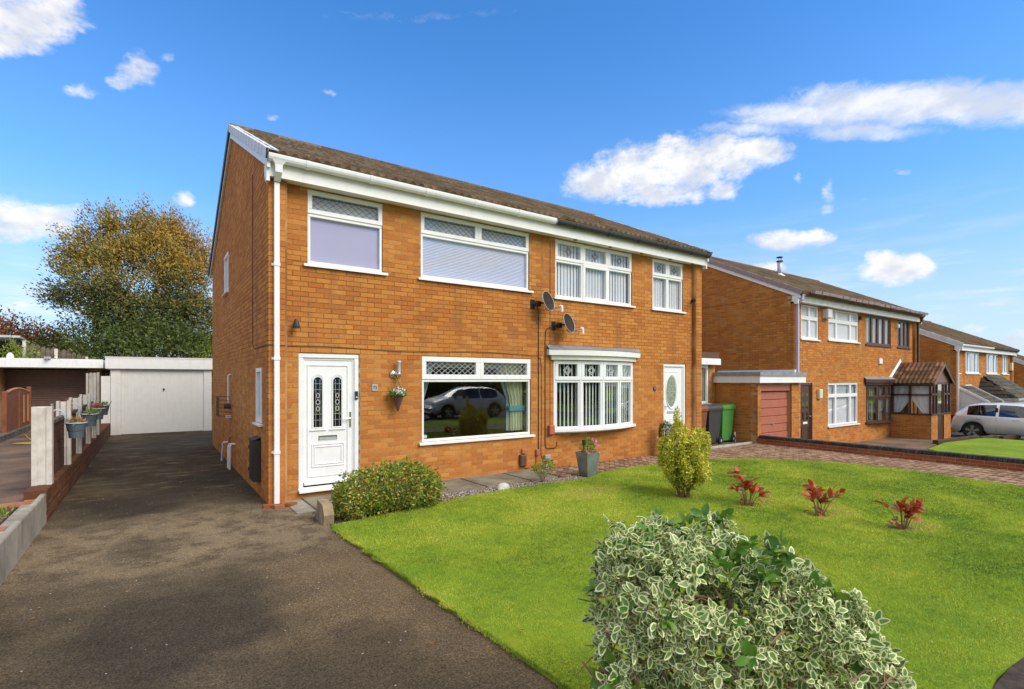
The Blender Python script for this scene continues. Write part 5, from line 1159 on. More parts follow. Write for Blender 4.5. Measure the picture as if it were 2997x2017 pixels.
# block paving
bp = thing('block_paving', 'reddish herringbone block paving of the next drive', 'paving', (0, 0, 0)); bp['kind'] = 'structure'
LAWN = [(0.42, -1.62), (1.0, -1.52), (1.72, -1.37), (2.3, -1.27), (2.85, -1.22), (4.05, -1.18), (4.9, -1.22), (5.25, -1.12), (5.5, -0.95), (6.2, -0.88), (7.3, -0.90), (8.1, -1.0), (8.72, -1.2), (9.4, -1.6), (9.9, -2.0), (10.25, -2.5), (10.5, -3.2), (10.55, -4.2), (10.4, -5.6), (10.3, -7.16), (4.2, -7.15), (3.4, -7.14), (2.75, -7.08), (2.2, -7.14), (0.62, -7.14), (0.58, -5.6), (0.51, -4.27), (0.45, -3.0), (0.42, -2.2)]
def inpoly(P_, poly):
    x, y = P_[:, 0], P_[:, 1]; c = np.zeros(len(P_), bool); n = len(poly)
    for i in range(n):
        (x1, y1), (x2, y2) = poly[i], poly[(i+1) % n]
        if y1 == y2: continue
        k = ((y1 > y) != (y2 > y)) & (x < (x2-x1)*(y-y1)/(y2-y1)+x1); c ^= k
    return c
sheet('paving_base', [(4.72, -0.93), (4.72, 0.1), (9.78, 0.1), (9.78, -0.0), (12.28, 0.0), (12.28, -7.1), (10.2, -7.1), (10.45, -3.2), (10.1, -2.4), (8.7, -1.1), (7.3, -0.85), (5.5, -0.93)], -0.05, 0.004, 'soil', kind='structure')
sheet('bin_area', [(10.0, 0.03), (12.28, 0.03), (12.28, 1.15), (10.0, 1.15)], -0.05, 0.012, 'drive_brown', kind='structure')
MB().box(10.02, 12.26, -0.03, 0.03, -0.02, 0.055).build('edging_strip', 'concrete_pale', kind='structure')
cand = []
ang45 = R(45)
for i in range(-80, 140):
    for j_ in range(-90, 60):
        bx, by = i*0.1, j_*0.1
        k = (i-j_) % 4
        if k == 0: cand.append((bx, by, 0))        # horizontal brick covers (i,j),(i+1,j)
        elif k == 3: cand.append((bx, by, 1))      # vertical brick covers (i,j-1)... drawn upwards
C_ = []
ca, sa = math.cos(ang45), math.sin(ang45)
for (bx, by, o_) in cand:
    if o_ == 1: by = by-0.1
    cx_, cy_ = (bx+0.1, by+0.05) if o_ == 0 else (bx+0.05, by+0.1)
    X_, Y_ = 8+cx_*ca-cy_*sa, -2+cx_*sa+cy_*ca; C_.append((X_, Y_, o_))
C_ = np.array(C_); pvpoly = [(4.75, -0.9), (4.75, 0.05), (9.74, 0.05), (9.9, -0.08), (12.26, -0.08), (12.26, -7.0), (10.35, -7.0), (10.5, -3.2), (10.2, -2.45), (9.4, -1.55), (8.72, -1.14), (8.1, -0.95), (7.3, -0.85), (5.5, -0.9)]
kk = inpoly(C_[:, :2], pvpoly); C_ = C_[kk]; C_ = C_[np.argsort(np.hypot(C_[:, 0]-CAM.x, C_[:, 1]-CAM.y))]
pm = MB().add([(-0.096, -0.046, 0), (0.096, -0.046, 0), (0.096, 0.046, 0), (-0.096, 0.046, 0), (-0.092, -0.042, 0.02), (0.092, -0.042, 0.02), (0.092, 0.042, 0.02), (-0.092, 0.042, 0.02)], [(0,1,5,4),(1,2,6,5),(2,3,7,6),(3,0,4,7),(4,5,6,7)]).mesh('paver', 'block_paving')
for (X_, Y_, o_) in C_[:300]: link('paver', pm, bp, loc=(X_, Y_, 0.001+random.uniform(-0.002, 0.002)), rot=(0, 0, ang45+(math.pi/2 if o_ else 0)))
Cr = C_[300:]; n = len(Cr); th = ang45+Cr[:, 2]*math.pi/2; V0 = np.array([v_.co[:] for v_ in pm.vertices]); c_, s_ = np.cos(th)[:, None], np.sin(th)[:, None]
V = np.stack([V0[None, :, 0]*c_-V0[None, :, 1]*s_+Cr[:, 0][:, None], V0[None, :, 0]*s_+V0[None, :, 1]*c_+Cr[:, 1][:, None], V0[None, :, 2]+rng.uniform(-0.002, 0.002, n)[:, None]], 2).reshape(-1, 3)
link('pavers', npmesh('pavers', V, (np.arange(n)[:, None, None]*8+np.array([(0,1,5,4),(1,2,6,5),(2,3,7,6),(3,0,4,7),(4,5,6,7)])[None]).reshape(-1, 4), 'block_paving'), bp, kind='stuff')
# lawn
def lz(X_, Y_):
    m_ = np.zeros_like(X_)
    for (px_, py_) in ((5.55, -3.8), (5.81, -4.62), (6.05, -5.48), (5.25, -3.0)): m_ += np.exp(-(((X_-px_)/0.35)**2+((Y_-py_)/0.28)**2))
    return 0.035+0.012*np.sin(X_*1.3)*np.cos(Y_*1.7)-0.045*np.clip(m_, 0, 1)
bmh = bmesh.new(); 
gxs = np.arange(0.3, 10.8, 0.12); gys = np.arange(-7.2, -0.8, 0.12)
bmh.free()
lw = MB(); Lp = np.array(LAWN)
# fan of rows: clip a fine grid against the outline by building polygon triangles first
import mathutils.geometry as mg
inner = []
for X_ in np.arange(0.6, 10.5, 0.16):
    for Y_ in np.arange(-6.95, -0.9, 0.16): inner.append((X_, Y_))
inner = np.array(inner); kk = inpoly(inner, LAWN)
cen = Lp.mean(0); ok = kk.copy()
for i in range(len(Lp)):
    a, b = Lp[i], Lp[(i+1) % len(Lp)]; ab = b-a; t_ = np.clip(((inner-a)@ab)/(ab@ab), 0, 1); ok &= np.linalg.norm(inner-(a+t_[:, None]*ab), axis=1) > 0.07
pts2 = [Vector(p) for p in LAWN]; edges = [(i, (i+1) % len(LAWN)) for i in range(len(LAWN))]
allp = pts2+[Vector(p) for p in inner[ok]]
vo_, ed_, fc_, _, _, _ = mg.delaunay_2d_cdt(allp, edges, [], 1, 1e-4)
VX = np.array([[p.x, p.y] for p in vo_]); Zz = lz(VX[:, 0], VX[:, 1])
lw.v = [(p[0], p[1], z) for p, z in zip(VX, Zz)]; lw.f = [tuple(f_) for f_ in fc_]; lw.m = [0]*len(lw.f)
nL = len(LAWN); o_ = len(lw.v); lw.v += [(p[0], p[1], -0.02) for p in LAWN]
idx = {(round(p[0], 3), round(p[1], 3)): i for i, p in enumerate(VX)}
ring = [idx[(round(p[0], 3), round(p[1], 3))] for p in LAWN]
for i in range(nL): lw.f.append((ring[i], ring[(i+1) % nL], o_+(i+1) % nL, o_+i)); lw.m.append(0)
lw.build('lawn', 'lawn', kind='structure', smooth=False)
def grass_blades(name, poly, n, dens_pow, zf, h0, seed, near=None):
    g_ = np.random.default_rng(seed); pp = np.array(poly); lo, hi = pp.min(0), pp.max(0); out = []
    tot = 0
    while tot < n:
        Q = lo+(hi-lo)*g_.random((n*3, 2)); d = np.hypot(Q[:, 0]-CAM.x, Q[:, 1]-CAM.y); keep = g_.random(len(Q)) < (2.2/np.maximum(d, 2.2))**dens_pow
        cl = np.sin(Q[:, 0]*9.1+np.sin(Q[:, 1]*7.3)*2)*np.sin(Q[:, 1]*8.3+np.sin(Q[:, 0]*5.1)*2); keep &= g_.random(len(Q)) < 0.85+0.25*cl
        for (qx, qy) in ((5.55, -3.87), (5.81, -4.69), (6.05, -5.54), (5.27, -3.0)): keep &= ~((np.hypot((Q[:, 0]-qx), (Q[:, 1]-qy)*1.3) < 0.22*g_.random(len(Q))))
        Q = Q[keep & inpoly(Q, poly)]; out.append(Q); tot += len(Q)
    Q = np.concatenate(out)[:n]
    e0 = np.array([(0.62, -7.1), (0.58, -5.6), (0.51, -4.27), (0.45, -3.0), (0.42, -1.62)]); k_ = g_.integers(0, 4, 9000); u_ = g_.random(9000)[:, None]
    E_ = e0[k_]*(1-u_)+e0[k_+1]*u_; rag = 0.5+0.5*np.sin(E_[:, 1]*11+np.sin(E_[:, 1]*4.3)*3); E_[:, 0] -= np.abs(g_.normal(0, 0.022, 9000))*(0.3+rag)-0.01
    Q[:9000] = E_; d = np.hypot(Q[:, 0]-CAM.x, Q[:, 1]-CAM.y); a = g_.random(n)*2*np.pi
    sc = np.clip(d/4.5, 0.8, 2.4); h = h0*(0.5+g_.random(n))*np.clip(sc, 1, 1.25); w = 0.0035*sc*(0.7+0.6*g_.random(n)); la = g_.random(n)*2*np.pi; ln_ = h*(0.2+0.9*g_.random(n))
    z = zf(Q[:, 0], Q[:, 1])-0.004
    A = np.stack([Q[:, 0]-np.cos(a)*w, Q[:, 1]-np.sin(a)*w, z], 1); B = np.stack([Q[:, 0]+np.cos(a)*w, Q[:, 1]+np.sin(a)*w, z], 1); T_ = np.stack([Q[:, 0]+np.cos(la)*ln_, Q[:, 1]+np.sin(la)*ln_, z+h], 1)
    return link(name, npmesh(name, np.stack([A, B, T_], 1).reshape(-1, 3), np.arange(3*n).reshape(-1, 3), 'grass_blade'), None, kind='stuff')
grass_blades('grass', LAWN, 420000, 1.05, lz, 0.0135, 3)
# neighbour plots beyond the low wall
sheet('neighbour_lawn', [(17.6, -7.0), (24.2, -7.0), (24.2, -1.9), (22.0, -1.75), (18.6, -2.1), (17.6, -3.2)], -0.6, -0.40, 'lawn', kind='structure')
sheet('neighbour_lawn', [(22.1, -1.6), (25.0, -1.9), (28.5, -2.2), (28.5, -7.0), (24.4, -7.0), (24.4, -1.95)], -0.75, -0.41, 'lawn', kind='structure') if False else None
sheet('neighbour_drive', [(12.46, -7.0), (17.4, -7.0), (17.4, -3.2), (18.4, -2.0), (21.9, -1.6), (21.9, -0.0), (12.46, -0.0)], -0.7, -0.43, 'drive_brown', kind='structure')
sheet('car_drive', [(24.6, -8), (29.2, -8), (29.2, 3.0), (24.6, 3.0)], -1.2, -0.68, 'tarmac', kind='structure')
for i, (xa_, xb_, ya_, yb_) in enumerate([(20.6, 23.8, -1.72, -2.05), (23.9, 25.2, -2.1, -2.3), (25.3, 26.8, -2.4, -2.6)]):
    L_ = math.hypot(xb_-xa_, yb_-ya_); o = MB().cbox(0, L_, -0.08, 0.08, -0.06, 0.10, 0.02).build('timber_edging', 'sleeper', None, loc=(xa_, ya_, -0.40-0.05*i), rot=(0, 0, math.atan2(yb_-ya_, xb_-xa_)))
    tag(o, ['long dark timber log edging the lawn in front of the porch', 'short dark timber log next along toward the silver car', 'last dark timber log on the lawn below the silver car'][i], 'edging', 'timber logs edging the far lawn')

# =============================================================== low boundary wall with dark coping
bw = thing('boundary_wall', 'low brick wall with dark blue coping bricks along the paved drive', 'wall', (12.3, 0, 0))
b_ = MB().box(JR, 0.22-JR, -7.0, -0.16, -0.5, 0.155); b_.build('core', 'mortar', bw)
place_bricks([(*c, ((0, -7.0, 0), (0, 1, 0), (1, 0, 0))) for c in brick_cells(0, 6.84, 0.0, 0.15)], None, bw, 'brick_red', (12.3, 0, 0), 200)
cm_ = MB().add([(0, 0, 0), (0.235, 0, 0), (0.235, 0.065, 0), (0, 0.065, 0), (0.012, 0.002, 0.075), (0.223, 0.002, 0.075), (0.223, 0.063, 0.075), (0.012, 0.063, 0.075)], [(0,1,5,4),(1,2,6,5),(2,3,7,6),(3,0,4,7),(4,5,6,7),(3,2,1,0)]).mesh('coping_brick', 'brick_blue')
y = -7.0
while y < -0.2:
    link('coping_brick', cm_, bw, loc=(-0.008, y, 0.165+random.uniform(-0.002, 0.003)), rot=(0, 0, random.uniform(-0.01, 0.01))); y += 0.075

# =============================================================== left boundary: concrete boards, brick wall, posts, panels
lb_ = thing('boundary_wall', 'low wall of upright concrete boards and dark brick beside the driveway', 'wall', (-2.42, 0, 0))
for (a, b) in ((-7.2, -4.2), (-4.2, -1.12), (-1.12, 0.58)):
    MB().prism([(-0.06, 0), (0.0, 0), (0.0, 0.355), (-0.01, 0.37), (-0.05, 0.37), (-0.06, 0.355)], a+0.01, b-0.01, 'y').build('concrete_board', 'concrete', lb_)
MB().box(-0.2, -0.07, -7.2, 0.6, -0.1, 0.285).build('backing_kerb', 'concrete', lb_)
bk = MB().box(-0.21, -JR, 0.62, 12.7, -0.1, 0.30); bk.build('core', 'mortar', lb_)
place_bricks([(*c, ((0, 0.62, 0), (0, 1, 0), (-1, 0, 0))) for c in brick_cells(0, 12.0, 0.0, 0.30)], None, lb_, 'brick_dark', (-2.42, 0, 0), 120) if False else None
brickmat('brick_dark', [(0.0, (0.07, 0.03, 0.016)), (0.5, (0.12, 0.05, 0.024)), (1.0, (0.18, 0.085, 0.04))])
cl_ = [(c[0], c[1], c[2], c[3], c[4], ((0, 0.62, 0), (0, 1, 0), (-1, 0, 0))) for c in brick_cells(0, 12.0, 0.0, 0.30)]
place_bricks(cl_, None, lb_, 'brick_dark', (-2.42, 0, 0), 120)
tb = MB().box(0, 0.215, 0, 0.0655, 0, 0.10).mesh('top_brick', 'brick_dark')
y = 0.62
while y < 12.6:
    link('top_brick', tb, lb_, loc=(-0.213, y, 0.302+random.uniform(-0.004, 0.004)+0.004*(y > 6)), rot=(0, 0, random.uniform(-0.02, 0.02))); y += 0.075
tc = MB().box(0, 0.3, 0, 0.19, 0, 0.03).mesh('cap_tile', 'terracotta_plastic')
for (x_, y_) in ((-0.40, 0.40), (-0.42, -0.95)): link('cap_tile', tc, lb_, loc=(x_, y_, 0.262), rot=(0, 0, 0.05))
fn = thing('garden_fence', 'dark brown panel fence between cream concrete posts left of the driveway', 'fence', (-2.42, 0, 0))
posts = [(1.03, 1.42), (2.93, 1.44), (4.48, 1.45), (6.2, 1.47), (7.5, 1.93), (8.4, 1.95)]
for i, (y_, zt_) in enumerate(posts):
    m_ = MB()
    if i == 0: m_.cbox(-0.20, 0.0, y_, y_+0.05, 0.40, zt_, 0.01).box(-0.20, -0.145, y_-0.014, y_, 0.40, zt_).box(-0.055, 0.0, y_-0.014, y_, 0.40, zt_).box(-0.2, 0.0, y_+0.05, y_+0.13, 0.40, zt_)
    else: m_.box(-0.18, -0.14, y_, y_+0.10, 0.40, zt_-0.01).box(-0.045, 0.0, y_, y_+0.10, 0.40, zt_).box(-0.13, -0.05, y_+0.04, y_+0.07, 0.40, zt_-0.02)
    m_.build('post', 'post_paint', fn)
for (y0_, y1_, z1_) in ((1.17, 2.9, 1.16), (3.05, 4.45, 1.18), (4.6, 6.17, 1.2), (6.32, 7.47, 1.22), (7.62, 8.37, 1.7)):
    nb = max(1, int((z1_-0.42)/0.13))
    for k in range(nb):
        za = 0.42+k*(z1_-0.42)/nb; MB().box(-0.105, -0.075, y0_, y1_, za, za+(z1_-0.42)/nb-0.008).build('panel_board', 'fence_brown', fn)
    MB().cbox(-0.125, -0.05, y0_, y1_, z1_, z1_+0.05, 0.01).build('rail', 'weathered_wood', fn)
def pot(y_, zr, lab, leaf):
    p = thing('hanging_pot', lab, 'plant pot', (-2.27, y_, zr), 0, 'pots hooked over the driveway fence')
    MB().lathe([(0.0, -0.22), (0.088, -0.22), (0.098, -0.12), (0.104, -0.115), (0.124, -0.01), (0.11, -0.02), (0.0, -0.03)], n=20).build('pot', 'pot_blue', p)
    MB().tube([(0.127*math.cos(a), 0.127*math.sin(a), 0.0) for a in np.linspace(0, 2*math.pi, 19)], 0.011, 6).build('rim', 'pot_rim', p, smooth=True)
    MB().tube([(-0.11, -0.05, 0.0), (-0.13, -0.05, 0.12), (-0.17, -0.05, 0.19), (-0.24, -0.05, 0.2), (-0.30, -0.05, 0.12)], 0.009, 6).tube([(-0.11, 0.05, 0.0), (-0.13, 0.05, 0.12), (-0.17, 0.05, 0.19), (-0.24, 0.05, 0.2), (-0.30, 0.05, 0.12)], 0.009, 6).build('hook', 'pot_rim', p, smooth=True)
    g_ = np.random.default_rng(int(y_*100)); n = 90; Q = np.c_[g_.normal(0, 0.055, n), g_.normal(0, 0.055, n), g_.uniform(0, 0.05, n)]
    scatter_leaves('foliage', Q, unit(np.c_[Q[:, :2]*6, np.ones(n)]), 0.07, 0.02, leaf, p)
pot(2.05, 1.13, 'nearest blue-grey pot, holding dried brown plants', 'dead_leaf'); pot(4.05, 1.15, 'second blue-grey pot hooked on the fence with yellow-green leaves', 'leaf_bright'); pot(5.75, 1.17, 'third blue-grey pot along the fence with red and green leaves', 'leaf_red'); pot(7.15, 1.18, 'farthest blue-grey pot by the tall posts with low green leaves', 'leaf_plain')

# =============================================================== white garage at the end of the drive
wg = thing('garage', 'white prefabricated garage with a plain up-and-over door at the drive end', 'garage', (0, 12.8, 0))
MB().box(-2.42, -2.19, 0.0, 0.14, -0.05, 2.10).box(-2.42, -2.30, 0.14, 5.2, -0.05, 2.10).box(0.13, 0.36, 0.0, 0.14, -0.05, 2.10).box(0.24, 0.36, 0.14, 5.2, -0.05, 2.10).build('wall', 'render_white', wg)
for k in range(18):
    MB().box(-2.28, -2.192, -0.008, -0.001, 0.05+k*0.115, 0.15+k*0.115).build('block', 'render_white', wg); MB().box(0.14, 0.34, -0.008, -0.001, 0.05+k*0.115, 0.15+k*0.115).build('block', 'render_white', wg)
dd = MB(); n = 26
for k in range(n):
    a = -2.16+k*2.27/n; dd.cbox(a, a+2.27/n, 0.03+(0.004 if k % 2 else 0), 0.06, 0.01, 2.08, 0.003)
dd.build('door', 'garage_door', wg); MB().lathe([(0, 0), (0.03, 0), (0.03, 0.02), (0, 0.02)], n=10).tube([(0, 0, 0.02), (0, -0.06, 0.03)], 0.012, 6).build('handle', 'dark_plastic', wg, loc=(-1.02, 0.03, 1.45), rot=(R(90), 0, 0))
MB().box(-2.19, -2.165, 0.01, 0.10, 0, 2.1).box(0.115, 0.13, 0.01, 0.10, 0, 2.1).box(-2.165, 0.115, 0.01, 0.1, 2.085, 2.1).build('door_frame', 'upvc_cream', wg)
MB().box(-2.55, 0.42, -0.10, -0.06, 2.12, 2.46).build('fascia', 'upvc_cream', wg); MB().box(-2.56, 0.43, -0.11, 5.3, 2.461, 2.50).box(-2.5, 0.38, -0.06, 5.2, 2.101, 2.12).build('roof', 'render_white', wg)
sp2 = MB(); sp2.box(-2.66, -2.43, -0.02, 0.04, -0.02, 1.88); tag(sp2.build('side_gate', 'render_white', None, loc=(0, 12.8, 0)), 'narrow white rendered panel left of the white garage', 'panel')

# carport / garage of the left neighbour
cp = thing('garage', 'left neighbour garage with brown roller door under a deep white fascia', 'garage', (-2.8, 15.0, 0.27))
MB().box(-6.5, 0.08, -0.35, -0.31, 1.90, 2.16).box(0.04, 0.08, -0.31, 5.0, 1.90, 2.16).build('fascia', 'upvc', cp); MB().box(-6.5, 0.06, -0.33, 5.0, 2.161, 2.19).box(-6.5, 0.04, -0.31, 5.0, 1.88, 1.90).build('roof', 'render_white', cp)
PL = ((-0.36, 0, 0), (1, 0, 0), (0, 1, 0)); PR = ((-2.92, 0, 0), (1, 0, 0), (0, 1, 0))
MB().box(-0.352, -0.01, JR, 5.0, -0.3, 1.88).box(-2.91, -2.57, JR, 5.0, -0.3, 1.88).box(-2.57, -0.352, 4.8, 5.0, 0, 1.88).build('pillar', 'mortar', cp)
place_bricks([(*c, PL) for c in brick_cells(0, 0.36, 0.0, 1.87)]+[(*c, PR) for c in brick_cells(0, 0.36, 0.0, 1.87)]+[(*c, ((0, 0, 0), (0, 1, 0), (-1, 0, 0))) for c in brick_cells(0, 2, 0.0, 1.87)], None, cp, 'brick_dark', (0, 0, 0), 0)
plain('roller_brown', (0.20, 0.12, 0.085), 0.5, var=0.08)
for k in range(24): MB().prism([(1.0, 0.0), (0.985, 0.02), (0.985, 0.055), (1.0, 0.075), (1.02, 0.075), (1.02, 0.0)], -2.56, -0.36, 'x').build('door_slat', 'roller_brown', cp, loc=(0, 0, k*0.0765))
MB().lathe([(0, 0), (0.05, 0), (0.04, 0.05), (0, 0.06)], n=10).build('handle', 'galv', cp, loc=(-1.4, 0.985, 0.62), rot=(R(90), 0, 0))
tag(MB().box(-0.08, 0.08, -0.06, 0.06, 0, 0.08).tube([(0, -0.06, 0.04), (0, -0.16, 0.02)], 0.04, 8).build('floodlight', 'galv', None, loc=(-4.15, 14.66, 2.44)), 'small grey floodlight on the edge of the left garage roof', 'light')
# brown fence panel by the left neighbour's drive
gt = thing('garden_fence', 'reddish-brown arched fence panel beside the left neighbour drive', 'fence', (-4.45, 10.4, 0.27))
for i in range(20):
    a = i*0.16; zt_ = 1.1+0.12*math.sin(math.pi*min(1, (a+0.1)/3.2))
    MB().box(-0.02, 0.02, a+0.004, a+0.156, 0.12, zt_).build('board', 'gate_brown', gt)
for (a, b) in ((0.0, 1.6), (1.6, 3.2)):
    MB().tube([(0.0, a+(b-a)*t_, 1.13+0.12*math.sin(math.pi*min(1, (a+(b-a)*t_+0.1)/3.2))) for t_ in np.linspace(0, 1, 7)], 0.035, 6).build('rail', 'gate_rail', gt)
for a in (-0.07, 1.55, 3.15): MB().cbox(-0.05, 0.05, a, a+0.1, 0, 1.28 if a > 3 else 1.2, 0.01).build('post', 'gate_brown', gt)
for a in (2.2, 2.8): MB().box(-0.0, 0.045, a, a+0.1, 0.25, 1.05).build('brace', 'gate_rail', gt)
kbx = MB().prism([(-4.75, 7.6), (-4.35, 7.6), (-4.30, 10.0), (-4.30, 13.9), (-4.6, 13.9), (-4.6, 10.0)], 0.2, 0.41, 'z'); tag(kbx.build('timber_kerb', 'weathered_wood'), 'raised timber kerb under the brown fence panel', 'kerb')
hs_ = MB().tube([(-3.55, 8.35, 0.285), (-3.75, 8.3, 0.285), (-4.0, 8.55, 0.285), (-3.7, 8.6, 0.285), (-3.55, 8.75, 0.285), (-3.8, 9.3, 0.285), (-4.0, 10.2, 0.285), (-4.15, 11.0, 0.285)], 0.014, 6); tag(hs_.build('garden_hose', 'hose'), 'yellow garden hose lying on the left neighbour drive', 'hose')
cord = thing('spiky_plant', 'reddish spiky cordyline behind the brown fence panel', 'plant', (-5.3, 12.4, 0.27))
for k in range(26):
    a = random.uniform(0, 6.28); l_ = random.uniform(0.5, 0.8); e_ = random.uniform(0.3, 1.2); d = Vector((math.cos(a)*math.cos(e_), math.sin(a)*math.cos(e_), math.sin(e_))); s_ = Vector((-math.sin(a), math.cos(a), 0))*0.02; b0 = Vector((0, 0, 0.8))
    MB().add([b0-s_, b0+s_, b0+d*l_*0.5+s_*1.3, b0+d*l_-Vector((0, 0, 0.08)), b0+d*l_*0.5-s_*1.3], [(0, 1, 2, 3, 4)]).build('leaf', 'leaf_red', cord)
MB().tube([(0, 0, 0), (0, 0, 0.82)], 0.05, 8).build('stem', 'bark', cord)
for (x_, y_, nm, lb2) in ((-2.95, 9.2, 'cat_planter', 'low dark planter box behind the fence near the tall posts'),):
    pp_ = thing('trough_planter', lb2, 'planter', (x_, y_, 0.27)); MB().prism([(-0.12, 0.85), (0.12, 0.85), (0.16, 1.02), (-0.16, 1.02)], -0.5, 0.5, 'y').build('trough', 'brown_plastic', pp_); MB().box(-0.1, 0.1, -0.4, -0.35, 0, 0.85).box(-0.1, 0.1, 0.35, 0.4, 0, 0.85).build('leg', 'brown_plastic', pp_)

# background fence, shed behind the left garages
bf = thing('back_fence', 'weathered grey picket fence stepping down beyond the left garage roof', 'fence', (-5.35, 19.0, 1.58))
for i in range(18):
    hgt = 1.60-0.012*i+random.uniform(-0.05, 0.05); zb = -0.3; x_ = i*0.155; 
    MB().prism([(x_, zb), (x_+0.14, zb), (x_+0.14, hgt-0.05), (x_+0.07, hgt+random.uniform(0, 0.05)), (x_, hgt-0.05)], 0, 0.03, 'y').build('picket', 'weathered_wood', bf, loc=(0, i*-0.02, -0.028*i))
for i in (0, 6, 12, 17): MB().box(i*0.155-0.05, i*0.155+0.05, -0.08, 0.0, -0.5, 1.68-0.02*i).build('post', 'post_paint', bf, loc=(0, i*-0.02, -0.028*i))
sh = thing('garden_shed', 'open-fronted dark shed at the left edge above the garage roof', 'shed', (-7.6, 19.0, 1.58))
MB().box(0, 2.0, 0, 0.04, 0, 0.9).box(0, 0.5, 0, 0.04, 0.9, 1.75).box(0, 0.04, 0, 1.5, 0, 1.75).box(1.96, 2.0, 0, 1.5, 0, 1.75).box(0, 2, 1.46, 1.5, 0, 1.75).build('wall', 'weathered_wood', sh)
MB().prism([(-0.15, 1.78), (1.6, 1.68), (1.6, 1.74), (-0.15, 1.86)], -0.1, 2.15, 'x').build('roof', 'galv', sh); MB().box(0.5, 1.1, 0.3, 0.34, 0.9, 1.7).build('door', 'dark_room', sh)
tag(MB().lathe([(0, 0), (0.09, 0), (0.09, 0.12), (0.05, 0.18), (0.03, 0.2), (0, 0.2)], n=12).build('container', 'upvc', None, loc=(-5.2, 15.6, 2.46)), 'white container standing on the left garage roof', 'container')

# =============================================================== trees and shrubs
def limbs(mb, base, top, r0, n, spread, seed, levels=2):
    g_ = random.Random(seed); base = Vector(base); top = Vector(top)
    mb.tube([base, base.lerp(top, 0.35)+Vector((0.05, 0.03, 0)), base.lerp(top, 0.7)], [r0, r0*0.75, r0*0.5], 8)
    for i in range(n):
        s_ = base.lerp(top, g_.uniform(0.25, 0.7)); a = g_.uniform(0, 6.28); L_ = spread*g_.uniform(0.5, 1); e_ = s_+Vector((math.cos(a)*L_, math.sin(a)*L_, L_*g_.uniform(0.3, 1.0)))
        m_ = s_.lerp(e_, 0.5)+Vector((0, 0, -0.05*L_)); mb.tube([s_, m_, e_], [r0*0.4, r0*0.25, r0*0.08], 5)
        if levels > 1:
            for k in range(3):
                s2 = m_.lerp(e_, g_.random()); d = Vector((g_.uniform(-1, 1), g_.uniform(-1, 1), g_.uniform(-0.2, 1)))*L_*0.4; mb.tube([s2, s2+d*0.5, s2+d+Vector((0, 0, -0.04))], [r0*0.16, r0*0.1, r0*0.03], 4)
def tree(name, label, loc, blobs, n, ls, lw_, mt, trunk, seed, cat='tree', wind=None, clump=0.6, shell=0.6, sprays=None, sl=None):
    t_ = thing(name, label, cat, loc); mb = MB(); limbs(mb, (0, 0, 0), trunk, trunk[2]*0.035+0.03, 16, trunk[2]*0.5, seed); mb.build('trunk', 'bark', t_)
    P_, U_ = blob_points(blobs, n, shell, clump, seed)
    g_ = np.random.default_rng(seed); # gather leaves into sprays
    m_ = sprays or len(P_)//9; sl = sl or ls*7; C0 = P_[g_.choice(len(P_), m_)]; D0 = unit(g_.normal(size=(m_, 3))+np.array([-0.4, 0, 0.5]))
    k = g_.integers(0, m_, len(P_)); P2 = C0[k]+D0[k]*g_.uniform(0, sl, len(P_))[:, None]+g_.normal(size=(len(P_), 3))*(ls*0.8 if sprays is None else 0.16)
    scatter_leaves('crown', P2, unit(P2-np.array([0, 0, trunk[2]*0.6])), ls, lw_, mt, t_, wind=wind)
    return t_
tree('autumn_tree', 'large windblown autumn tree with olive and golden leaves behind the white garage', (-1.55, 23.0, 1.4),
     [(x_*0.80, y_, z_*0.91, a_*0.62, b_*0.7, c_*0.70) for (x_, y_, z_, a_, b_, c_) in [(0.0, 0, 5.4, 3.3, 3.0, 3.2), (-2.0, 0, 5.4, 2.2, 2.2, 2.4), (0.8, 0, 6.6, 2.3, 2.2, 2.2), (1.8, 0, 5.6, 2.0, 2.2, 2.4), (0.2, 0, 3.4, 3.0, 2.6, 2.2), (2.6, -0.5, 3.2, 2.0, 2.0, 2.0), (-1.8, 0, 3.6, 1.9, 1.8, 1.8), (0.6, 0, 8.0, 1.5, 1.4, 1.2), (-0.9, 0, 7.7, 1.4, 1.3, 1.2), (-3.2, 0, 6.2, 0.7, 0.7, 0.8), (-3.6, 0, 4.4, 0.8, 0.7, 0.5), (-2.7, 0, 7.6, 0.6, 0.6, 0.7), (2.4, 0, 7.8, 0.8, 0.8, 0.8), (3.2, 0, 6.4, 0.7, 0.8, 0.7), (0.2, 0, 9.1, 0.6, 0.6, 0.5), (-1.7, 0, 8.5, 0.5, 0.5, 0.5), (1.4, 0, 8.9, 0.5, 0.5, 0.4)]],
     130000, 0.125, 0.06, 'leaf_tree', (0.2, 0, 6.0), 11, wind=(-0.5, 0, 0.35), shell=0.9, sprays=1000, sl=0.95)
tree('evergreen_bush', 'dark green bush mass low behind the white garage roof', (-1.2, 19.8, 1.2), [(0, 0, 1.2, 2.2, 1.4, 1.7), (2.0, 0, 0.9, 1.8, 1.3, 1.5), (-1.9, 0.4, 0.9, 1.5, 1.2, 1.2)], 22000, 0.15, 0.08, 'leaf_bush', (0, 0, 1.6), 12, 'shrub')
tree('bright_shrub', 'bright green shrub between the white garage and the house corner', (1.1, 18.9, 0.9), [(0, 0, 1.3, 0.9, 0.8, 1.2)], 5000, 0.09, 0.05, 'leaf_bright', (0, 0, 1.4), 13, 'shrub')
tree('rust_shrub', 'rust-red and green shrub beyond the picket fence at left', (-7.4, 27.0, 1.6), [(0, 0, 1.5, 2.3, 1.6, 1.3), (-2.4, 0, 1.4, 1.6, 1.4, 1.3), (1.9, 0, 1.2, 1.3, 1.2, 1.0)], 26000, 0.14, 0.08, 'leaf_rust', (0, 0, 2.0), 14, 'shrub')
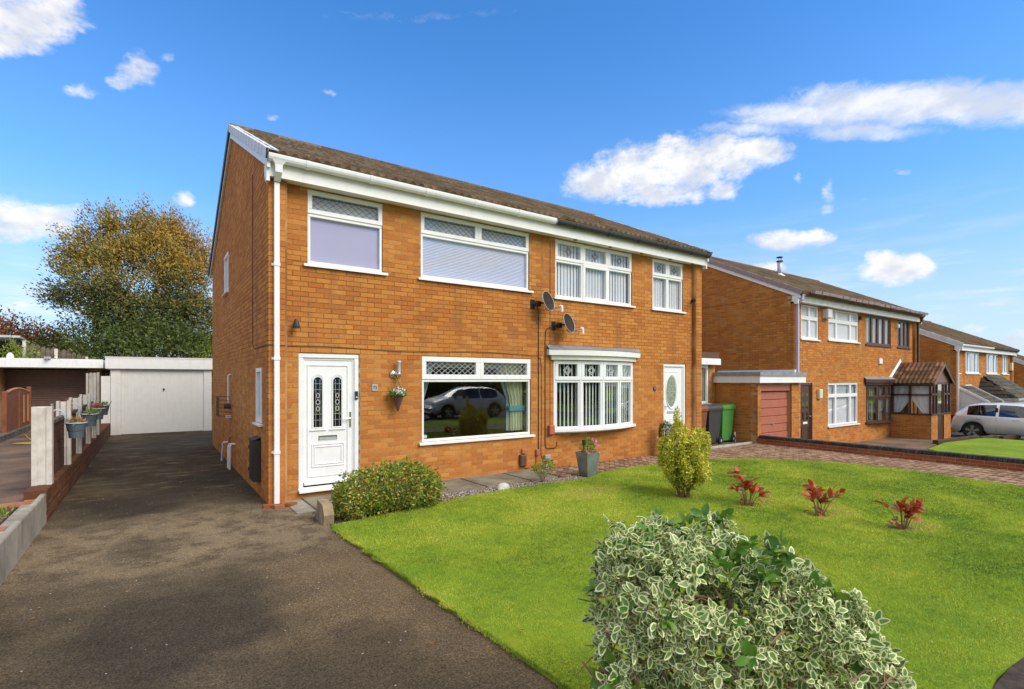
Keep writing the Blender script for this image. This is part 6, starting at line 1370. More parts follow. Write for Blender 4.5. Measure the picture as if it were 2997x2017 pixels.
tree('olive_shrub', 'dull olive shrub between the picket fence and the big tree', (-4.6, 24.5, 1.5), [(0, 0, 1.1, 1.3, 1.1, 1.4), (-1.2, 0, 0.7, 1.0, 1.0, 0.9)], 7000, 0.11, 0.05, 'leaf_bush', (0, 0, 1.5), 15, 'shrub')
tree('climber_bush', 'small bright green bush growing beside the dark shed', (-5.45, 18.7, 1.5), [(0, 0, 0.9, 0.30, 0.3, 0.62)], 1500, 0.08, 0.05, 'leaf_bright', (0, 0, 1.0), 16, 'shrub')

# low shrub by the door
ls_ = thing('low_shrub', 'low spreading yellow-green shrub beside the white front door', 'shrub', (1.25, -1.28, 0.0))
P_, U_ = blob_points([(-0.25, 0.0, 0.30, 0.50, 0.36, 0.30), (0.25, 0.0, 0.32, 0.50, 0.38, 0.32), (0.55, 0.02, 0.22, 0.33, 0.34, 0.24), (-0.5, -0.02, 0.2, 0.30, 0.30, 0.24)], 11000, 0.5, 0.5, 21); P_ = P_[P_[:, 2] > 0.02]*np.array([0.9, 1, 1])
scatter_leaves('foliage', P_, unit(P_-np.array([0, 0, 0.1])), 0.046, 0.024, 'leaf_shrub', ls_)
st = MB()
for k in range(44):
    a = random.uniform(0, 6.28); r_ = random.uniform(0.2, 1); e_ = Vector((0.72*r_*math.cos(a), 0.36*r_*math.sin(a), random.uniform(0.25, 0.55))); b0 = Vector((random.uniform(-0.45, 0.45), random.uniform(-0.12, 0.12), 0)); m_ = b0.lerp(e_, 0.5)+Vector((0, 0, 0.05)); st.tube([b0, m_, e_], [0.009, 0.006, 0.003], 4)
st.build('stems', 'twig', ls_)
tag(MB().prism([(0.0, -0.0), (0.34, 0.0), (0.36, 0.10), (0.30, 0.26), (0.06, 0.24), (-0.02, 0.12)], -0.06, 0.06, 'x').build('edging_stone', 'stone_edge', None, loc=(0.42, -1.50, 0), rot=(0, 0, 0)), 'rough tan edging stone at the corner of the lawn', 'stone')

# golden euonymus
eu = thing('golden_shrub', 'upright golden-yellow shrub with a bare foot on the lawn', 'shrub', (5.27, -3.0, 0.0))
sr_ = random.Random(77); EB = [(0, 0, 0.50, 0.40, 0.38, 0.32), (-0.08, 0, 0.72, 0.38, 0.36, 0.24), (-0.02, 0, 0.30, 0.22, 0.22, 0.22), (-0.19, 0.0, 1.0, 0.10, 0.10, 0.16), (-0.22, 0, 1.2, 0.05, 0.05, 0.13), (-0.05, 0.05, 0.98, 0.13, 0.13, 0.12), (0.40, -0.1, 0.85, 0.10, 0.10, 0.16)]
for k in range(20):
    a = sr_.uniform(0, 6.28); rr_ = sr_.uniform(0.12, 0.44); EB.append((rr_*math.cos(a), rr_*math.sin(a), sr_.uniform(0.72, 0.92)-0.2*rr_, 0.07, 0.07, sr_.uniform(0.10, 0.2)))
for k in range(16):
    a = sr_.uniform(0, 6.28); EB.append((0.42*math.cos(a), 0.40*math.sin(a), sr_.uniform(0.35, 0.75), 0.10, 0.10, 0.12))
EB = [(q[0]*0.72, q[1]*0.75, q[2], q[3]*0.76, q[4]*0.8, q[5]) for q in EB]
P_, U_ = blob_points(EB, 17000, 0.6, 0.8, 22)
scatter_leaves('foliage', P_, unit(P_-np.array([0, 0, 0.15])+np.array([0, 0, 0.3])), 0.048, 0.024, 'leaf_gold', eu)
P_, U_ = blob_points([(0, 0, 0.42, 0.22, 0.20, 0.28)], 3000, 0.8, 0.6, 23); scatter_leaves('inner_foliage', P_, U_, 0.035, 0.02, 'leaf_shrub', eu)
st = MB()
for k in range(40):
    a = random.uniform(0, 6.28); r_ = random.uniform(0.08, 0.30); zt_ = random.uniform(0.4, 0.95); b0 = Vector((0.07*math.cos(a), 0.07*math.sin(a), -0.02)); e_ = Vector((r_*math.cos(a), r_*math.sin(a), zt_)); st.tube([b0, b0.lerp(e_, 0.4)+Vector((0, 0, 0.08)), e_], [0.009, 0.006, 0.003], 4)
st.tube([(0.0, 0, 0.8), (-0.05, 0, 1.28)], [0.005, 0.002], 4).tube([(0.2, 0.0, 0.3), (0.40, -0.1, 0.45), (0.42, -0.1, 0.62)], [0.005, 0.004, 0.002], 4); st.build('stems', 'twig', eu)
g_ = np.random.default_rng(5); Q = np.c_[np.full(60, 0.42)+g_.normal(0, 0.018, 60), -0.1+g_.normal(0, 0.018, 60), g_.uniform(0.45, 0.66, 60)]; scatter_leaves('sprig', Q, U_[:60], 0.035, 0.018, 'leaf_gold', eu)

# red-leaved plants
LEAFM = {}
def curved_leaf(L_, W_, mt, seed):
    g_ = random.Random(seed); n = 5; V = []; 
    for i in range(n+1):
        t_ = i/n; w = W_*0.5*math.sin(math.pi*min(1, t_*0.92+0.04))**0.8; z = -0.25*L_*t_*t_+0.03*L_*math.sin(t_*3); V += [(L_*t_, -w, z+0.25*w), (L_*t_, 0, z), (L_*t_, w, z+0.25*w)]
    mb = MB(); mb.v = V; mb.f = [(3*i+k, 3*i+k+1, 3*i+k+4, 3*i+k+3) for i in range(n) for k in (0, 1)]; mb.m = [0]*len(mb.f); return mb.mesh('leaf', mt, True)
redl = [curved_leaf(0.145, 0.062, 'leaf_red', 1), curved_leaf(0.13, 0.056, 'leaf_red', 2), curved_leaf(0.105, 0.042, 'leaf_red', 3)]
def red_plant(loc, hgt, wd, n, label, seed):
    p = thing('red_plant', label, 'plant', loc, 0, 'red-leaved plants in a row on the lawn'); g_ = random.Random(seed); st = MB(); tips = []
    for k in range(n):
        a = g_.uniform(0, 6.28); r_ = wd*g_.uniform(0.3, 1); z = hgt*g_.uniform(0.35, 1)*(1.0-0.35*(r_/wd)); e_ = Vector((r_*math.cos(a), r_*math.sin(a), z)); b0 = Vector((0.03*math.cos(a), 0.03*math.sin(a), -0.03)); m_ = b0.lerp(e_, 0.5)+Vector((0, 0, 0.05)); st.tube([b0, m_, e_], [0.006, 0.005, 0.003], 5); tips += [(e_, a), (m_.lerp(e_, 0.5), a)]
    st.build('stems', 'twig', p)
    for (e_, a) in tips:
        for k in range(g_.choice([2, 3, 4])): link('leaf', g_.choice(redl), p, loc=e_, rot=(g_.uniform(-0.8, 0.8), g_.uniform(-1.35, 0.0), a+g_.uniform(-1.8, 1.8)))
    for k in range(8): link('leaf', redl[2], p, loc=(g_.uniform(-0.14, 0.14), g_.uniform(-0.12, 0.12), g_.uniform(0.02, 0.10)), rot=(g_.uniform(-0.5, 0.5), g_.uniform(-0.4, 0.3), g_.uniform(0, 6.28)))
red_plant((5.55, -3.87, 0), 0.58, 0.27, 11, 'tallest dull red plant on the lawn, nearest the golden shrub', 31)
red_plant((5.81, -4.69, 0), 0.46, 0.27, 10, 'bright red plant on forked stems, middle of the three on the lawn', 32)
red_plant((6.05, -5.54, 0), 0.36, 0.26, 8, 'smallest orange-red plant, rightmost on the lawn', 33)
for (x_, y_) in ((5.6, -3.85), (5.9, -4.7), (6.15, -5.5), (5.3, -3.0)): pass

# planter with flowers
pt = thing('square_planter', 'tall tapered grey metal planter of pink flowers before the bow window', 'planter', (5.22, -0.95, 0.0))
a, b, hz_ = 0.105, 0.160, 0.445
MB().add([(-a, -a, 0), (a, -a, 0), (a, a, 0), (-a, a, 0), (-b, -b, hz_), (b, -b, hz_), (b, b, hz_), (-b, b, hz_), (-b+0.02, -b+0.02, hz_), (b-0.02, -b+0.02, hz_), (b-0.02, b-0.02, hz_), (-b+0.02, b-0.02, hz_), (-b+0.02, -b+0.02, hz_-0.04), (b-0.02, -b+0.02, hz_-0.04), (b-0.02, b-0.02, hz_-0.04), (-b+0.02, b-0.02, hz_-0.04)],
    [(0,1,5,4),(1,2,6,5),(2,3,7,6),(3,0,4,7),(3,2,1,0),(4,5,9,8),(5,6,10,9),(6,7,11,10),(7,4,8,11),(8,9,13,12),(9,10,14,13),(10,11,15,14),(11,8,12,15)]).build('pot', 'planter_metal', pt)
MB().box(-b+0.02, b-0.02, -b+0.02, b-0.02, hz_-0.05, hz_-0.04).build('soil', 'soil', pt)
P_, U_ = blob_points([(0.0, 0, 0.50, 0.14, 0.14, 0.09), (0.07, 0.03, 0.58, 0.10, 0.10, 0.11)], 700, 0.9, 0.8, 24); P_ = P_[P_[:, 2] > 0.44]; scatter_leaves('foliage', P_, unit(P_-np.array([0, 0, 0.4])), 0.05, 0.016, 'leaf_bright', pt)
flowers(pt, [(0.08, -0.12, 0.60), (0.13, -0.08, 0.64), (0.16, -0.10, 0.57), (0.04, -0.10, 0.68)], 0.03, 'petal_pink'); flowers(pt, [(-0.15, -0.21, 0.49), (-0.1, -0.2, 0.48), (-0.06, -0.22, 0.50), (0.16, -0.22, 0.47), (-0.18, -0.16, 0.50)], 0.032, 'petal_hot') if False else flowers(pt, [(-0.12, -0.16, 0.46), (-0.08, -0.15, 0.455), (-0.05, -0.165, 0.47), (0.13, -0.165, 0.44), (-0.14, -0.12, 0.47)], 0.024, 'petal_pink')
MB().tube([(-0.10, 0.0, 0.42), (-0.10, 0.0, 0.58)], 0.008, 6).lathe([(0.0, 0.08), (0.03, 0.08), (0.03, 0.0), (0.024, 0.0), (0.024, -0.02), (0, -0.02)], (-0.10, 0, 0.60), 10).build('solar_light', 'dark_plastic', pt)
# small plant in gravel, white stone ornament, pot by door 77
sm = thing('small_shrub', 'small sparse yellow-green plant growing from the gravel under the cable boxes', 'plant', (4.12, -1.0, 0.0))
P_, U_ = blob_points([(0, 0, 0.26, 0.20, 0.15, 0.09), (0.12, 0, 0.34, 0.10, 0.08, 0.06)], 420, 0.9, 0.6, 25); scatter_leaves('foliage', P_, U_, 0.045, 0.02, 'leaf_bright', sm)
st = MB()
for k in range(10): a = k*0.63; st.tube([(0, 0, 0), (0.07*math.cos(a), 0.05*math.sin(a), 0.14), (0.18*math.cos(a), 0.13*math.sin(a), 0.28)], [0.006, 0.004, 0.002], 4)
st.build('stems', 'twig', sm)
wsn = thing('snail_ornament', 'pale stone snail-shaped ornament lying between gravel and lawn', 'ornament', (3.28, -1.05, 0.03))
MB().lathe([(0.0, -0.05), (0.10, -0.05), (0.125, 0.0), (0.10, 0.055), (0.05, 0.08), (0, 0.085)], n=16, sy=0.6).build('shell', 'stone_white', wsn, smooth=True); MB().lathe([(0.0, -0.04), (0.05, -0.035), (0.06, 0.0), (0.045, 0.03), (0, 0.04)], (-0.09, -0.06, 0.0), 10).build('head', 'stone_white', wsn, smooth=True); MB().lathe([(0, 0), (0.012, 0), (0.012, 0.003), (0, 0.003)], n=8).build('eye', 'dark_plastic', wsn, loc=(-0.095, -0.122, 0.005), rot=(R(90), 0, 0))
dp_ = thing('potted_bush', 'dark clipped bush in a black pot left of the oval-glazed door', 'potted plant', (8.36, -0.2, 0.02))
MB().lathe([(0.0, 0.0), (0.10, 0.0), (0.14, 0.32), (0.12, 0.32), (0.0, 0.3)], n=14).build('pot', 'dark_plastic', dp_, smooth=True)
P_, U_ = blob_points([(0, 0, 0.52, 0.16, 0.16, 0.26)], 1800, 0.7, 0.4, 26); scatter_leaves('foliage', P_, U_, 0.035, 0.018, 'leaf_bush', dp_)
MB().tube([(0, 0, 0.3), (0, 0, 0.6)], 0.015, 6).build('stem', 'bark', dp_)

# =============================================================== bins
def wheelie(loc, mt, lidm, label, front):
    t_ = thing('wheelie_bin', label, 'bin', loc, R(front), 'wheelie bins beside the garage wall')
    b_ = MB(); z0, z1 = 0.06, 0.97; A = [(-0.26, -0.22), (0.22, -0.22), (0.22, 0.22), (-0.26, 0.22)]; B = [(-0.34, -0.28), (0.30, -0.28), (0.30, 0.28), (-0.34, 0.28)]
    b_.add([(p[0], p[1], z0) for p in A]+[(p[0], p[1], z1) for p in B], [(0,1,5,4),(1,2,6,5),(2,3,7,6),(3,0,4,7),(3,2,1,0)])
    b_.box(-0.37, 0.33, -0.305, 0.305, 0.93, 0.975); b_.box(-0.345, -0.30, -0.15, 0.15, 0.3, 0.9); b_.box(0.10, 0.24, -0.24, 0.24, 0.06, 0.2); b_.build('body', mt, t_)
    l_ = MB(); l_.add([(-0.40, -0.31, 0.98), (0.36, -0.31, 0.98), (0.36, 0.31, 0.98), (-0.40, 0.31, 0.98), (-0.36, -0.27, 1.03), (0.30, -0.27, 1.07), (0.30, 0.27, 1.07), (-0.36, 0.27, 1.03)], [(0,1,5,4),(1,2,6,5),(2,3,7,6),(3,0,4,7),(4,5,6,7),(3,2,1,0)]); l_.tube([(0.40, -0.25, 0.97), (0.40, 0.25, 0.97)], 0.018, 8).box(0.34, 0.41, -0.2, -0.15, 0.95, 1.0).box(0.34, 0.41, 0.15, 0.2, 0.95, 1.0); l_.build('lid', lidm, t_)
    for s_ in (-1, 1):
        w_ = MB().tube([(0.22, s_*0.25, 0.1), (0.22, s_*0.30, 0.1)], 0.1, 16); wo_ = w_.build('wheel', 'rubber', t_); MB().tube([(0.22, s_*0.30, 0.1), (0.22, s_*0.305, 0.1)], 0.035, 10).build('hub', 'galv', wo_)
wheelie((11.86, 0.72, 0.012), 'bin_green', 'bin_green', 'green wheelie bin nearest the garage wall', 4)
wheelie((11.14, 0.64, 0.012), 'bin_black', 'bin_black', 'dark grey wheelie bin between the brown and green bins', 3)
wheelie((10.45, 0.62, 0.012), 'bin_brown', 'bin_brown', 'brown wheelie bin partly hidden behind the house corner', 2)
tag(MB().tube([(12.25, 0.5, -0.05), (12.25, 0.5, 0.28)], 0.03, 8).build('pipe_stub', 'upvc_cream'), 'short cream pipe standing against the garage side wall', 'pipe')

# =============================================================== cars
def car(label, loc, rotz, pm_, group=None):
    """local: +x to the front, y across, z up, length 4.05"""
    t_ = thing('parked_car', label, 'car', loc, rotz, group)
    L_, Wd = 4.05, 1.72; wb0, wb1, wr = 0.72, 3.25, 0.335
    top = [(0.0, 0.55), (0.04, 0.80), (0.10, 0.98), (0.30, 1.22), (0.52, 1.38), (0.9, 1.455), (1.5, 1.485), (2.1, 1.46), (2.5, 1.37), (2.9, 1.18), (3.2, 1.02), (3.5, 0.95), (3.85, 0.82), (4.0, 0.66), (4.05, 0.5)]
    belt = [(0, 0.55), (0.1, 0.93), (0.5, 0.975), (1.5, 0.95), (2.5, 0.93), (3.1, 0.92), (3.5, 0.86), (3.9, 0.72), (4.05, 0.5)]
    xs_ = sorted(set([round(v_, 3) for v_ in list(np.linspace(0, 4.05, 46))+[wb0+wr*1.12*math.cos(a) for a in np.linspace(0, math.pi, 11)]+[wb1+wr*1.12*math.cos(a) for a in np.linspace(0, math.pi, 11)]]))
    xs_ = [x for x in xs_ if 0 <= x <= 4.05]
    def I(tab, x): return float(np.interp(x, [p[0] for p in tab], [p[1] for p in tab]))
    rings = []
    for x in xs_:
        zt_, zb_ = I(top, x), min(I(belt, x), I(top, x)-0.005); bot = 0.24
        if x < 0.25: bot = 0.24+0.1*(1-x/0.25)
        if x > 3.85: bot = 0.24+0.06*(x-3.85)/0.2
        for c in (wb0, wb1):
            d = abs(x-c)
            if d < wr*1.12: bot = max(bot, 0.325+math.sqrt(max(0, (wr*1.12)**2-d*d)))
        e_ = min(1, (x+0.05)/0.45)**0.5*min(1, (4.08-x)/0.6)**0.5; w = Wd/2*(0.80+0.20*e_); rw = w*(0.70 if zt_-zb_ > 0.2 else 0.86)
        mid = bot+(zb_-bot)*0.5
        rings.append([(w*0.9, bot), (w*0.985, bot+0.04), (w, mid), (w*0.99, zb_-0.06), (w*0.955, zb_), (w*0.955-(w*0.955-rw)*0.5, zb_+(zt_-zb_)*0.48), (rw, zb_+(zt_-zb_)*0.88), (rw*0.86, zt_-0.012*(zt_-zb_ > 0.1)), (rw*0.5, zt_+0.012), (0, zt_+0.018)])
    n = len(rings[0]); full = []
    for x, rg in zip(xs_, rings): full.append([(x, -p[0], p[1]) for p in rg]+[(x, p[0], p[1]) for p in rg[::-1][1:]])
    m_ = len(full[0]); V = [p for rg in full for p in rg]; body = []; glass = []
    for i in range(len(full)-1):
        xm = (xs_[i]+xs_[i+1])/2
        for k in range(m_-1):
            f_ = (i*m_+k, (i+1)*m_+k, (i+1)*m_+k+1, i*m_+k+1); kk_ = k if k < n-1 else m_-2-k
            sideg = kk_ in (4, 5) and 0.55 < xm < 2.95 and not (1.42 < xm < 1.50) and not (xm < 0.75 and kk_ == 4 and False)
            screen = kk_ in (7, 8, 6) and (2.3 < xm < 3.12 or 0.10 < xm < 0.42)
            (glass if sideg or screen else body).append(f_)
    body.append(tuple(range(m_-1, -1, -1))); body.append(tuple((len(full)-1)*m_+k for k in range(m_)))
    mb = MB(); mb.v = V; mb.f = body; mb.m = [0]*len(body); me = mb.mesh('body', pm_, True); link('body', me, t_)
    mb = MB(); mb.v = V; mb.f = glass; mb.m = [0]*len(glass); link('window_glass', mb.mesh('window_glass', 'car_glass', True), t_)
    MB().box(0.2, 3.9, -0.7, 0.7, 0.2, 0.5).box(0.4, 3.2, -0.78, 0.78, 0.45, 0.6).build('underbody', 'rubber', t_)
    for x in (wb0, wb1):
        for s_ in (-1, 1):
            y0_ = s_*0.66; y1_ = s_*0.85; w_ = MB().tube([(x, y0_, 0.325), (x, y1_, 0.325)], 0.325, 28); wo_ = w_.build('wheel', 'rubber', t_)
            rm = MB().tube([(x, y1_, 0.325), (x, y1_+s_*0.004, 0.325)], 0.225, 24); rm.build('rim', 'gutter_dark', wo_); sp_ = MB()
            for k in range(5):
                a = k*2*math.pi/5+0.3; c, q = math.cos(a), math.sin(a); yy = y1_+s_*0.006
                P4 = [(x+0.03*c-0.03*q, yy, 0.325+0.03*q+0.03*c), (x+0.225*c-0.055*q, yy, 0.325+0.225*q+0.055*c), (x+0.225*c+0.055*q, yy, 0.325+0.225*q-0.055*c), (x+0.03*c+0.03*q, yy, 0.325+0.03*q-0.03*c)]
                sp_.add(P4+[(p[0], p[1]+s_*0.012, p[2]) for p in P4], [(0, 1, 2, 3), (7, 6, 5, 4), (0, 4, 5, 1), (1, 5, 6, 2), (2, 6, 7, 3), (3, 7, 4, 0)])
            sp_.lathe([(0, 0), (0.05, 0)], (x, 0, 0), 8) if False else None
            sp_.build('spokes', 'alloy', wo_)
    for s_ in (-1, 1):
        MB().box(2.62, 2.80, s_*0.84 if s_ > 0 else -0.99, 0.99 if s_ > 0 else -0.84, 0.95, 1.08).build('mirror', pm_, t_)
        for x in (0.85, 1.95):
            MB().tube([(x, s_*0.858, 0.83), (x+0.04, s_*0.878, 0.835), (x+0.16, s_*0.878, 0.84), (x+0.2, s_*0.858, 0.84)], 0.012, 6).build('handle', 'chrome', t_)
        MB().box(1.455, 1.462, s_*0.852-0.004, s_*0.852+0.004, 0.32, 0.92).box(2.62, 2.627, s_*0.852-0.004, s_*0.852+0.004, 0.36, 0.9).build('door_seam', 'rubber', t_)
        MB().box(1.42, 1.50, s_*0.74-0.008, s_*0.74+0.008, 0.98, 1.30).build('pillar', 'dark_plastic', t_)
        MB().box(-0.004, 0.14, s_*0.55 if s_ > 0 else -0.76, 0.76 if s_ > 0 else -0.55, 0.78, 0.95).build('tail_light', 'tail_red', t_)
        MB().box(3.78, 3.98, s_*0.42 if s_ > 0 else -0.68, 0.68 if s_ > 0 else -0.42, 0.60, 0.74).build('headlight', 'headlight', t_)
    MB().box(-0.012, 0.02, -0.26, 0.26, 0.6, 0.72).build('number_plate', 'upvc', t_)
    return t_
mat('car_glass', glassfn((0.10, 0.11, 0.12), 1.6))
car('silver hatchback parked beside the third house at right', (27.45, -0.52, -0.68), R(-90), 'car_silver')
car('white hatchback across the road, seen reflected in the big ground-floor window', (13.0, -13.6, -0.06), R(180), 'car_white', 'cars parked across the road')
car('white hatchback across the road, seen reflected in the bow window', (21.0, -13.6, -0.06), R(0), 'car_white', 'cars parked across the road')

# houses and greenery across the road (seen only in the glass)
op = thing('house', 'brown house across the road, seen reflected in the windows', 'house', (6, -32, 0))
MB().box(0, 22, -8, 0, -0.5, 5).build('wall', 'brick_brown', op); MB().prism([(-8.4, 4.9), (0.4, 4.9), (-4, 7)], -0.3, 22.3, 'x').build('roof', 'roof_tile', op)
for k in range(6): w_ = MB().box(1.2+k*3.5, 3.0+k*3.5, 0.0, 0.04, 3, 4.2).build('window', 'upvc', op); MB().box(1.3+k*3.5, 2.9+k*3.5, 0.04, 0.05, 3.1, 4.1).build('pane', 'glass_dark', w_)
for k in range(3): MB().box(1.2+k*7, 4.5+k*7, 0.0, 0.05, 0.7, 2.2).build('window', 'upvc', op)
tree('opposite_hedge', 'dark clipped hedge across the road, seen reflected in the glass', (17, -24, 0), [(-4, 0, 1.4, 3, 1, 1.6), (0, 0, 1.6, 2.5, 1.2, 2.0), (4, 0, 1.4, 3, 1, 1.6)], 9000, 0.3, 0.16, 'leaf_bush', (0, 0, 1.5), 41, 'hedge')

# =============================================================== foreground variegated hedge
HY = 2.40; w2 = np.array([math.sin(R(34.85)), math.cos(R(34.85))]); r2 = np.array([math.cos(R(34.85)), -math.sin(R(34.85))])
HB = np.array([CAM.x, CAM.y])+HY*w2
def hpt(u, v_, z): q = HB+u*r2+v_*w2; return np.stack([q[0]+0*z, q[1]+0*z, z], -1) if np.ndim(z) == 0 else None
TU = [0.36, 0.42, 0.48, 0.72, 0.95, 1.13, 1.3, 1.47, 1.6, 1.68, 1.75, 1.82]; TZ = [0.62, 0.95, 1.05, 1.085, 1.04, 0.99, 0.93, 0.83, 0.72, 0.60, 0.45, 0.2]
BU = [0.36, 0.42, 0.55, 0.8, 1.2, 1.55, 1.7, 1.82]; BZ = [0.45, 0.25, 0.12, 0.05, 0.05, 0.05, 0.08, 0.15]
hg = thing('variegated_hedge', 'cream-edged green hedge bush in the foreground at lower right', 'hedge', (0, 0, 0))
def vleaf(L_, W_, plain_=False, bend=0.2, seed=0):
    g_ = random.Random(seed); n = 8; out = []
    for k in range(n):
        a = 2*math.pi*k/n; c, s_ = math.cos(a), math.sin(a); out.append((L_*(0.5+0.5*c)*(1.06 if c > 0.99 else 1), W_*0.46*s_*(1.0-0.22*c)*g_.uniform(0.85, 1.15)))
    def Zf(x, y): return -bend*L_*(x/L_-0.3)**2+0.9*abs(y)*0.35
    inn = [(L_*0.48+(p[0]-L_*0.48)*g_.uniform(0.64, 0.84), p[1]*g_.uniform(0.56, 0.80)) for p in out]
    V = [(x, y, Zf(x, y)) for x, y in out]+[(x, y, Zf(x, y)+0.0005) for x, y in inn]+[(L_*0.48, 0, Zf(L_*0.48, 0))]
    mb = MB(); mb.v = V
    for k in range(n): mb.f.append((k, (k+1) % n, n+(k+1) % n, n+k)); mb.m.append(0 if plain_ else 1)
    for k in range(n): mb.f.append((n+k, n+(k+1) % n, 2*n)); mb.m.append(0)
    return mb
VL = [vleaf(0.050, 0.032, bend=0.15, seed=1), vleaf(0.045, 0.031, bend=0.4, seed=2), vleaf(0.040, 0.027, bend=0.3, seed=3), vleaf(0.036, 0.027, bend=0.6, seed=4), vleaf(0.054, 0.033, bend=-0.2, seed=5)]
VLm = [m_.mesh('leaf', ['leaf_green', 'leaf_cream'], True) for m_ in VL]
PLm = [vleaf(0.060, 0.042, True, 0.2, 6), vleaf(0.05, 0.038, True, 0.4, 7)]; PLmm = [m_.mesh('leaf', ['leaf_plain', 'leaf_plain'], True) for m_ in PLm]
g_ = np.random.default_rng(99); inst = []
HD = 0.34
def hsurf(u, th):      # cross-section: th 0 = front foot, pi/2 = crest, pi = back
    top_ = np.interp(u, TU, TZ); bot_ = np.interp(u, BU, BZ); hd = HD*np.sqrt(np.clip(1-((u-1.07)/0.80)**4, 0.02, 1))
    zc = bot_+(top_-bot_)*0.55; zz = zc+(top_-zc)*np.sin(th) if math.sin(th) > 0 else zc+(zc-bot_)*math.sin(th)
    return -hd*math.cos(th), zz
clusters = 2000
for c in range(clusters):
    u = g_.uniform(0.38, 1.8); th = g_.uniform(-0.9, math.pi*0.8); v_, z = hsurf(u, th); dep = 1-0.45*g_.random()**1.5; top_ = np.interp(u, TU, TZ); zc = 0.55*top_
    lump = 1+0.09*math.sin(u*9+th*3)+0.07*math.sin(u*17-th*5)+abs(g_.normal(0, 0.075))*(dep > 0.85)
    v2, z2 = v_*dep*lump, zc+(z-zc)*dep*lump
    if z2 < 0.03: continue
    if math.sin(u*11.3+1.0)*math.sin(th*6.1+u*4)*math.sin(z2*13+u*7) > 0.24 and dep > 0.72: continue
    # thinner cover low on the front, where the stems show
    if z2 < 0.55 and th < 0.5 and 0.46 < u < 1.6 and g_.random() < 0.82-0.35*(z2 > 0.42): continue
    q = HB+u*r2+v2*w2; pos = Vector((q[0], q[1], z2))
    outd = Vector((*( -w2*math.cos(th)*1.0+r2*(u-1.2)*0.5), max(math.sin(th), -0.2)+0.25)).normalized()
    stemd = (outd+Vector(g_.normal(size=3))*0.6).normalized(); isplain = (0.8 < u < 1.2 and z2 > 0.88 and g_.random() < 0.28) or g_.random() < 0.04
    k_ = int(g_.integers(4, 9)); a0 = g_.random()*6.28
    side = stemd.orthogonal().normalized()
    for k in range(k_):
        a = a0+k*2.4+g_.uniform(-0.5, 0.5); rad = (Matrix.Rotation(a, 3, stemd) @ side); ld = (rad*0.9+stemd*g_.uniform(-0.1, 1.0)).normalized(); nrm = (stemd*1.0-rad*0.3+Vector(g_.normal(size=3))*0.3).normalized()
        p = pos-stemd*0.012*(k//2)+ld*0.006; yv = nrm.cross(ld).normalized(); zv = ld.cross(yv)
        M_ = Matrix((ld, yv, zv)).transposed().to_4x4(); sc_ = g_.uniform(0.62, 1.2); M_ = Matrix.Translation(p) @ M_ @ Matrix.Scale(sc_, 4)
        inst.append((M_, isplain, int(g_.integers(0, 5)), (p-CAM).length, dep))
order = sorted(range(len(inst)), key=lambda i: inst[i][3]-0.6*inst[i][4]); near = set(order[:300]); accV = {0: [], 1: []}; accF = {0: [], 1: []}; accM = {0: [], 1: []}
data = {}
for pl_ in (0, 1):
    for i_, mm in enumerate(PLm if pl_ else VL): data[(pl_, i_)] = (np.array(mm.v), mm.f, mm.m)
big = MB(); Vq, Fq, Mq, Ft, Mt, off = [], [], [], [], [], 0
for i, (M_, isp, kd, ds, dp2) in enumerate(inst):
    if i in near:
        o = link('leaf', (PLmm[kd % 2] if isp else VLm[kd]), hg); o.matrix_local = M_; continue
    V0, f0, m0 = data[(1, kd % 2) if isp else (0, kd)]; A = np.array(M_); Vq.append(V0 @ A[:3, :3].T+A[:3, 3]); nv = len(V0)
    Fq.append(np.array(f0[:8])+off); Ft.append(np.array(f0[8:])+off); mm_ = 2 if isp else 1; Mq += [mm_]*8; Mt += [2 if isp else 0]*8; off += nv
me = bpy.data.meshes.new('foliage'); Va = np.concatenate(Vq).astype(np.float32); Fa, Fb = np.concatenate(Fq), np.concatenate(Ft)
me.vertices.add(len(Va)); me.vertices.foreach_set('co', Va.ravel()); me.loops.add(Fa.size+Fb.size); me.loops.foreach_set('vertex_index', np.concatenate([Fa.ravel(), Fb.ravel()]).astype(np.int32))
me.polygons.add(len(Fa)+len(Fb)); me.polygons.foreach_set('loop_start', np.concatenate([np.arange(len(Fa))*4, Fa.size+np.arange(len(Fb))*3]).astype(np.int32)); me.polygons.foreach_set('loop_total', np.concatenate([np.full(len(Fa), 4), np.full(len(Fb), 3)]).astype(np.int32))
for m_ in ('leaf_green', 'leaf_cream', 'leaf_plain'): me.materials.append(MATS[m_])
me.polygons.foreach_set('material_index', np.array(Mq+Mt, np.int32)); me.polygons.foreach_set('use_smooth', np.ones(len(Fa)+len(Fb), bool)); me.update(calc_edges=True)
link('foliage', me, hg, kind='stuff')
st = MB(); rr = random.Random(4)
def HP(u, v_, z): q = HB+u*r2+v_*w2; return Vector((q[0], q[1], z))
for k in range(26):
    u0 = rr.uniform(0.5, 1.65); v0 = rr.uniform(-0.2, 0.2); u1 = min(1.5, u0+rr.uniform(-0.3, 0.3)); r0 = rr.uniform(0.008, 0.018)
    st.tube([HP(u0, v0, -0.02), HP(u0+0.04, v0-0.03, 0.2), HP((u0+u1)/2, v0-0.05, 0.45), HP(u1, rr.uniform(-0.3, 0.25), min(0.9, float(np.interp(u1, TU, TZ))-0.1))], [r0, r0*0.9, r0*0.7, r0*0.3], 7)
st.tube([HP(0.66, -0.22, 0.0), HP(0.68, -0.25, 0.25), HP(0.63, -0.22, 0.5), HP(0.72, -0.15, 0.75)], [0.018, 0.016, 0.012, 0.006], 8).tube([HP(0.74, -0.2, 0.0), HP(0.70, -0.24, 0.2), HP(0.77, -0.2, 0.45), HP(0.95, -0.1, 0.75)], [0.02, 0.017, 0.013, 0.006], 8)
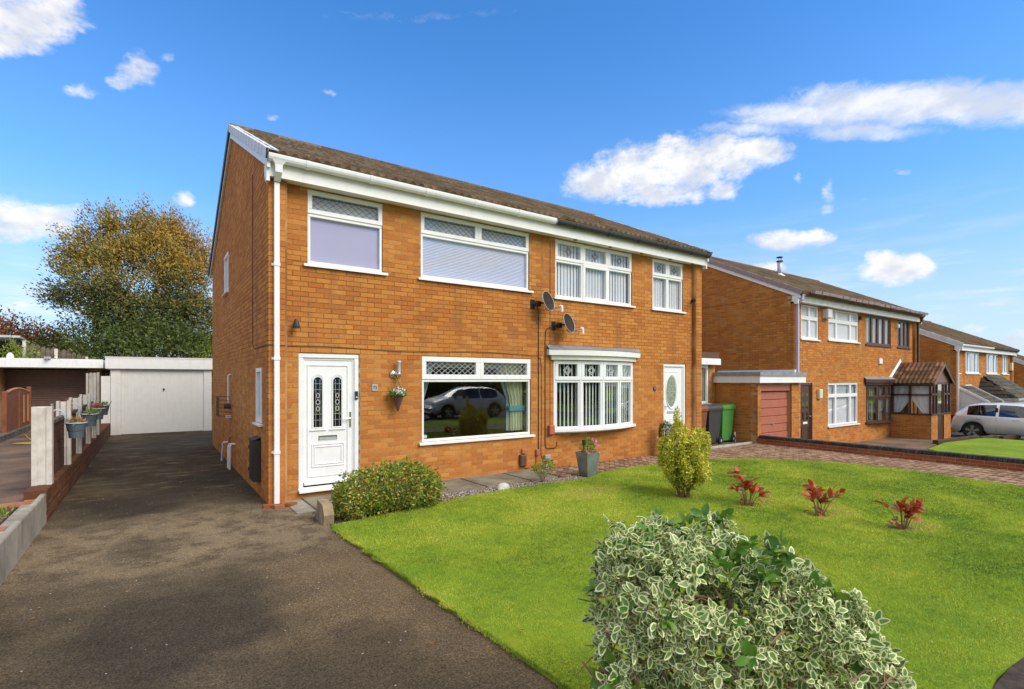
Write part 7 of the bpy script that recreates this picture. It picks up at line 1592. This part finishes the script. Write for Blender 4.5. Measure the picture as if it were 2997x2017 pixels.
for k in range(330):
    u = rr.uniform(0.42, 1.7); z = rr.uniform(0.15, 0.85); v_ = rr.uniform(-0.3, 0.25); z = min(z, float(np.interp(u, TU, TZ))-0.2)
    du, dz, dv2 = rr.uniform(-0.2, 0.16 if u < 1.4 else -0.02), rr.uniform(-0.08, 0.2), rr.uniform(-0.16, 0.08); r0 = rr.uniform(0.002, 0.006)
    st.tube([HP(u, v_, z), HP(u+du*0.5, v_+dv2*0.6, z+dz*0.5+0.02), HP(u+du, v_+dv2, z+dz)], [r0, r0*0.8, r0*0.5], 5)
st.build('stems', 'twig', hg)
# dead leaves and litter
dl = np.array([(random.uniform(0.7, 10), random.uniform(-6.8, -1.3)) for _ in range(70)]+[(random.uniform(-2.3, 0.4), random.uniform(-6, 10)) for _ in range(60)]+[(random.uniform(0.5, 2.4), random.uniform(-1.7, -1.2)) for _ in range(60)])
n = len(dl); z = np.where(dl[:, 0] > 0.42, 0.05, 0.008); P_ = np.c_[dl, z]; V, Fc = leaf_arrays(P_, np.c_[rng.normal(size=(n, 2)), np.zeros(n)], np.tile([0., 0, 1], (n, 1))+rng.normal(size=(n, 3))*0.3, 0.02+0.03*rng.random(n), 0.015+0.015*rng.random(n), 0.3)
link('leaf_litter', npmesh('leaf_litter', V, Fc, 'dead_leaf'), None, kind='stuff')
# soil edge at the lawn's near right corner and small moss tufts along the boards
sheet('soil_edge', [(2.1, -7.24), (2.1, -7.10), (10, -7.10), (10, -7.22), (5, -7.26), (3.4, -7.2), (2.9, -7.28)], -0.02, 0.02, 'soil', kind='structure')
tf = thing('weed_tuft', 'green weeds growing in the top joint of the low left wall', 'weed', (-2.72, 0.0, 0.28)); n = 80; Q = np.c_[rng.normal(0, 0.04, n), rng.uniform(-0.35, 0.25, n), np.zeros(n)]; scatter_leaves('leaves', Q, np.tile([0, 0, 1.], (n, 1)), 0.07, 0.02, 'leaf_bright', tf)
drn = thing('drain_surround', 'broken terracotta brick surround at the foot of the white downpipe', 'drain', (0.1, -0.13, 0.0))
for (x_, y_, r_) in ((-0.13, -0.03, 0.05), (0.1, -0.05, -0.1), (-0.02, -0.13, 0.3), (0.16, -0.1, 0.8)): MB().box(-0.07, 0.07, -0.04, 0.04, 0, 0.045).build('brick', 'brick_red', drn, loc=(x_, y_, 0), rot=(0.05, 0.08, r_))
print('objects', len(bpy.data.objects), 'tris', sum(len(o.data.loops)-2*len(o.data.polygons) for o in bpy.data.objects if o.type == 'MESH'))
